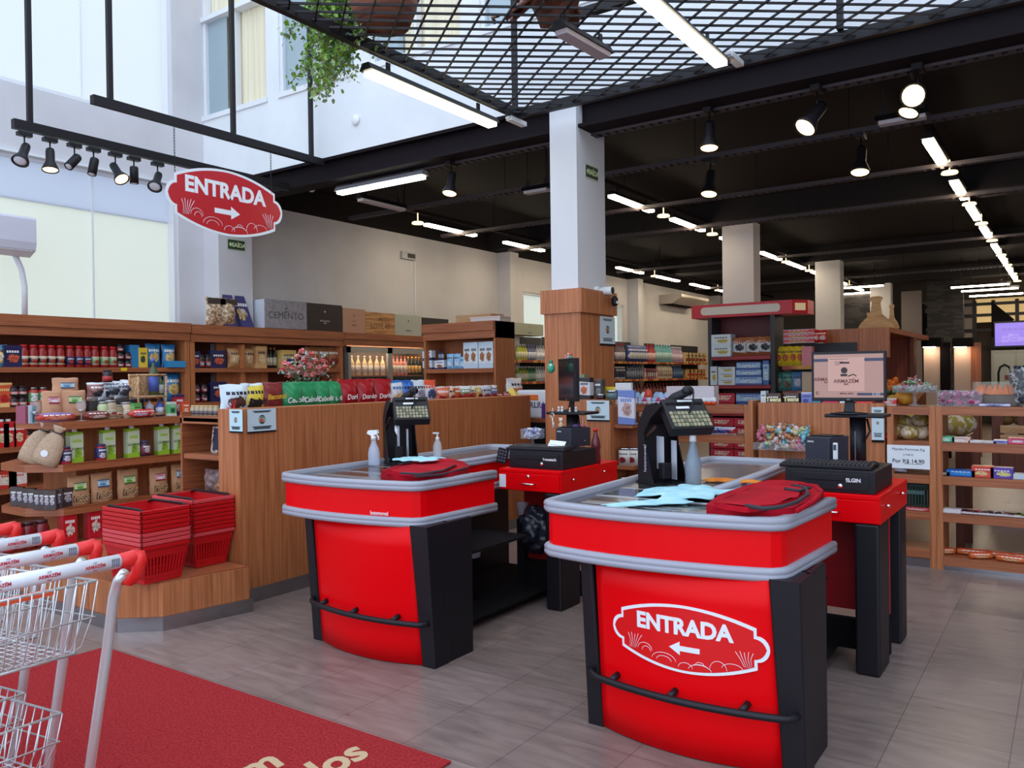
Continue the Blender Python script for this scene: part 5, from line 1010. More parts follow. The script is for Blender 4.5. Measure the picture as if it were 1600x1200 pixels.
# ------------------------------------------------------------------ red gondola and its neighbour
YG = 11.48; KBOX = pk((206, 218, 224), (196, 212, 222), (190, 176, 90), 3, .35, .3, .68); LB = pk((150, 184, 220), (60, 90, 160), (196, 214, 230), 3)
for i, z in enumerate((1.755, 1.915)): put('kb', mk_box('biscuit_box', .29, .2, .16, KBOX), (Xof(1131, YG), YG, z), 0, '%s white biscuit box in the pair at left on the top red shelf' % ('lower', 'upper')[i], 'box')
for i, px in enumerate((1157, 1178, 1197)): put('kbag', mk_bag(.215, .27, .12, pk((206, 212, 216), (150, 90, 56), (50, 50, 66), 4, .35, .5, .8), 70, 'biscuit_bag'), (Xof(px, YG), YG - .03, 1.755), 0, '%s brown and white biscuit bag on the top red shelf' % nth(i), 'bag', 'biscuit bags on the top red shelf')
put('kb3', mk_box('biscuit_box', .10, .2, .27, KBOX), (Xof(1119, YG), YG, 1.345), 0, 'upright white biscuit box at the left end of the middle red shelf', 'box')
for i, z in enumerate((1.345, 1.435)): put('kb4', mk_box('biscuit_box', .25, .2, .085 if 0 else .09, KBOX), (Xof(1139, YG), YG, z), 0, '%s flat white biscuit box in the stack left of the blue boxes' % ('lower', 'upper')[i], 'box')
put('kb4t', mk_box('biscuit_box', .25, .2, .08, KBOX), (Xof(1139, YG), YG, 1.525), 0, 'topmost white biscuit box in the stack left of the blue boxes', 'box')
for i, z in enumerate((1.345, 1.47, 1.57)): put('lb%d' % i, mk_box('biscuit_box', .38 - .02 * i, .2, (.125, .10, .10)[i], LB), (Xof(1173, YG), YG, z), 0, '%s wide pale blue biscuit box stacked on the middle red shelf' % ('lowest', 'middle', 'topmost')[i], 'box')
put('lbu', mk_box('biscuit_box', .08, .2, .34, LB), (Xof(1200, YG), YG, 1.345), 0, 'upright pale blue box at the right end of the middle red shelf', 'box')
RB = pk((190, 30, 56), (180, 24, 48), (226, 190, 170), 3)
for i, z in enumerate((.95, 1.09)): put('rb', mk_box('biscuit_box', .29, .2, .135, RB), (Xof(1136, YG), YG, z), 0, '%s red biscuit box on the third red shelf behind the eggs' % ('lower', 'upper')[i], 'box')
for i, z in enumerate((.95, 1.09)): put('lb5', mk_box('biscuit_box', .38, .2, .135, LB), (Xof(1174, YG), YG, z), 0, '%s pale blue box on the third red shelf behind the low shelf post' % ('lower', 'upper')[i], 'box')
for i, (px, z) in enumerate(((1131, .62), (1131, .75), (1168, .62), (1168, .75))): put('rb6', mk_box('biscuit_box', .34, .2, .12, RB), (Xof(px, YG), YG, z), 0, '%s %s red biscuit box on the fourth red shelf, seen through the low shelf' % (('lower', 'upper')[i % 2], 'left' if px < 1150 else 'right'), 'box')
for i, (px, z) in enumerate(((1131, .30), (1131, .43), (1168, .30), (1168, .43))): put('rb6', None, (Xof(px, YG), YG, z), 0, '%s %s red biscuit box at the foot of the red-topped stand' % (('lower', 'upper')[i % 2], 'left' if px < 1150 else 'right'), 'box')
YH = 11.6
for i, z in enumerate((1.92, 1.985, 2.05)): put('rwb', mk_box('pizza_box', .42, .3, .06, pk((200, 50, 60), (222, 196, 200), (200, 150, 60), 3)), (Xof(1250, YH), YH + .1, z), 0, '%s flat red and white box stacked on the dark gondola' % ('lowest', 'middle', 'topmost')[i], 'box')
for i, px in enumerate((1216, 1227, 1239, 1250)): put('yb', mk_bag(.13, .28, .09, pk((228, 200, 40), (220, 190, 50), (190, 80, 50), 4, .3, .3, .74), 81 + 0, 'snack_bag'), (Xof(px + 1, YH), YH, 1.60), .25, '%s yellow snack bag right of the red-topped stand' % nth(i), 'snack bag', 'yellow snack bags')
for i, px in enumerate((1257, 1261, 1265, 1269)): put('pkb', mk_box('wafer_pack', .035, .12, .27, flat((214, 130, 140), .4)), (Xof(px, YH), YH, 1.60), 0, '%s thin pink pack beside the yellow snack bags' % nth(i), 'pack', 'thin pink packs')
for i, px in enumerate((1275, 1286)): put('rp', mk_bag(.13, .17, .08, pk((196, 40, 40), (180, 30, 40), (230, 200, 190), 4), 84, 'snack_bag'), (Xof(px, YH), YH, 1.92), 0, '%s red pack on the dark gondola above the monitor' % ('left', 'right')[i], 'pack')
for i, (px, c) in enumerate(((1217, ((80, 150, 130), (60, 120, 110), (120, 90, 80))), (1231, ((90, 156, 136), (60, 120, 110), (120, 80, 70))), (1246, ((110, 150, 190), (80, 120, 170), (190, 190, 200))))): put('gp%d' % i, mk_bag(.15, .27, .07, pk(*c, 5), 90 + i, 'snack_bag'), (Xof(px, YH), YH, 1.25), .2, ('left green', 'right green', 'blue')[i] + ' snack bag on the lower dark gondola shelf', 'snack bag')
for i, px in enumerate((1257, 1261, 1265, 1269)): put('crp', mk_box('wafer_pack', .035, .12, .27, flat((206, 180, 150), .4)), (Xof(px, YH), YH, 1.25), 0, '%s thin cream pack beside the blue snack bag' % nth(i), 'pack', 'thin cream packs')
# ------------------------------------------------------------------ snack bags on the partition
XP = -4.86
def snack(px, w_, h, c, label, txt=None, tc=None, seed=0, rz=0, ts=.24, z=1.25, X=XP, sh=.2, key=None, tz=.42):
    put(key or 'sn%d' % px, mk_bag(w_, h, .09, pk(*c, 3, .25, .2, .78) if isinstance(c, tuple) else c, seed, 'snack_bag', txt, tc or WHITEP, tz, ts, sh), (X, at(px, 600, X=X).y, z), RX + rz, label, 'snack bag', None)
snack(366, .24, .225, ((205, 222, 228), (215, 226, 230), (90, 60, 56)), 'white snack bag with dark streaks at the near end of the partition', seed=1, rz=-.1)
snack(395, .21, .23, ((224, 200, 70), (215, 225, 230), (60, 50, 40)), 'yellow snack bag with dark lettering, second from the near end of the partition', 'Dorit', BLKPL, 2, ts=.30)
snack(425, .21, .235, flat((130, 44, 44), .28), 'maroon snack bag with yellow lettering on the partition', 'Baconzi', flat((220, 176, 50)), 3, ts=.26, tz=.55)
GB = flat((36, 138, 84), .28)
for i, (px, w_) in enumerate(((456, .22), (480, .21), (501, .20), (521, .19))): snack(px, w_, .235, GB, '%s green onion snack bag on the partition' % nth(i), ('Cebolit', 'Cebolit', 'Cebolit', 'boli')[i], WHITEP, 4 + i, .06 * (i % 2), .27, z=1.25)
RD = flat((164, 18, 30), .28)
for i, (px, w_) in enumerate(((543, .22), (570, .21), (597, .21))): snack(px, w_, .25, RD, '%s red tortilla chip bag on the partition' % nth(i), ('Dori', 'Dorito', 'Dorito')[i], WHITEP, 9 + i, -.05 * i, .27, z=1.25)
for i, (px, c, l) in enumerate(((619, ((220, 226, 230), (60, 120, 190), (230, 190, 120)), 'white and blue'), (636, ((60, 120, 200), (50, 100, 180), (190, 40, 60)), 'bright blue and red'), (653, ((224, 228, 230), (214, 224, 230), (150, 150, 170)), 'mostly white'), (670, ((214, 220, 226), (230, 90, 60), (60, 80, 120)), 'white and orange'))): snack(px, .19, .235, c, l + ' snack bag right of the red chip bags', seed=13 + i, z=1.25)
small = [(690, (214, 120, 90)), (702, (226, 200, 180)), (713, (190, 90, 50)), (724, (90, 150, 110)), (735, (220, 210, 200)), (746, (200, 180, 90)), (757, (190, 196, 206)), (768, (90, 120, 180))]
for i, (px, c) in enumerate(small): snack(px, .19, .17, (c, (226, 220, 214), (180, 60, 50)), '%s small snack packet beyond the white bags on the partition' % nth(i), seed=20 + i, rz=.3 * ((i % 3) - 1), z=1.25)
for i, px in enumerate((776, 790)): snack(px, .17, .10, ((180, 30, 40), (40, 50, 40), (220, 220, 220)), '%s low red packet near the far end of the partition' % ('left', 'right')[i], seed=30 + i, z=1.25)
put('gtri', lambda: fix(B().prism([(-.11, -.08), (.11, -.08), (.11, .08), (-.11, .08)], 0, .14, top=[(-.01, -.01), (.01, -.01), (.01, .01), (-.01, .01)]).obj('cheese_bag', flat((226, 190, 50), .35))), (XP + .02, at(797, 600, X=XP).y, 1.25), .3, 'yellow peaked packet at the far end of the partition', 'packet')
t = thing('bakery_bag', 'white and orange bag standing behind the yellow peaked packet', 'bag', (-4.98, at(803, 600, X=-4.98).y, 1.24), RX); pillow(.30, .25, .12, 7).obj('bag', pk((226, 224, 224), (228, 224, 224), (226, 110, 40), 3, .35, .2, .6), t)
t = thing('bread_pack', 'white bread pack with orange lettering and a purple end, by the column', 'pack', (-4.62, 7.30, 0)); B().box(-.35, .18, -.10, .10, 1.02, 1.06).obj('base_ledge', WOODH, t); B().box(-.35, .18, -.10, .10, 0, 1.02).obj('ledge_body', BLACKM, t)
o = B().box(-.30, .14, -.09, .08, 1.06, 1.36).obj('pack', flat((224, 224, 228), .4), t, bevel=.02); text('KARLIU', .09, flat((90, 80, 110)), t, (-.10, -.092, 1.20), off=.02); B().box(-.26, -.02, -.0915, -.0905, 1.25, 1.31).obj('orange_mark', flat((226, 110, 40)), t, bevel=.0); B().box(.02, .145, -.093, -.085, 1.06, 1.22).obj('purple_patch', flat((84, 50, 120)), t)
# flowers
p = at(480, 582, X=-5.15); t = thing('flower_bouquet', 'bouquet of pink and red carnations behind the green snack bags', 'flowers', (p.x, p.y, 1.24)); rnd = random.Random(8)
B().lathe([(.05, 0), (.06, .1), (.045, .22), (.05, .24)], 16).obj('vase', flat((90, 90, 96), .3), t)
bl = B(); lv = B(); stm = B()
for (px, py) in [(472, 551), (465, 560), (478, 560), (486, 556), (492, 566), (450, 573), (443, 580), (457, 578), (470, 576), (484, 574), (498, 578), (505, 567), (452, 588), (466, 586), (478, 588), (490, 587), (500, 586), (508, 576), (444, 571), (474, 566), (462, 583), (486, 590)]:
    c = at(px, py, X=-5.15 + rnd.uniform(-.08, .08)) - t.location; r = .034
    for k in range(16):
        a = rnd.uniform(0, 6.3); e = rnd.uniform(-.3, 1.4); R_ = Euler((e, 0, a)).to_matrix().to_4x4(); bl.add([(0, 0, 0), (-r * .6, r * .8, .004), (-.2 * r, r * 1.15, .008), (.25 * r, r * 1.05, -.004), (r * .6, r * .8, .006)], [(0, 1, 2, 3, 4)], k % 2, False, Matrix.Translation(c) @ R_)
    stm.tube([c, (c.x * .5, c.y * .5, c.z * .7), (0, 0, .2)], .003, 5)
for k in range(150):
    c = Vector((rnd.uniform(-.1, .1), rnd.uniform(-.26, .24), rnd.uniform(.24, .46))); L = rnd.uniform(.02, .045); lv.add([(0, 0, 0), (L * .4, L * .3, .004), (L, 0, 0), (L * .4, -L * .3, .004)], [(0, 1, 2, 3)], 0, False, Matrix.Translation(c) @ Euler((rnd.uniform(-1, 1), rnd.uniform(-1.2, .3), rnd.uniform(0, 6.3))).to_matrix().to_4x4())
bl.obj('blossoms', [flat((226, 96, 96), .6), flat((236, 170, 160), .6)], t); lv.obj('leaves', flat((150, 170, 160), .7), t); stm.obj('stems', flat((90, 110, 70), .7), t)
for i, (py, dx) in enumerate(((0, 0), (0, .22))):
    put('wp%d' % i, mk_box('white_pack', .20, .12, .08, pk((216, 220, 226), (206, 212, 220), (100, 110, 130), 4)), (-5.05, at(405 + 26 * i, 600, X=-5.05).y, 1.24), RX, '%s white pack behind the bags, left of the flowers' % ('left', 'right')[i], 'pack')
    put('wpt%d' % i, mk_box('white_pack', .18, .11, .07, pk((216, 206, 196), (206, 200, 196), (120, 90, 70), 4)), (-5.05, at(407 + 25 * i, 600, X=-5.05).y, 1.32), RX + .3, '%s upper pack stacked left of the flowers' % ('left', 'right')[i], 'pack')
# side rack goods
for i, px in enumerate((302, 309, 316, 323, 330, 338)): put('pate', mk_jar(.022, .075, flat((170, 150, 120), .3), flat((205, 180, 120), .3, .5), flat((60, 50, 60)) if i % 2 else None, 'pate_jar') if px < 0 else mk_jar(.024, .075, flat((170, 150, 120), .3), flat((205, 180, 120), .3), flat((90, 80, 80)), 'pate_jar'), (at(px, 600, Y=3.55).x, 3.55, 1.25), 0, '%s tiny jar with gold lid on the small rack' % nth(i), 'jar', 'tiny jars on the small rack')
t = thing('ribbon', 'red ribbon bow on the small rack top beside the snack bags', 'ribbon', (-4.80, 3.52, 1.26)); B().tube([(-.12, 0, .01), (-.06, .02, .06), (.0, 0, .01), (.04, .01, .10), (.03, .0, .01), (-.1, -.02, .005)], .012, 8).obj('loops', flat((214, 20, 26), .3), t)
t = thing('picture_frame', 'shell-edged picture frame standing on the small rack', 'frame', (-5.0, 3.58, .985)); b = B(); [b.box(*q) for q in ((-.10, -.085, -.01, .01, 0, .19), (.085, .10, -.01, .01, 0, .19), (-.1, .1, -.01, .01, .175, .19), (-.1, .1, -.01, .01, 0, .02))]; b.obj('frame', noisy('shell_print', srgb(80, 60, 60), srgb(215, 195, 180), (60, 60, 60), .5, 3, .45, .55), t, rot=(-.12, 0, 0)); B().box(-.085, .085, -.004, .004, .02, .175).obj('picture', flat((44, 40, 66)), t, rot=(-.12, 0, 0))
put('walnut1', mk_bag(.2, .17, .1, noisy('walnuts_dark', srgb(90, 66, 64), srgb(150, 120, 114), (30, 30, 30), .4), 100, 'nut_bag'), (-5.06, 3.56, .70), 0, 'clear bag of dark nuts on the middle of the small rack', 'bag'); put('walnut2', mk_bag(.13, .12, .1, noisy('walnuts_brown', srgb(110, 66, 40), srgb(190, 140, 96), (40, 40, 40), .4), 101, 'nut_bag'), (-4.88, 3.52, .70), 0, 'small bag of brown nuts on the small rack beside the partition', 'bag')
for i in range(3): put('npk', mk_box('navy_pack', .12, .08, .15, LNV), (-5.1 + .13 * i, 3.62, .42), 0, '%s navy pack on the low board of the small rack' % nth(i), 'pack', 'navy packs on the small rack')
# ------------------------------------------------------------------ red shopping baskets
BR = mat('basket_red', srgb(196, 10, 18), .38); BRP = mat('basket_rim_faded', srgb(214, 70, 74), .4)
def mk_basket(w, d, rimm=None):
    def f():
        t = thing('shopping_basket', None, None); h = .23; rw = (w / 2 - .045, d / 2 - .045, w / 2 - .008, d / 2 - .008); b = B(); zb, zt = .0, h
        def P(s, u, z):
            k = (z - zb) / (zt - zb); X = rw[0] + (rw[2] - rw[0]) * k; Y = rw[1] + (rw[3] - rw[1]) * k
            return ((u * X, -Y, z), (X, u * Y, z), (-u * X, Y, z), (-X, -u * Y, z))[s]
        for s in range(4):                              # solid bottom rim, slats, solid band
            n = 19 if s % 2 == 0 else 13
            for z0, z1 in ((0, .025), (.155, h)): b.add([P(s, -1, z0), P(s, 1, z0), P(s, 1, z1), P(s, -1, z1)], [(0, 1, 2, 3)])
            for k in range(n):
                u0 = -1 + 2 * k / n; u1 = u0 + (2 / n) * .48; u0, u1 = (u0 + .0, u1); b.add([P(s, u0, .025), P(s, u1, .025), P(s, u1, .155), P(s, u0, .155)], [(0, 1, 2, 3)])
        b.add([P(0, -1, .004), P(0, 1, .004), P(2, -1, .004), P(2, 1, .004)], [(0, 1, 2, 3)])
        o = b.obj('shell', BR, t); sd = o.modifiers.new('thick', 'SOLIDIFY'); sd.thickness = .0025
        b = B(); X, Y = w / 2, d / 2
        for q in ((-X, X, -Y, -Y + .012), (-X, X, Y - .012, Y), (-X, -X + .012, -Y, Y), (X - .012, X, -Y, Y)): b.box(*q, h - .022, h)
        b.obj('rim', rimm or BR, t, bevel=.003)
        return t
    return f
def handles(t, w, d):
    b = B(); b.tube([(-w / 2 + .02, -d / 2 + .03, .222), (-w / 2 + .05, -d / 2 + .02, .236), (w / 2 - .05, -d / 2 + .02, .236), (w / 2 - .02, -d / 2 + .03, .222)], .008, 8); b.obj('handle', BLKPL, t)
    b = B(); b.tube([(-w / 2 + .02, d / 2 - .03, .222), (-w / 2 + .05, d / 2 - .02, .236), (w / 2 - .05, d / 2 - .02, .236), (w / 2 - .02, d / 2 - .03, .222)], .008, 8); b.obj('handle', BLKPL, t)
for key, (x, y), n, w_, d_, nm, rzs, faded in (('bA', (-4.70, 2.83), 9, .43, .33, 'nearer stack by the trolleys', .0, (1, 2, 3)), ('bB', (-4.84, 3.27 - .02), 9, .48, .31, 'rear stack by the partition', -.03, (0, 8))):
    for i in range(n):
        fd = i in faded
        o = put(key + ('f' if fd else ''), mk_basket(w_, d_, BRP if fd else None), (x + .003 * (i % 2), y, .298 + .0265 * i), rzs, ('red shopping basket, %s, in the %s' % ('topmost, with black handles' if i == n - 1 else '%s from the bottom' % nth(i), nm)), 'shopping basket', 'red baskets in the ' + nm)
        if i == n - 1: handles(o, w_, d_)

# ------------------------------------------------------------------ shopping trolleys
WIRE = mat('zinc_wire', (.74, .76, .76), .32, .7); CAP = mat('cap_red', srgb(226, 30, 26), .35); GRIP = mat('grip_white', (.80, .80, .84), .35)
def mk_cart():
    t = thing('shopping_trolley', None, None); W = .27
    B().tube([(0, -W + .03, 1.0), (0, W - .05, 1.0)], .0195, 16).obj('handle_grip', GRIP, t)
    for s in (-1, 1):
        b = B(); b.tube([(0, s * (W - .055), 1.0), (0, s * (W - .015), 1.0), (-.006, s * W, .998)], .020, 14, r1=.026); b.tube([(.0, s * W, 1.012), (.012, s * W, .99), (.0, s * W, .955), (-.03, s * (W - .004), .93), (-.055, s * (W - .01), .93)], .021, 12, r1=.014); b.obj('end_cap', CAP, t)
        leg = [(-.035, s * (W - .018), .955), (-.062, s * (W - .022), .93), (-.085, s * (W - .024), .88), (-.115, s * (W - .026), .74), (-.24, s * (W - .03), .28), (-.27, s * (W - .04), .18), (-.34, s * (W - .06), .14), (-.80, s * (W - .16), .13)]
        B().tube(leg, .0148, 12).obj('frame_tube', WIRE, t)
    dk = flat((196, 60, 70), .5); g = flat((110, 110, 125), .5)
    for y in (.14, .02, -.10): text('ARMAZÉM', .012, dk, t, (.0197, y, 1.001), (PI / 2 - .1, 0, PI / 2), off=.03); text('BAS', .007, dk, t, (.0187, y, .991), (PI / 2 - .4, 0, PI / 2)); text('oo', .010, flat((150, 150, 165)), t, (.0183, y, 1.0125), (PI / 2 - .5, 0, PI / 2))
    b = B(); [b.box(.0175, .0198, .186 + k * .006, .189 + k * .006, .99, 1.012) for k in range(4)]; b.obj('grip_print', g, t)
    def basket(name, x0, x1, z0, z1, w0, w1, dz, nv, parent=t, r=.0022, nh=1):
        """wire basket: rear at x0, front at x1; rim, ribs and floor"""
        b = B(); rr = r * 1.9
        def rimz(x): return z1 + dz * (x - x0) / (x1 - x0)
        def ww(x): return w0 + (w1 - w0) * (x - x0) / (x1 - x0)
        b.tube([(x0, -w0, z1), (x1, -w1, z1 + dz), (x1, w1, z1 + dz), (x0, w0, z1)], rr, 6, closed=True)
        zb = lambda x: z0 + dz * .3 * (x - x0) / (x1 - x0)
        b.tube([(x0 - .05, -w0 + .04, z0), (x1 + .02, -w1 + .04, zb(x1)), (x1 + .02, w1 - .04, zb(x1)), (x0 - .05, w0 - .04, z0)], rr, 6, closed=True)
        n = nv
        for k in range(n + 1):                          # rear panel ribs turned under the floor
            y = (-1 + 2 * k / n); b.tube([(x0 + .004, y * w0, z1), (x0 - .012, y * (w0 - .01), (z0 + z1) / 2), (x0 - .035, y * (w0 - .03), z0 + .02), (x0 - .07, y * (w0 - .04), z0), (x1 + .02, y * (w1 - .04), zb(x1)), (x1, y * w1, z1 + dz)], r, 5)
        m = 11
        for k in range(m + 1):
            x = x0 - .05 + (x1 - x0 + .05) * k / m; w_ = ww(x)
            b.tube([(x, -w_, rimz(x)), (x, -w_ + .02, (rimz(x) + zb(x)) / 2), (x, -w_ + .04, zb(x)), (x, w_ - .04, zb(x)), (x, w_ - .02, (rimz(x) + zb(x)) / 2), (x, w_, rimz(x))], r, 5)
        for h in range(nh):
            z = z0 + (z1 - z0) * (h + 1) / (nh + 1); b.tube([(x0 - .006, -w0 + .004, z), (x1, -w1 + .01, z + dz * .7), (x1, w1 - .01, z + dz * .7), (x0 - .006, w0 - .004, z)], r * 1.3, 5, closed=True)
        return b.obj(name, WIRE, parent)
    basket('upper_basket', -.135, -.62, .715, .925, .225, .17, -.01, 15)
    basket('lower_basket', -.30, -.80, .34, .51, .20, .15, -.01, 13)
    B().box(-.20, -.16, -.17, .12, .905, .915).obj('seat_strip', mat('orange_strip', srgb(232, 84, 44), .4), t, rot=(0, 0, 0))
    for x, y in ((-.30, .20), (-.30, -.20), (-.80, .10), (-.80, -.10)):
        w_ = B().lathe([(.05, -.012), (.052, 0), (.05, .012)], 16, M=Matrix.Translation((x, y, .052)) @ Matrix.Rotation(PI / 2, 4, 'X')).obj('wheel', BLKPL, t); B().box(x - .012, x + .012, y - .018, y + .018, .07, .135).obj('fork', WIRE, w_)
    return t
for i, (x, y) in enumerate(((-2.20, 1.025), (-2.46, 1.04), (-2.735, 1.065), (-3.02, 1.06), (-3.30, 1.06), (-3.58, 1.06))):
    put('cart', mk_cart, (x, y, 0), .0, '%s shopping trolley from the front of the nested row, white handle with red ends' % nth(i), 'shopping trolley', 'nested shopping trolleys')

# ------------------------------------------------------------------ goods on the stepped island shelf
XT = -6.28
def YT(px, X=XT): return at(px, 600, X=X).y
LG_ = pk((196, 206, 170), (150, 190, 50), (140, 180, 60), 2.5, .35, .36, .66)
for i, px in enumerate((115, 166, 204, 251, 275)): put('lc', mk_carton(.10, .07, .235, LG_, txt='LEGUMES', tcol=flat((60, 80, 60))), (XT, YT(px), .89), RX, '%s green vegetable drink carton from the left on the island shelf' % nth(i), 'carton', 'green cartons on the island shelf')
NJ = pk((44, 40, 90), (170, 40, 50), (210, 200, 210), 3)
for i, (px, m) in enumerate(((97, NJ), (152, NJ), (221, pk((100, 26, 40), (60, 24, 40), (200, 180, 190), 4)))): put('nj%d' % (i == 2), mk_jar(.043, .13, m, flat((60, 56, 96), .3), None, 'sauce_jar'), (XT + .03, YT(px), .89), RX, ('navy and red jar left of the first green carton', 'navy and red jar between first and second green cartons', 'dark red jar between third and fourth green cartons')[i], 'jar')
BUR = noisy('burlap', srgb(170, 140, 112), srgb(196, 168, 140), (120, 120, 120), .9)
for i, (px, Y_, lean_, h) in enumerate(((44, 2.99, .42, 1.05), (66, 2.99, .40, 1.0), (80, 3.12, .12, 1.1))):
    def f(h=h, i=i):
        t = thing('cloth_bag', None, None); B().lathe([(.02, 0), (.09, .008), (.096, .06), (.088, .15), (.062, .22), (.03, .25), (.026, .262), (.05, .30), (.046, .305)], 18, sy=.55).obj('bag', BUR, t); t.scale = (h, h, h); B().tube([(.032 * math.cos(a), .02 * math.sin(a), .256) for a in [2 * PI * k / 12 for k in range(12)]], .005, 6, closed=True).obj('drawstring', flat((60, 50, 60)), t)
        if i == 1: B().lathe([(.026, 0), (.026, .002)], 16, M=Matrix.Translation((-.01, -.052, .09)) @ Matrix.Rotation(PI / 2, 4, 'X')).obj('oval_label', WHITEP, t)
        return t
    o = put('cbg%d' % i, f, (at(px, 600, Y=Y_).x, Y_, .895), 0, '%s beige cloth bag leaning at the left of the island shelf' % nth(i), 'cloth bag', 'beige cloth bags on the island shelf', tilt=(0, lean_, .75))
for i, (px, w_, l, h) in enumerate(((120, .17, LABG, .225), (156, .17, LABB, .23), (197, .175, LABG, .235), (245, .16, LABP, .225), (278, .155, LABB, .235))):
    put('kp%d' % i, mk_pouch(w_, h, .075, 110 + i, None, l, GRAN), (XT, YT(px), .563), RX, '%s kraft granola pouch from the left on the lower island shelf' % nth(i), 'pouch', 'kraft pouches on the lower island shelf')
CK = pk((62, 52, 66), (70, 56, 50), (190, 180, 180), 2.5, .35, .5, .80)
for i, (px, Y_) in enumerate(((20, 2.965), (29, 2.98), (38, 2.965), (47, 2.985), (56, 2.965), (64, 2.985), (72, 2.99), (80, 3.01), (89, 3.07))):
    q = at(px, 600, Y=Y_); put('ck', mk_box('drink_box', .052, .045, .145, CK), (q.x, q.y, .563), .7 + .1 * (i % 3), '%s small dark drink box in the cluster left of the kraft pouches' % nth(i), 'drink box', 'small dark drink boxes')
put('ckw', mk_box('drink_box', .09, .045, .145, CK), (XT, YT(101), .563), RX, 'wider dark drink box with coffee beans beside the first pouch', 'drink box')
RC2 = pk((190, 22, 36), (196, 24, 40), (226, 206, 190), 2.2, .35, .3, .72)
for i, px in enumerate((99, 139)): put('rc2', mk_carton(.105, .085, .225, RC2), (XT + .02, YT(px, XT), .296), RX, '%s red drink carton on the lowest level of the island shelf' % ('left', 'right')[i], 'carton')
for i, px in enumerate((8, 22, 36, 58)): put('rj2', mk_jar(.055, .2, flat((120, 26, 30), .25), flat((60, 24, 30), .3), flat((150, 30, 36))), (XT + .02, YT(px), .296), RX, '%s red sauce jar behind the trolley handles' % nth(i), 'jar', 'red jars behind the trolley handles')
# top level: pouches, hampers, bottles
for i, (px, z, s, l) in enumerate(((81, 1.22, 0, LABP), (114, 1.22, 1, LABG))): put('tpch%d' % i, mk_pouch(.19 if i else .15, .20, .08, 120 + i, flat((200, 146, 110), .6), l, None), (-6.42, at(px, 600, X=-6.42).y, z + .02), RX, '%s peach kraft pouch standing on the top of the island shelf' % ('left', 'right')[i], 'pouch')
put('tpch2', mk_pouch(.20, .17, .08, 122, flat((200, 146, 110), .6), LABB), (-6.50, at(102, 600, X=-6.5).y, 1.37), RX, 'peach kraft pouch with pale blue label raised behind the other two', 'pouch')
put('tbase', mk_box('display_box', .36, .16, .16, flat((150, 100, 70), .6)), (-6.56, at(100, 600, X=-6.56).y, 1.207), RX, 'brown display box behind the peach pouches', 'box')
for i, px in enumerate((52, 124)):
    def f():
        t = thing('wine_glass', None, None); B().lathe([(.034, 0), (.034, .003), (.004, .008), (.004, .06), (.02, .075), (.036, .10), (.036, .13), (.030, .155)], 18).obj('glass', glass('thin_glass', (.8, .84, .88), .16), t); B().lathe([(.004, .058), (.018, .076), (.025, .085)], 14).obj('stem_bowl', CHROME, t); return t
    put('wg', f, (XT + .02, YT(px), 1.207), 0, '%s wine glass on top of the island shelf' % ('left', 'right')[i], 'glass')
for i, (px, c) in enumerate(((38, (150, 70, 90)), (44, (190, 214, 220)), (50, (60, 110, 120)))): put('nb_%d' % i, mk_box('gift_card', .03, .09, .13, flat(c)), (XT - .04, YT(px), 1.207), RX + .3, ('dusky pink', 'pale', 'teal')[i] + ' upright card box at the left of the island top', 'box')
for i, (px, w_, c, dx) in enumerate(((84, .30, ((190, 60, 50), (130, 110, 170), (220, 140, 110)), .02), (150, .22, ((130, 50, 40), (100, 50, 40), (210, 190, 180)), .0), (215, .2, ((200, 60, 50), (190, 50, 50), (210, 170, 190)), .03), (232, .12, ((210, 60, 50), (180, 40, 40), (220, 190, 180)), .0))):
    o = put('slm%d' % i, (lambda w_=w_, c=c, i=i: B().lathe([(.004, -w_ / 2), (.03, -w_ / 2 + .03), (.036, 0), (.028, w_ / 2 - .03), (.004, w_ / 2)], 12, (0, 0, 0), 0, Matrix.Rotation(PI / 2, 4, 'Y')).obj('sausage_pack', pk(*c, 4, .3), None)), (XT + dx, YT(px), 1.245), RX, ('long wrapped sausage lying between the two glasses', 'dark striped sausage right of the second glass', 'red wrapped sausage in front of the wicker hamper', 'short red sausage in front of the blue bottle')[i], 'sausage')
GJ = mat('jar_clear', (.60, .56, .46), .12, alpha=.75)
for i, (px, r, h, c) in enumerate(((160, .04, .14, (190, 200, 150)), (172, .05, .15, (180, 160, 130)), (183, .045, .11, (150, 130, 100)), (196, .05, .13, (205, 180, 150)))): put('tjr%d' % i, mk_jar(r, h, flat(c, .2), flat((170, 170, 170), .3, .6), pk((210, 200, 180), c, (160, 60, 40), 4)), (-6.36, at(px, 600, X=-6.36).y, 1.207), RX, '%s preserve jar in the middle of the island top' % nth(i), 'jar', 'preserve jars on the island top')
for i, (px, z, w_, c) in enumerate(((150, 1.36, .16, (150, 96, 86)), (163, 1.35, .14, (206, 208, 212)), (176, 1.37, .15, (110, 120, 130)), (190, 1.36, .17, (170, 168, 176)), (200, 1.38, .14, (44, 46, 84)))): put('tbag%d' % i, mk_bag(w_, .14, .09, pk(c, (224, 224, 228), (60, 60, 70), 4), 130 + i, 'gift_bag'), (-6.50, at(px, 600, X=-6.5).y, z), RX + .3 * (i % 2), '%s wrapped bag in the upper heap between pouches and hamper' % nth(i), 'bag', 'wrapped bags heaped on the island top')
put('tbase2', mk_box('display_tray', .46, .16, .148, mat('tray_dark', (.05, .04, .04), .4)), (-6.50, at(175, 600, X=-6.5).y, 1.207), RX, 'dark tray under the heap of wrapped bags', 'tray')
put('tjt', mk_jar(.038, .10, DRK, flat((30, 26, 28)), flat((170, 40, 40))), (-6.44, at(168, 600, X=-6.44).y, 1.50), RX, 'dark red jar on top of the wrapped bag heap', 'jar')
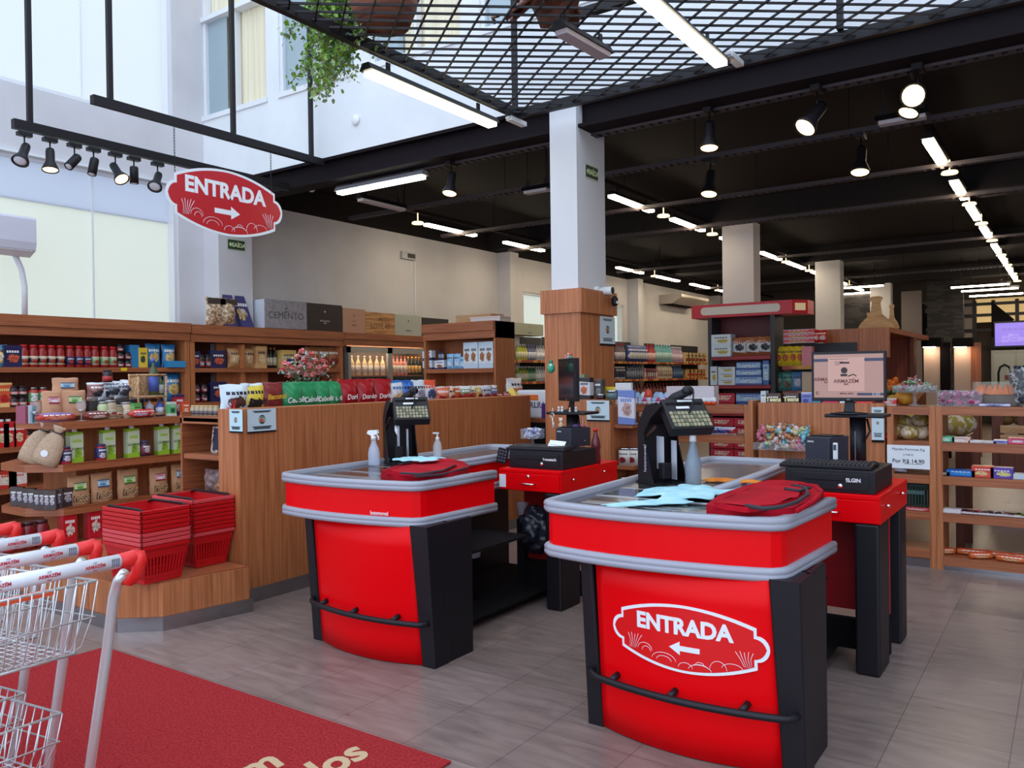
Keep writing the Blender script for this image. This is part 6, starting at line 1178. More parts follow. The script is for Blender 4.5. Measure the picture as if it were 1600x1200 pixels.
WK = noisy('wicker_pale', srgb(170, 124, 84), srgb(206, 166, 120), (50, 50, 50), .8, 3, .4, .6, bump=.5)
yb = at(236, 600, X=-6.36).y; t = thing('wicker_hamper', 'upright wicker hamper frame holding bottles on the island top', 'hamper', (-6.40, yb, 1.207), RX)
b = B()
for x in (-.12, .12): b.tube([(x, -.05, 0), (x * 1.05, -.06, .34)], .010, 8); b.tube([(x, .06, 0), (x * 1.1, .06, .36)], .010, 8)
for z in (.02, .17, .35): b.tube([(-.125, -.055, z), (.125, -.055, z), (.125, .06, z), (-.125, .06, z)], .009, 8, closed=True)
b.obj('frame', WK, t); b = B(); b.box(-.12, .12, .055, .065, .17, .35); b.box(-.125, -.115, -.05, .06, .17, .33); b.box(-.12, .12, -.05, .06, .155, .165); b.obj('woven_panel', WK, t)
o = put('wbl', mk_bottle(.040, .32, flat((70, 80, 50), .15), flat((60, 100, 190), .3), flat((70, 90, 170)), 'wine_bottle'), (-6.40, at(240, 600, X=-6.4).y, 1.375), RX, 'tall blue-labelled bottle standing in the wicker hamper', 'bottle')
put('wbl2', mk_bottle(.03, .19, flat((80, 96, 60), .15), flat((60, 90, 180), .3), flat((190, 190, 180)), 'wine_bottle'), (-6.42, at(250, 600, X=-6.42).y, 1.375), RX, 'smaller bottle right of the tall blue-labelled one in the hamper', 'bottle')
for i, (px, m, l) in enumerate(((233, flat((170, 160, 170), .3), 'pale tin under the hamper shelf'), (249, flat((66, 84, 160), .3), 'blue bottle under the hamper shelf'))): put('ub%d' % i, mk_bottle(.035, .145, m, flat((120, 90, 60)), flat((200, 200, 210)) if i else None), (-6.39, at(px, 600, X=-6.39).y, 1.207), RX, l, 'bottle')
for i, (px, c, l) in enumerate(((212, ((110, 180, 90), (90, 160, 80), (220, 220, 200)), 'green biscuit box left of the hamper'), (267, ((90, 180, 110), (200, 206, 190), (60, 90, 70)), 'green and white box right of the hamper'), (278, ((190, 40, 60), (60, 40, 80), (200, 180, 190)), 'dark crimson box behind the green and orange boxes'), (288, ((214, 90, 50), (200, 60, 40), (230, 200, 180)), 'orange box at the right end of the island top'))): put('eb%d' % i, mk_box('biscuit_box', .07 if i != 2 else .09, .05, .12 if i != 2 else .18, pk(*c, 3)), (XT - .02 - .1 * (i == 2), YT(px, XT - .02 - .1 * (i == 2)), 1.207), RX, l, 'box')
put('napk', lambda: pillow(.12, .09, .03, 9, wr=.3).obj('napkin', flat((206, 180, 150), .8)), (XT + .03, YT(296), 1.21), 0, 'folded beige napkin at the right end of the island top', 'napkin', tilt=(1.4, 0, RX))
for i, (px, z) in enumerate(((48, 1.0), (66, 1.0))): put('gjar', mk_jar(.045, .13, flat((110, 100, 70), .2), flat((80, 70, 60), .3, .5), None), (XT - .30, at(px, 600, X=XT - .30).y, .89), RX, '%s glass jar behind the beige cloth bags' % ('left', 'right')[i], 'jar')

# ------------------------------------------------------------------ things on the checkouts
ZT = .946
def spray(loc, label, body=glass('cloudy_plastic', (.60, .66, .78), .5, .3), rz=0):
    t = thing('spray_bottle', label, 'spray bottle', loc, rz); B().lathe([(.036, 0), (.040, .01), (.040, .08), (.034, .11), (.017, .145), (.015, .17)], 18, sy=.75).obj('bottle', body, t)
    B().lathe([(.018, .165), (.018, .185), (.014, .19)], 14).obj('collar', WHITEP, t); b = B(); b.prism([(-.045, .205), (-.035, .225), (.03, .228), (.035, .205), (.0, .19), (-.012, .19)], -.011, .011, M=Matrix(((1, 0, 0, 0), (0, 0, 1, 0), (0, 1, 0, 0), (0, 0, 0, 1)))); fix(b.obj('spray_head', WHITEP, t, bevel=.003)); B().tube([(.018, 0, .203), (.035, 0, .185), (.036, 0, .165)], .005, 8).obj('trigger', WHITEP, t); return t
spray((-3.68, 3.77, ZT), 'white trigger spray bottle on the rear checkout', rz=.2)
def pump(loc, label, liq):
    t = thing('pump_bottle', label, 'pump bottle', loc); B().lathe([(.026, 0), (.03, .006), (.03, .10), (.022, .13), (.010, .145)], 16).obj('bottle', liq, t); B().lathe([(.013, .14), (.013, .16), (.005, .165), (.005, .185)], 12).obj('pump', WHITEP, t); B().box(-.035, .012, -.008, .008, .182, .194).obj('nozzle', WHITEP, t, bevel=.003); return t
CLR = glass('clear_gel', (.72, .72, .74), .45, .1)
pump((-3.47, 4.15, ZT), 'clear pump bottle of hand gel behind the rear keypad stand', CLR); pump((-1.73, 4.04, ZT), 'clear pump bottle between keypad stand and tall blue bottle', CLR)
t = thing('squeeze_bottle', 'tall cloudy bottle with white cap on the foreground checkout', 'bottle', (-1.56, 3.84, ZT)); B().lathe([(.036, 0), (.04, .01), (.04, .11), (.030, .16), (.017, .20), (.015, .23)], 18).obj('bottle', glass('blue_liquid', (.24, .30, .36), .6, .15), t); B().lathe([(.018, .222), (.014, .27), (.010, .272)], 16).obj('cap', WHITEP, t)
def cloth(name, w_, d_, m, label, loc, rz, h=.012, seed=0, n=22, edge=.0, amp=.5):
    rnd = random.Random(seed); ph = [rnd.uniform(0, 6) for _ in range(8)]; b = B(); vs = []
    for j in range(n + 1):
        for i in range(n + 1):
            u, v = i / n * 2 - 1, j / n * 2 - 1; x = u * w_ / 2 * (1 + edge * math.sin(v * 5 + ph[0])) ; y = v * d_ / 2 * (1 + edge * math.sin(u * 6 + ph[1]))
            z = h * (1 - amp * abs(u) ** 6) * (1 - amp * abs(v) ** 6) + h * .22 * math.sin(u * 5 + v * 3 + ph[2]) * math.sin(v * 6 - u * 2 + ph[3]) + h * .10 * math.sin(u * 13 + ph[4] + v * 7)
            vs.append((x, y, max(.003, z)))
    b.add(vs, [(j * (n + 1) + i, j * (n + 1) + i + 1, (j + 1) * (n + 1) + i + 1, (j + 1) * (n + 1) + i) for j in range(n) for i in range(n)], 0, True)
    t = thing(name, label, name.split('_')[-1], loc, rz); o = b.obj('fabric', m, t); sd = o.modifiers.new('thick', 'SOLIDIFY'); sd.thickness = .003; sd.offset = 1; return t
FR = noisy('red_fabric', srgb(150, 10, 28), srgb(182, 16, 36), (7, 7, 7), .85, 4, bump=.25, spec=.15); PIP = mat('dark_piping', (.04, .03, .04), .8)
def slab(pts, z0, z1, name, m, par, bev=.016):
    o = fix(B().prism(pts, z0, z1).obj(name, m, par, bevel=bev, seg=3)); s_ = o.modifiers.new('fine', 'SUBSURF'); s_.subdivision_type = 'SIMPLE'; s_.levels = s_.render_levels = 3
    d = o.modifiers.new('rumple', 'DISPLACE'); tx = bpy.data.textures.new('rumple', 'CLOUDS'); tx.noise_scale = .14; d.texture = tx; d.strength = .016
    for f in o.data.polygons: f.use_smooth = True
    return o
def folded_bag(label, outline, flap, lines, zt, mv):
    P = [at(x, y, Z=ZT + .02) for x, y in outline]; c = sum(P, Vector()) / len(P); t = thing('folded_bag', label, 'bag', (c.x + mv[0], c.y + mv[1], ZT)); t.scale = (.9, .9, 1)
    L = lambda q, z: [((at(x, y, Z=z) - c).x, (at(x, y, Z=z) - c).y) for x, y in q]
    slab(L(outline, ZT + .02), 0, .042, 'body', FR, t); slab(L(flap, ZT + zt - .01), .036, zt, 'flap', FR, t, .012)
    for k, (ln, z, r, m) in enumerate(lines): pts = [(at(x, y, Z=ZT + z) - c) for x, y in ln]; B().tube([(q.x, q.y, z) for q in pts], r, 8).obj('piping' if m is PIP else 'strap', m, t)
    return t
folded_bag('red cloth bag folded on the foreground checkout corner', [(1096, 806), (1130, 811), (1200, 814), (1255, 812), (1290, 796), (1306, 779), (1296, 768), (1262, 762), (1206, 758), (1170, 768), (1120, 786)],
    [(1110, 797), (1172, 806), (1222, 800), (1262, 786), (1268, 770), (1206, 760), (1178, 769)], [([(1168, 799), (1200, 805), (1232, 802), (1262, 792), (1280, 778), (1274, 766), (1250, 762)], .060, .008, PIP), ([(1238, 768), (1262, 772), (1283, 766)], .064, .007, PIP), ([(1262, 808), (1290, 790), (1303, 774), (1290, 764), (1262, 760)], .045, .010, FR)], .058, (-.045, .075))
folded_bag('red cloth bag folded on the rear checkout with a pale cloth on it', [(580, 746), (606, 752), (660, 753), (706, 749), (738, 738), (728, 728), (696, 722), (650, 727), (608, 735)],
    [(588, 742), (640, 748), (690, 744), (716, 732), (690, 724), (640, 729)], [([(614, 744), (650, 746), (690, 740), (712, 730)], .058, .006, PIP), ([(640, 750), (690, 746), (733, 734)], .042, .006, PIP)], .055, (-.045, .075))
PB = noisy('pale_blue_cloth', srgb(150, 200, 208), srgb(178, 220, 226), (12, 12, 12), .85, bump=.2)
cloth('pale_cloth', .26, .20, PB, 'pale blue cloth lying over the folded red bag on the rear checkout', (-3.22, 3.66, ZT + .064), .3, .014, 11, edge=.15)
cloth('pale_cloth', .34, .42, PB, 'crumpled pale blue cloth beside the red bag, foreground checkout', (-1.47, 3.52, ZT), -.4, .024, 12, edge=.2); cloth('pale_cloth', .10, .34, PB, 'narrow pale blue rag left of the crumpled cloth, foreground checkout', (-1.50, 3.18, ZT), -.7, .012, 13, edge=.2)
cloth('orange_cloth', .30, .09, noisy('orange_cloth', srgb(206, 110, 24), srgb(226, 136, 40), (20, 20, 20), .85), 'folded orange cloth behind the bottles on the foreground checkout', (-1.43, 4.05, ZT), .05, .014, 14)
t = thing('ballpoint_pen', 'clear ballpoint pen lying near the front left of the foreground checkout', 'pen', (-1.60, 3.17, ZT + .004), -.6); B().tube([(-.06, 0, 0), (.06, 0, 0)], .004, 8).obj('barrel', flat((200, 204, 214), .2), t); B().tube([(.05, 0, 0), (.075, 0, 0)], .0045, 8).obj('cap', flat((60, 70, 140), .3), t)
t = thing('paper_note', 'white paper note lying on the keyboard by the figurines', 'paper', (-2.83, 4.62, 1.052), .3); B().box(-.055, .055, -.035, .035, 0, .001).obj('sheet', PAPER, t, rot=(.5, .1, 0)); B().box(-.045, .02, -.02, -.016, .001, .0016).obj('print_line', flat((120, 120, 130)), t, rot=(.5, .1, 0))
t = thing('soda_bottle', 'dark red soda bottle with red cap behind the rear cash drawer', 'bottle', (-2.74, 4.99, .892)); B().lathe([(.03, 0), (.034, .02), (.028, .09), (.034, .12), (.026, .165), (.012, .205), (.012, .225)], 16).obj('bottle', mat('dark_soda', (.12, .015, .02), .1), t); B().lathe([(.015, .222), (.015, .245)], 14).obj('cap', flat((206, 24, 26), .35), t)
# sweets trays
def sweets(name, label, cat, loc, w_, d_, h, n, cols, seed, r=.017, parts=None, rz=0, size_z=.9):
    t = thing(name, label, cat, loc, rz); gl = glass('tray_clear', (.75, .8, .84), .10, .05)
    b = B(); b.box(-w_ / 2, w_ / 2, -d_ / 2, d_ / 2, 0, .004); o = b.obj('tray_floor', gl, t)
    b = B(); [b.box(*q) for q in ((-w_ / 2, w_ / 2, -d_ / 2, -d_ / 2 + .004, 0, h), (-w_ / 2, w_ / 2, d_ / 2 - .004, d_ / 2, 0, h), (-w_ / 2, -w_ / 2 + .004, -d_ / 2, d_ / 2, 0, h), (w_ / 2 - .004, w_ / 2, -d_ / 2, d_ / 2, 0, h))]; b.obj('tray_walls', gl, t)
    rnd = random.Random(seed); bs = [B() for _ in cols]
    for k in range(n):
        x, y = rnd.uniform(-w_ / 2 + r, w_ / 2 - r), rnd.uniform(-d_ / 2 + r, d_ / 2 - r); z = .006 + r * .8 + rnd.random() * max(0, h * size_z * (1 - .3 * abs(x) / w_) - r * .6)
        M = Matrix.Translation((x, y, z)) @ Euler((rnd.uniform(0, 3), rnd.uniform(0, 3), rnd.uniform(0, 3))).to_matrix().to_4x4(); c = bs[k % len(cols)]
        c.lathe([(r * .8, -r * 1.5), (r * .2, -r * .95), (r * .7, -r * .6), (r * .85, 0), (r * .7, r * .6), (r * .2, r * .95), (r * .8, r * 1.5)], 7, M=M)
    for m, q in zip(cols, bs): s = q.obj('wrapped_sweets', flat(m, .3), t); s['kind'] = 'stuff'
    return t
sweets('sweets_tray', 'clear tray heaped with pastel wrapped sweets hanging on the lane panel', 'sweets tray', (-1.96, 6.76, .875), .44, .2, .06, 170, [(226, 200, 190), (200, 110, 130), (120, 190, 206), (206, 206, 150), (196, 130, 90)], 3, .027, size_z=3.0)
sweets('sweets_tray', 'small clear box of sweets left of the rear printer', 'sweets tray', (-3.18, 4.86, 1.06), .14, .1, .07, 50, [(190, 190, 214), (110, 110, 160), (220, 214, 220)], 4, .014); B().box(-.01, .01, -.01, .01, -.14, 0).obj('stem', glass('tray_clear', (.8, .8, .8)), bpy.data.objects['sweets_tray.001'])
# figurines on the stand, the monitor and printer; hanging charms
def figure(loc, s, cols, label, rz=0):
    t = thing('figurine', label, 'figurine', loc, rz); a, h_ = flat(cols[0], .5), flat(cols[1], .5)
    B().lathe([(.5 * s, 0), (.55 * s, .3 * s), (.35 * s, .9 * s), (.2 * s, 1.1 * s)], 12).obj('body', a, t); B().ball((0, 0, 1.5 * s), .48 * s, 8).obj('head', h_, t); b = B(); b.ball((-.32 * s, 0, 1.95 * s), .16 * s, 6); b.ball((.32 * s, 0, 1.95 * s), .16 * s, 6); b.obj('ears', h_, t); B().tube([(-.7 * s, -.2 * s, .4 * s), (0, -.4 * s, .75 * s), (.7 * s, -.2 * s, .4 * s)], .12 * s, 6).obj('arms', a, t); return t
for i, (x, y, s, c, l) in enumerate(((-3.12, 5.04, .012, ((220, 200, 190), (226, 206, 190)), 'tiny pale figurine at the left end of the rear monitor shelf'), (-3.08, 5.06, .018, ((226, 216, 214), (236, 224, 214)), 'white figurine second from the left on the rear monitor shelf'), (-3.04, 5.04, .019, ((214, 224, 226), (224, 226, 226)), 'pale figurine under the rear monitor, third from the left'), (-2.97, 5.03, .015, ((220, 180, 160), (226, 190, 170)), 'peach figurine beneath the rear monitor'), (-2.93, 5.05, .018, ((190, 200, 216), (206, 210, 220)), 'bluish figurine at the foot of the rear monitor neck'))): figure((x, y, 1.245), s, c, l)
figure((-2.985, 4.93, 1.143), .032, ((214, 184, 150), (226, 200, 176)), 'larger tan toy figure sitting on the rear receipt printer', .2); figure((-3.085, 5.0, 1.143), .012, ((200, 196, 206), (206, 200, 210)), 'tiny grey figurine behind the printer top')
mp = Vector((-3.03, 5.12, 1.245 + .075 + .31))
for i, (dx, s, c, l) in enumerate(((-.06, .014, ((200, 170, 150), (200, 150, 110)), 'small brown figurine on top of the sideways monitor'), (.0, .02, ((190, 150, 190), (220, 176, 150)), 'figurine with violet clothes on top of the sideways monitor'), (.06, .02, ((70, 150, 110), (200, 70, 60)), 'green and red figurine on top of the sideways monitor'))): figure(mp + Vector((dx * .75, -dx * .6, 0)), s, c, l)
t = thing('green_toy', 'green toy clipped to the left side of the sideways monitor', 'toy', at(861, 575, Y=5.12)); B().ball((0, 0, 0), .03, 8, sz=1.3).obj('body', flat((60, 160, 120), .5), t); B().ball((.012, -.02, .02), .01, 6).obj('eye', WHITEP, t); B().ball((0, 0, .045), .015, 6).obj('tuft', flat((40, 120, 90), .5), t)
t = thing('hanging_charm', 'string of pink and violet charms hanging at the right of the rear monitor shelf', 'charm', (-2.86, 5.02, 1.22)); B().tube([(0, 0, 0), (.002, 0, -.08), (0, 0, -.19)], .003, 6).obj('string', flat((200, 170, 170)), t); b = B(); b.ball((0, 0, -.07), .015, 6); b.ball((0, 0, -.11), .012, 6); b.obj('beads', flat((170, 90, 110), .4), t); b = B(); b.ball((-.006, 0, -.17), .010, 6); b.ball((.010, 0, -.175), .010, 6); b.obj('pink_drops', flat((226, 150, 150), .4), t); B().ball((-.055, 0, -.09), .036, 8, sz=.9).obj('dark_pouch', flat((70, 50, 90), .6), t)
t = thing('key_bunch', 'white keys hanging from the left of the rear monitor shelf', 'keys', (-3.09, 4.985, 1.235)); B().tube([(.016 * math.cos(a), 0, .016 * math.sin(a) - .015) for a in [2 * PI * k / 12 for k in range(12)]], .003, 6, closed=True).obj('ring', CHROME, t); B().tube([(0, 0, -.03), (.006, 0, -.09), (.0, 0, -.11)], .004, 6).obj('strap', WHITEP, t)
# under the rear checkout
t = thing('plastic_cup', 'clear plastic cup on a stand under the rear checkout', 'cup', (-3.14, 4.66, .52)); B().lathe([(.032, 0), (.045, .11), (.047, .115)], 16).obj('cup', glass('cup_clear', (.55, .55, .62), .5), t); B().box(-.03, .03, -.03, .03, -.52, 0).obj('stand', BLACKM, t)
o = B().ball((0, 0, .16), .11, 40, sz=1.45).obj('garbage_bag', mat('bin_bag', (.02, .02, .03), .3), loc=(-2.99, 4.60, .31)); nz = o.modifiers.new('crumple', 'DISPLACE'); tx_ = bpy.data.textures.new('crumple', 'CLOUDS'); tx_.noise_scale = .05; nz.texture = tx_; nz.strength = .09; tag(o, 'crumpled black bin bag hanging under the red drawer desk', 'bin bag')
t = thing('waste_bin', 'small dark bin with white liner under the rear checkout', 'bin', (-3.22, 4.15, .076)); B().lathe([(.06, 0), (.075, .3), (.075, .32)], 16).obj('bin', BLACKM, t); B().lathe([(.076, .27), (.08, .32), (.072, .325)], 16).obj('liner', flat((190, 190, 200), .5), t)

# ------------------------------------------------------------------ goods on the service cabinet and side shelves
YC2 = 6.05
cab = [(900, 916, 585, 622, ((170, 170, 120), (120, 130, 90), (220, 215, 190)), 'green and cream tea box on the service cabinet', 0), (913, 930, 590, 622, ((206, 200, 200), (40, 28, 34), (196, 100, 60)), 'box with a dark apron print on the service cabinet', -.06), (931, 943, 592, 622, ((60, 56, 60), (90, 70, 50), (120, 120, 120)), 'dark narrow pack on the service cabinet', 0)]
for i, (a, b_, y0, y1, c, l, dy) in enumerate(cab):
    w_ = Xof(b_, YC2) - Xof(a, YC2); put('cab%d' % i, mk_box('gift_box', w_, .07, at(a, y0, Y=YC2).z - 1.305, pk(*c, 3)), (Xof((a + b_) / 2, YC2), YC2 + dy, 1.305), 0, l, 'box')
w_ = .14; t = thing('food_tin', 'low steel-rimmed dark tin in front of the dark narrow pack', 'tin', (Xof(939, 5.99), 5.99, 1.305)); B().lathe([(.04, 0), (.042, .03)], 18).obj('body', DRK, t); B().lathe([(.043, .03), (.043, .042), (.02, .05)], 18).obj('lid', STEEL, t)
t = thing('steel_mug', 'green-grey mug with steel rim at the right of the service cabinet', 'mug', (Xof(957, 6.0), 6.0, 1.305)); B().lathe([(.05, 0), (.052, .055)], 18).obj('body', flat((90, 110, 110), .4), t); B().lathe([(.053, .055), (.053, .075), (.045, .078)], 18).obj('rim', STEEL, t)
put('ybx', mk_box('yellow_box', .17, .06, .10, flat((226, 196, 40), .4)), (Xof(955, 6.15), 6.15, 1.305), 0, 'yellow box behind the steel-rimmed mug', 'box')
for i, (px, y, h, c, l) in enumerate(((975, 6.12, .34, ((224, 218, 214), (214, 208, 206), (200, 160, 150)), 'white upright leaflet box at the right of the service cabinet'), (979, 6.0, .28, ((210, 206, 214), (110, 130, 190), (190, 150, 140)), 'lower leaflet holder with blue foot beside the cabinet'))): put('lf%d' % i, mk_box('leaflet_holder', .15, .03, h, pk(*c, 2.5, .35, .3)), (Xof(px, y), y, 1.10), 0, l, 'leaflet holder')
for i, (px, z, y) in enumerate(((976, .76, 6.06), (990, .76, 6.09), (976, .52, 6.06), (990, .52, 6.09))):
    def f(i=i):
        t = thing('food_can', None, None); B().lathe([(.058, 0), (.058, .135)], 20).obj('body', pk((206, 196, 186), (200, 190, 180), (150, 40, 50), 3) if i < 2 else pk((160, 190, 206), (140, 176, 200), (200, 210, 216), 3), t); B().lathe([(.06, .13), (.06, .145), (.05, .143)], 20).obj('lid', STEEL, t); return t
    put('fc%d' % (i // 2), f, (Xof(px, y), y, z), 0, '%s %s can on the shelves beside the service cabinet' % (('left', 'right')[i % 2], 'cream and red' if i < 2 else 'pale blue'), 'can')
# ------------------------------------------------------------------ the row of low shelves
YR = 7.02
def XR(px, Y=YR): return at(px, 600, Y=Y).x
def egg(r=.04, h=.12, top=(214, 60, 40), bot=(226, 226, 230)):
    def f():
        t = thing('chocolate_egg', None, None); B().lathe([(.001, 0), (r * .75, h * .12), (r, h * .36), (r * .98, h * .45)], 14).obj('lower_wrap', flat(bot, .25), t); B().lathe([(r * .98, h * .44), (r * .8, h * .7), (r * .45, h * .92), (.001, h)], 14).obj('upper_wrap', flat(top, .25), t); return t
    return f
eg = [(996, 0), (1004, 1), (1013, 2), (1024, 0), (1032, 3), (1040, 3)]
for i, (px, k) in enumerate(eg): put('eg%d' % k, egg(.045, .12 if k != 2 else .15, ((150, 190, 220), (230, 232, 236), (226, 80, 50), (170, 196, 226))[k], ((226, 230, 236), (200, 60, 60), (232, 226, 226), (226, 226, 236))[k]), (XR(px, 7.06), 7.06 + .03 * (i % 2), 1.225 + (.0 if k != 2 else .0)), 0, '%s large wrapped chocolate egg from the left on the low shelf' % nth(i), 'chocolate egg', 'large chocolate eggs on the low shelf')
for i in range(14): put('sg%d' % (i % 3), egg(.028, .07, ((206, 206, 220), (190, 60, 110), (150, 190, 220))[i % 3], ((226, 226, 230), (226, 220, 226), (210, 220, 236))[i % 3]), (XR(994 + i * 3.6, 6.97), 6.95 + .015 * (i % 2), 1.225), 0, '%s small chocolate egg in the front line, left half of the low shelf' % nth(i), 'chocolate egg', 'small chocolate eggs, left half')
for i in range(13): put('og', egg(.028, .075, (226, 226, 228), (226, 90, 50)), (XR(1070 + i * 3.9, 6.97), 6.95 + .015 * (i % 2), 1.225), 0, '%s small orange and white egg in front of the white boxes' % nth(i), 'chocolate egg', 'orange and white eggs before the white boxes')
for i, (a, b_) in enumerate(((1045, 1081), (1082, 1119))): put('egb%d' % i, mk_box('white_display_box', XR(b_, 7.12) - XR(a, 7.12), .12, .17, flat((214, 206, 210), .6)), (XR((a + b_) / 2, 7.12), 7.12, 1.225), 0, '%s white display box behind the orange and white eggs' % ('left', 'right')[i], 'box')
for i, (px, c) in enumerate(((1118, (50, 60, 140)), (1131, (60, 70, 150)), (1143, (190, 60, 60)))): put('lsb%d' % i, mk_bag(.10, .07, .05, pk(c, (200, 200, 210), (40, 40, 90), 4), 140 + i, 'snack_packet'), (XR(px), YR - .05, .966), 0, '%s small packet at the right of the low shelf below the eggs' % nth(i), 'packet')
for i, (px, z) in enumerate(((1010, .966), (1030, .966), (1100, .966))): put('lsw', mk_box('white_pack', .12, .08, .09, pk((214, 206, 210), (190, 180, 190), (120, 60, 80), 4)), (XR(px), YR, z), 0, '%s pale pack on the low shelf behind the keypad stand' % nth(i), 'pack', 'pale packs behind the keypad stand')
# panel ledge
for i, (a, b_, c, l, tx1) in enumerate(((1199, 1221, ((66, 44, 40), (80, 56, 48), (90, 60, 50)), 'left brown candy box with cream letters on the lane panel', 'Teens'), (1226, 1249, ((66, 44, 40), (80, 56, 48), (90, 60, 50)), 'right brown candy box with cream letters on the lane panel', 'Teens'), (1253, 1270, ((110, 120, 190), (190, 190, 210), (60, 70, 140)), 'blue and lilac pack beside the brown candy boxes', None), (1190, 1198, ((206, 214, 214), (190, 200, 206), (220, 220, 220)), 'small white pack at the left end of the lane panel', None), (1271, 1283, ((60, 150, 160), (50, 130, 150), (180, 200, 200)), 'teal pack left of the monitor foot of the screen', None))):
    Yp = 7.0; h = (.11, .115, .12, .13, .055)[i]; w_ = XR(b_, Yp) - XR(a, Yp); t = thing('candy_box', l, 'box', (XR((a + b_) / 2, Yp), Yp, 1.222)); B().box(-w_ / 2, w_ / 2, -.03, .05, 0, h).obj('box', pk(*c, 3), t, bevel=.002)
    if tx1: text(tx1, .052, flat((226, 222, 160)), t, (0, -.0315, h * .52), off=.04)
for i, (px, c) in enumerate(((1300, (200, 50, 90)), (1325, (226, 226, 230)), (1350, (220, 60, 60)))): put('pl%d' % i, mk_box('candy_box', .14, .08, .045, flat(c)), (XR(px, 7.0), 7.0, 1.222), 0, ('magenta', 'white', 'red')[i] + ' flat candy box behind the monitor foot on the lane panel', 'box')
# narrow bay and wide shelf tops
t = thing('cake_stand', 'footed glass stand heaped with silver and green sweets on the narrow bay', 'sweets stand', (XR(1429, 7.0), 7.0, 1.235)); gl = glass('stand_glass', (.7, .75, .78), .2, .05)
B().lathe([(.05, 0), (.04, .006), (.012, .02), (.014, .09), (.03, .10)], 18).obj('foot', gl, t); B().lathe([(.03, .10), (.16, .105), (.165, .16), (.16, .16), (.155, .11), (.03, .108)], 24).obj('bowl', gl, t)
rnd = random.Random(5); bs = [B(), B(), B()]
for k in range(130):
    a = rnd.uniform(0, 6.3); r = .145 * math.sqrt(rnd.random()); z = .125 + rnd.random() * .11 * (1 - r / .17); M = Matrix.Translation((r * math.cos(a), r * math.sin(a), z)) @ Euler((rnd.uniform(0, 3), rnd.uniform(0, 3), 0)).to_matrix().to_4x4(); s = .014; bs[k % 3].lathe([(s * .8, -s * 1.5), (s * .2, -s), (s * .8, 0), (s * .2, s), (s * .8, s * 1.5)], 6, M=M)
for c, q in zip(((200, 200, 196), (150, 176, 140), (196, 110, 110)), bs): q.obj('wrapped_sweets', flat(c, .25), t)['kind'] = 'stuff'
put('rw', mk_box('tin_box', .10, .07, .06, pk((200, 40, 44), (200, 190, 180), (190, 180, 170), 3)), (XR(1391), YR, 1.235), 0, 'small red and white box on the narrow bay top', 'box')
put('mel0', lambda: B().ball((0, 0, .06), .075, 12, sz=.8).obj('melon', noisy('amber_melon', srgb(196, 120, 30), srgb(214, 150, 50), (10, 10, 3), .5)), (XR(1413, 7.12), 7.12, 1.235), 0, 'amber melon behind the footed glass stand', 'melon')
sweets('sweets_dish', 'rectangular glass dish of shiny magenta sweets on the wide shelf', 'sweets dish', (XR(1501, 7.02), 7.02, 1.235), .30, .18, .12, 150, [(150, 26, 76), (190, 50, 110), (110, 16, 50), (214, 150, 180)], 6, .019, size_z=.75)
t = thing('glass_case', 'glass case with orange pastries behind the blue packet, right edge', 'display case', (XR(1557, 7.14), 7.14, 1.235)); b = B(); [b.box(*q) for q in ((-.15, .17, -.10, -.095, 0, .18), (-.15, .17, .095, .10, 0, .18), (-.15, -.145, -.1, .1, 0, .18), (-.15, .17, -.1, .1, .178, .183))]; b.obj('case', glass('case_glass', (.8, .78, .6), .08), t); b = B(); rnd = random.Random(2)
for k in range(16): b.prism([(-.03, 0), (.03, 0), (.0, .08)], -.01, .01, M=Matrix.Translation((-.12 + k % 8 * .036, -.05 + .07 * (k // 8), .085)) @ Euler((PI / 2 - .3, rnd.uniform(-.3, .3), rnd.uniform(-.5, .5))).to_matrix().to_4x4())
b.obj('pastries', flat((226, 110, 40), .6), t); B().box(-.14, .16, -.09, .09, 0, .08).obj('tray', flat((80, 50, 44), .6), t)
t = thing('candy_packet', 'blue and white candy packet lying in front of the glass case', 'packet', (XR(1554, 6.94), 6.94, 1.235)); B().box(-.10, .10, -.025, .025, 0, .028).obj('packet', pk((200, 200, 214), (60, 60, 110), (90, 90, 140), 4), t, bevel=.006)
t = thing('glass_vase', 'tall flared glass vase of dark wrapped sweets at the right edge', 'vase', (XR(1603, 6.98), 6.98, 1.235)); B().lathe([(.06, 0), (.065, .02), (.12, .28), (.124, .28), (.07, .015)], 24).obj('vase', glass('vase_glass', (.75, .78, .74), .1), t); b = B(); b2 = B(); rnd = random.Random(3)
for k in range(170):
    z = rnd.uniform(.02, .29); a = rnd.uniform(0, 6.3); r = (.05 + z * .17) * math.sqrt(rnd.random()) * (1 if z < .25 else .7); M = Matrix.Translation((r * math.cos(a), r * math.sin(a), z)) @ Euler((rnd.uniform(0, 3), rnd.uniform(0, 3), 0)).to_matrix().to_4x4(); s = .016; (b if k % 4 else b2).lathe([(s * .8, -s * 1.5), (s * .2, -s), (s * .8, 0), (s * .2, s), (s * .8, s * 1.5)], 6, M=M)
b.obj('dark_sweets', flat((24, 28, 54), .25), t)['kind'] = 'stuff'; b2.obj('pale_sweets', flat((200, 206, 214), .25), t)['kind'] = 'stuff'
def flatpack(px, z, w_, h, c, label, Y=6.96, name='gum_box', rz=0): put('fp_%s_%s_%s' % (w_, h, c), mk_box(name, w_, .10, h, pk(*c, 4) if isinstance(c[0], tuple) else flat(c)), (XR(px, Y), Y, z), rz, label, 'box')
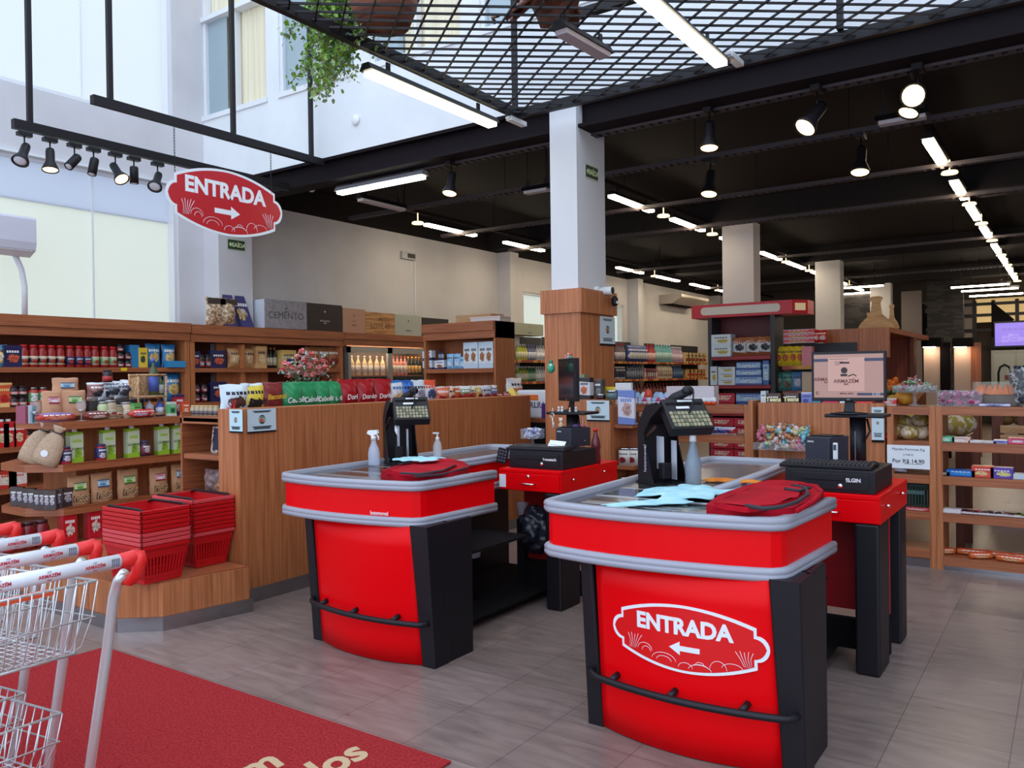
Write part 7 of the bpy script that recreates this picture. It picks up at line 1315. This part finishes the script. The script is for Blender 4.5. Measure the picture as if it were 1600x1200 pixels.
flatpack(1478, .966, .12, .045, ((60, 160, 110), (50, 150, 100), (200, 220, 210)), 'green gum box on the second board of the wide shelf'); flatpack(1502, .966, .12, .04, ((226, 180, 160), (220, 190, 180), (226, 226, 226)), 'pink and white box right of the green gum box'); flatpack(1525, .966, .10, .018, (206, 200, 200), 'thin pale box on the second board, middle'); flatpack(1546, .966, .09, .016, (190, 190, 190), 'thin grey box on the second board'); flatpack(1563, .966, .09, .026, ((110, 120, 180), (190, 190, 210), (90, 90, 150)), 'blue thin box on the second board'); flatpack(1590, .966, .12, .045, ((206, 90, 120), (200, 60, 90), (230, 200, 210)), 'rose striped box at the right edge, second board')
flatpack(1474, .711, .09, .03, ((110, 90, 70), (60, 50, 40), (150, 140, 120)), 'brown flat box on the third board of the wide shelf'); flatpack(1501, .711, .19, .05, ((30, 110, 190), (20, 90, 170), (60, 150, 210)), 'bright blue chewing gum box on the third board'); flatpack(1535, .711, .145, .085, ((206, 60, 40), (210, 70, 50), (226, 190, 130)), 'red biscuit box on the third board'); flatpack(1565, .711, .145, .08, ((84, 50, 150), (96, 60, 160), (220, 210, 130)), 'purple candy box on the third board'); flatpack(1592, .711, .09, .04, (190, 200, 206), 'pale box at the right edge of the third board')
flatpack(1481, .431, .17, .03, (214, 206, 208), 'white open tray on the fourth board of the wide shelf')
for i, (px, c) in enumerate(((1503, (130, 60, 80)), (1514, (120, 30, 50)), (1525, (200, 60, 60)), (1535, (206, 190, 190)), (1545, (110, 50, 50)), (1560, (190, 190, 190)), (1574, (140, 90, 60)), (1590, (150, 160, 50)), (1604, (140, 150, 60)))): put('bar%d' % i, mk_bag(.09, .10, .02, pk(c, (200, 190, 190), (60, 30, 30), 4), 150 + i, 'chocolate_bar'), (XR(px, 6.96), 6.92, .436), 0, '%s chocolate packet in the line on the fourth board' % nth(i), 'packet', None, tilt=(-1.35, 0, .2 * (i % 3 - 1)))
OB = pk((206, 100, 44), (196, 60, 30), (226, 180, 130), 4)
for i, (px, rz, dy, L) in enumerate(((1477, .5, 0, .11), (1518, .02, .05, .22), (1531, .5, -.05, .16), (1564, .0, .04, .2), (1580, -.1, -.06, .2), (1600, .2, .05, .2))):
    o = put('cky%d' % i, (lambda L=L: B().lathe([(.022, -L / 2), (.026, -L / 2 + .01), (.026, L / 2 - .01), (.022, L / 2)], 12, M=Matrix.Rotation(PI / 2, 4, 'Y')).obj('biscuit_roll', OB)), (XR(px, 7.0), 7.0 + dy, .127), rz, '%s orange biscuit roll from the left on the bottom board' % nth(i), 'biscuit roll', 'orange biscuit rolls on the bottom board')
NET = noisy('netted_fruit', srgb(176, 150, 50), srgb(232, 214, 190), (22, 22, 22), .5, 3, .45, .56)
for i, (px, dy, z, s) in enumerate(((1388, .05, .966, .13), (1404, .12, .966, .15), (1420, .05, .966, .14), (1440, .10, .966, .15), (1410, .2, 1.03, .13), (1438, .2, 1.05, .14))): put('net%d' % (i % 3), (lambda s=s: B().ball((0, 0, s * .42), s * .55, 10, sz=.76).obj('netted_melon', NET)), (XR(px, 7.0 + dy), 7.0 + dy + .02, z), i * 1.1, '%s netted yellow melon in the narrow bay' % nth(i), 'melon', 'netted melons in the narrow bay')
for i, (px, s) in enumerate(((1478, .2), (1490, .2), (1497, .17))): put('pap', lambda: B().ball((0, 0, .1), .12, 10, sz=.8, sx=1.4).obj('wrapped_papaya', NET), (at(px, 600, Y=7.62).x, 7.62 + .15 * (i % 2), .96), i * .5, '%s wrapped papaya on the low table behind the wide shelf' % nth(i), 'papaya', 'wrapped papayas behind the wide shelf')
t = thing('produce_table', 'walnut produce table behind the narrow bay', 'table', (-1.0, 7.8, 0)); B().box(-.45, .28, -.35, .35, .90, .96).obj('tabletop', WOODH, t); [B().box(x - .03, x + .03, y - .03, y + .03, 0, .9).obj('leg', WOODD, t) for x in (-.41, .24) for y in (-.31, .31)]
put('wm', lambda: B().ball((0, 0, .11), .13, 14, sz=.85).obj('melon', noisy('striped_melon', srgb(70, 100, 30), srgb(190, 180, 60), (9, 9, 1), .4, 2, .45, .55)), (at(1409, 600, Y=7.75).x, 7.75, .96), 0, 'round green and yellow striped melon behind the narrow bay', 'melon')
put('orf', lambda: B().ball((0, 0, .035), .04, 8).obj('orange', flat((220, 110, 30), .5)), (at(1394, 600, Y=7.6).x, 7.6, .96), 0, 'single orange left of the striped melon', 'orange')
def green_crate(x, y, z, label):
    t = thing('plastic_crate', label, 'crate', (x, y, z)); gc = flat((20, 50, 44), .45); b = B(); b.box(-.17, .17, -.12, .12, 0, .012); [b.box(*q) for q in ((-.17, .17, -.12, -.11, .17, .2), (-.17, .17, .11, .12, .17, .2), (-.17, -.16, -.12, .12, .1, .2), (.16, .17, -.12, .12, .1, .2))]; b.obj('shell', gc, t); b = B(); [b.box(-.165 + k * .022, -.155 + k * .022, -.12, -.113, 0, .18) for k in range(16)]; b.obj('front_slats', gc, t); b = B(); [b.box(-.165 + k * .022, -.155 + k * .022, .113, .12, 0, .18) for k in range(16)]; b.obj('rear_slats', gc, t); B().box(-.06, .08, -.123, -.119, .12, .15).obj('name_panel', flat((70, 100, 96), .5), t); return t
green_crate(-1.03, 7.08, .43, 'dark green slatted crate in the narrow bay, front')
put('redst', mk_box('candy_strip', .22, .05, .02, pk((180, 30, 44), (200, 60, 70), (220, 190, 190), 5)), (XR(1432, 6.93), 6.93, .432), 0, 'red candy strip in front of the dark green crate', 'box')
put('silv', mk_bag(.13, .06, .05, pk((190, 190, 196), (110, 90, 100), (226, 226, 230), 6), 170, 'sweet_packet'), (XR(1403, 6.95), 6.95, .712), 0, 'silver packet below the price notice', 'packet'); put('reda', lambda: B().ball((0, 0, .025), .035, 8, sz=.8).obj('red_packet', flat((150, 16, 30), .4)), (XR(1388, 6.93), 6.95, .966), 0, 'dark red packet at the left end of the narrow bay', 'packet')

# ------------------------------------------------------------------ fruit island and the far end of the shop
ORM = noisy('orange_skin', srgb(216, 104, 24), srgb(230, 132, 44), (20, 20, 20), .5)
rnd = random.Random(12)
fi = bpy.data.objects['fruit_island']; B().prism([(-.30, .80), (.55, .80), (.55, 1.12), (-.30, .98)], -.45, .35, M=Matrix(((0, 0, 1, .4 - .05), (1, 0, 0, -.85), (0, 1, 0, .12), (0, 0, 0, 1)))).obj('fruit_tray', WOODH, fi); fix(kids(fi)[-1])
for i in range(14): x, y = -2.14 + .075 * (i % 6) + .02 * (i // 6), 12.06 + .10 * (i // 6); put('or', lambda: B().ball((0, 0, .045), .048, 8).obj('orange', ORM), (x, y, 1.20 + .055 * (i // 6) + .03 * (i % 2)), i, '%s orange in the heap on the fruit island' % nth(i), 'orange', 'oranges on the fruit island')
for i in range(7): put('av', lambda: B().ball((0, 0, .04), .05, 8, sz=.8, sx=1.3).obj('avocado', flat((70, 84, 34), .5)), (-2.16 + .09 * (i % 4), 11.97 - .02 * (i // 4), 1.14 + .05 * (i // 4)), i * .7, '%s avocado in front of the oranges' % nth(i), 'avocado', 'avocados on the fruit island')
for i in range(2): put('mg', lambda: B().ball((0, 0, .05), .06, 8, sz=.8, sx=1.2).obj('mango', flat((206, 160, 50), .5)), (-2.12 + .12 * i, 11.88, 1.10), i, '%s yellow mango in front of the avocados' % ('left', 'right')[i], 'mango')
BRD = noisy('board_wood', srgb(170, 130, 80), srgb(206, 170, 118), (3, 3, 40), .5)
for i, (px, h_, w2, l) in enumerate(((1370, .46, .50, 'large paddle-shaped cutting board standing on the canopy'), (1357, .24, .16, 'small board at the left of the large paddle board'), (1392, .34, .2, 'narrower dark board leaning right of the large one'))):
    p_ = [(-w2 / 2, 0), (w2 / 2, 0), (w2 / 2 * .8, h_ * .2), (w2 * .16, h_ * .45), (w2 * .11, h_ * .8), (w2 * .18, h_ * .95), (w2 * .1, h_), (-w2 * .1, h_), (-w2 * .18, h_ * .95), (-w2 * .11, h_ * .8), (-w2 * .16, h_ * .45), (-w2 / 2 * .8, h_ * .2)]
    o = fix(B().prism(p_, -.012, .012, M=Matrix.Rotation(PI / 2, 4, 'X')).obj('cutting_board', BRD, loc=(at(px, 600, Y=12.35).x, 12.35 + .06 * i, 2.11))); tag(o, l, 'cutting board')
# lit demonstration shelves behind the island
CRM = mat('cream_board', (.62, .48, .38), .6)
for i, (x0, x1, yy) in enumerate(((-2.16, -1.90, 15.9), (-1.74, -1.48, 16.4))):
    t = thing('lit_shelf_stand', ('left', 'right')[i] + ' cream stand with a small lamp under its dark top, beyond the fruit island', 'stand', ((x0 + x1) / 2, yy, 0)); hw = (x1 - x0) / 2
    B().box(-hw, hw, -.02, .02, 0, 2.05).obj('cream_panel', CRM, t); B().box(-hw, hw + .05, -.30, .02, 1.93, 2.08).obj('dark_top', BLACKM, t); B().box(-hw + .02, hw - .06, -.22, -.1, 1.915, 1.93).obj('lamp', mat('shelf_lamp', (1, .8, .6), .5, emit=(1, .72, .5), es=18), t)
    B().box(hw, hw + .16, -.05, .02, 0, 2.0).obj('dark_side', BLACKM if i == 0 else WOODV, t)
struct(B().box(-3.2, -2.35, 24.2, 24.4, 0, 4.2), 'wall_brick', None or noisy('dark_brick', (.010, .009, .010), (.03, .026, .028), (3, 3, 11), .8, 2, .45, .52))
struct(B().box(-5.4, -4.6, 24.2, 24.4, 0, 4.2), 'wall_brick', MATS['dark_brick'])
PAN = mat('greyish_panel', (.26, .215, .20), .8)
p0 = at(1408, 452, Y=25); struct(B().box(p0.x, at(1440, 500, Y=25).x, 25, 25.1, 0, 3.75), 'wall_panel', mat('panel_light', (.36, .30, .28), .8))
t = thing('steel_frame_screen', 'dark steel framed glass screen at the far end of the shop', 'screen', (-2.6, 26, 0)); XB = lambda px: at(px, 600, Y=26).x + 2.6; ZB = lambda py, px=1500: at(px, py, Y=26).z
b = B(); b.box(XB(1440), XB(1520), .06, .1, 0, 3.5); b.obj('grey_backing', PAN, t)
b = B()
for px in (1441, 1473, 1521, 1550, 1587): b.box(XB(px), XB(px) + .09, 0, .05, 0, 3.45)
for py in (477, 494, 517): b.box(XB(1441), XB(1620), -.01, .05, ZB(py) - .04, ZB(py) + .04)
b.obj('frame', BLACK, t)
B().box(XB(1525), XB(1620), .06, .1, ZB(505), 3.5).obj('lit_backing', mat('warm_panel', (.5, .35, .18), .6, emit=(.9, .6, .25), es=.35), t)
fix(B().prism([(XB(1550), ZB(473)), (XB(1586), ZB(503)), (XB(1550), ZB(530))], -.03, -.01, M=Matrix(((1, 0, 0, 0), (0, 0, 1, 0), (0, 1, 0, 0), (0, 0, 0, 1)))).obj('dark_triangle', BLACKM, t)); fix(B().prism([(XB(1443), ZB(487)), (XB(1471), ZB(487)), (XB(1443), ZB(518))], -.03, -.01, M=Matrix(((1, 0, 0, 0), (0, 0, 1, 0), (0, 1, 0, 0), (0, 0, 0, 1)))).obj('dark_triangle', BLACKM, t))
t = thing('wall_television', 'violet glowing television at the far right', 'television', (at(1585, 522, Y=25.8).x, 25.8, at(1585, 522, Y=25.8).z)); B().box(-.48, .55, -.02, .03, -.36, .36).obj('bezel', BLKPL, t); B().box(-.45, .52, -.03, -.02, -.31, .31).obj('screen', pk((110, 90, 190), (84, 66, 160), (160, 150, 220), 3), t)
sc_ = kids(t)[-1].data.materials[0]; sc_.node_tree.nodes['Principled BSDF'].inputs['Emission Color'].default_value = (.28, .20, .7, 1); sc_.node_tree.nodes['Principled BSDF'].inputs['Emission Strength'].default_value = .7
t = thing('cold_room_doors', 'pair of pale cold-room swing doors at the far right', 'door', (-1.35, 25.4, 0)); XD = lambda px: at(px, 600, Y=25.4).x + 1.35
B().box(XD(1549), XD(1640), .0, .08, 0, 2.05).obj('frame', mat('door_frame', (.35, .35, .34), .5), t)
for i, (a, b_) in enumerate(((1554, 1586), (1590, 1622))):
    d = B().box(XD(a), XD(b_), -.03, 0, .0, 1.95).obj('door_leaf', mat('door_leaf', (.40, .42, .41), .5), t); x0, x1 = XD(a), XD(b_); b = B(); m = (x0 + x1) / 2; r = (x1 - x0) * .3
    b.tube([(m - r, -.035, .9), (m - r, -.035, 1.45), (m - r * .7, -.035, 1.6), (m, -.035, 1.66), (m + r * .7, -.035, 1.6), (m + r, -.035, 1.45), (m + r, -.035, .9)], .025, 6); b.obj('arched_trim', BLACKM, d)
    B().box(m, m + .12, -.036, -.03, 1.25, 1.38).obj('red_plate', flat((120, 60, 64)), d)
t = thing('wooden_trestle', 'wooden table frame with pumpkins and a crate, seen through the wide shelf', 'table', (-.35, 10.4, 0)); XQ = lambda px: at(px, 600, Y=10.4).x + .35
for px in (1512, 1549, 1590): B().box(XQ(px), XQ(px) + .11, 0, .1, .3, 1.12).obj('post', WOODD, t)
B().box(XQ(1505), XQ(1640), -.05, .5, 1.12, 1.16).obj('board', WOODD, t); B().box(XQ(1505), XQ(1640), -.05, .5, .30, .36).obj('low_board', WOODD, t)
b = B(); [b.box(XQ(1563), XQ(1640), -.08, -.06, z, z + .085) for z in (.72, .82)]; b.box(XQ(1563), XQ(1640), -.08, .3, .70, .72); b.obj('slat_crate', PINE, t); B().box(XQ(1563), XQ(1640), -.06, .3, .36, .70).obj('crate_base', WOODD, t)
for i in range(2): put('pkn', lambda: B().ball((0, 0, .06), .085, 10, sz=.75).obj('pumpkin', flat((120, 84, 40), .6)), (at(1571 + 24 * i, 600, Y=10.45).x, 10.5, .90), 0, '%s small pumpkin above the slatted crate' % ('left', 'right')[i], 'pumpkin')
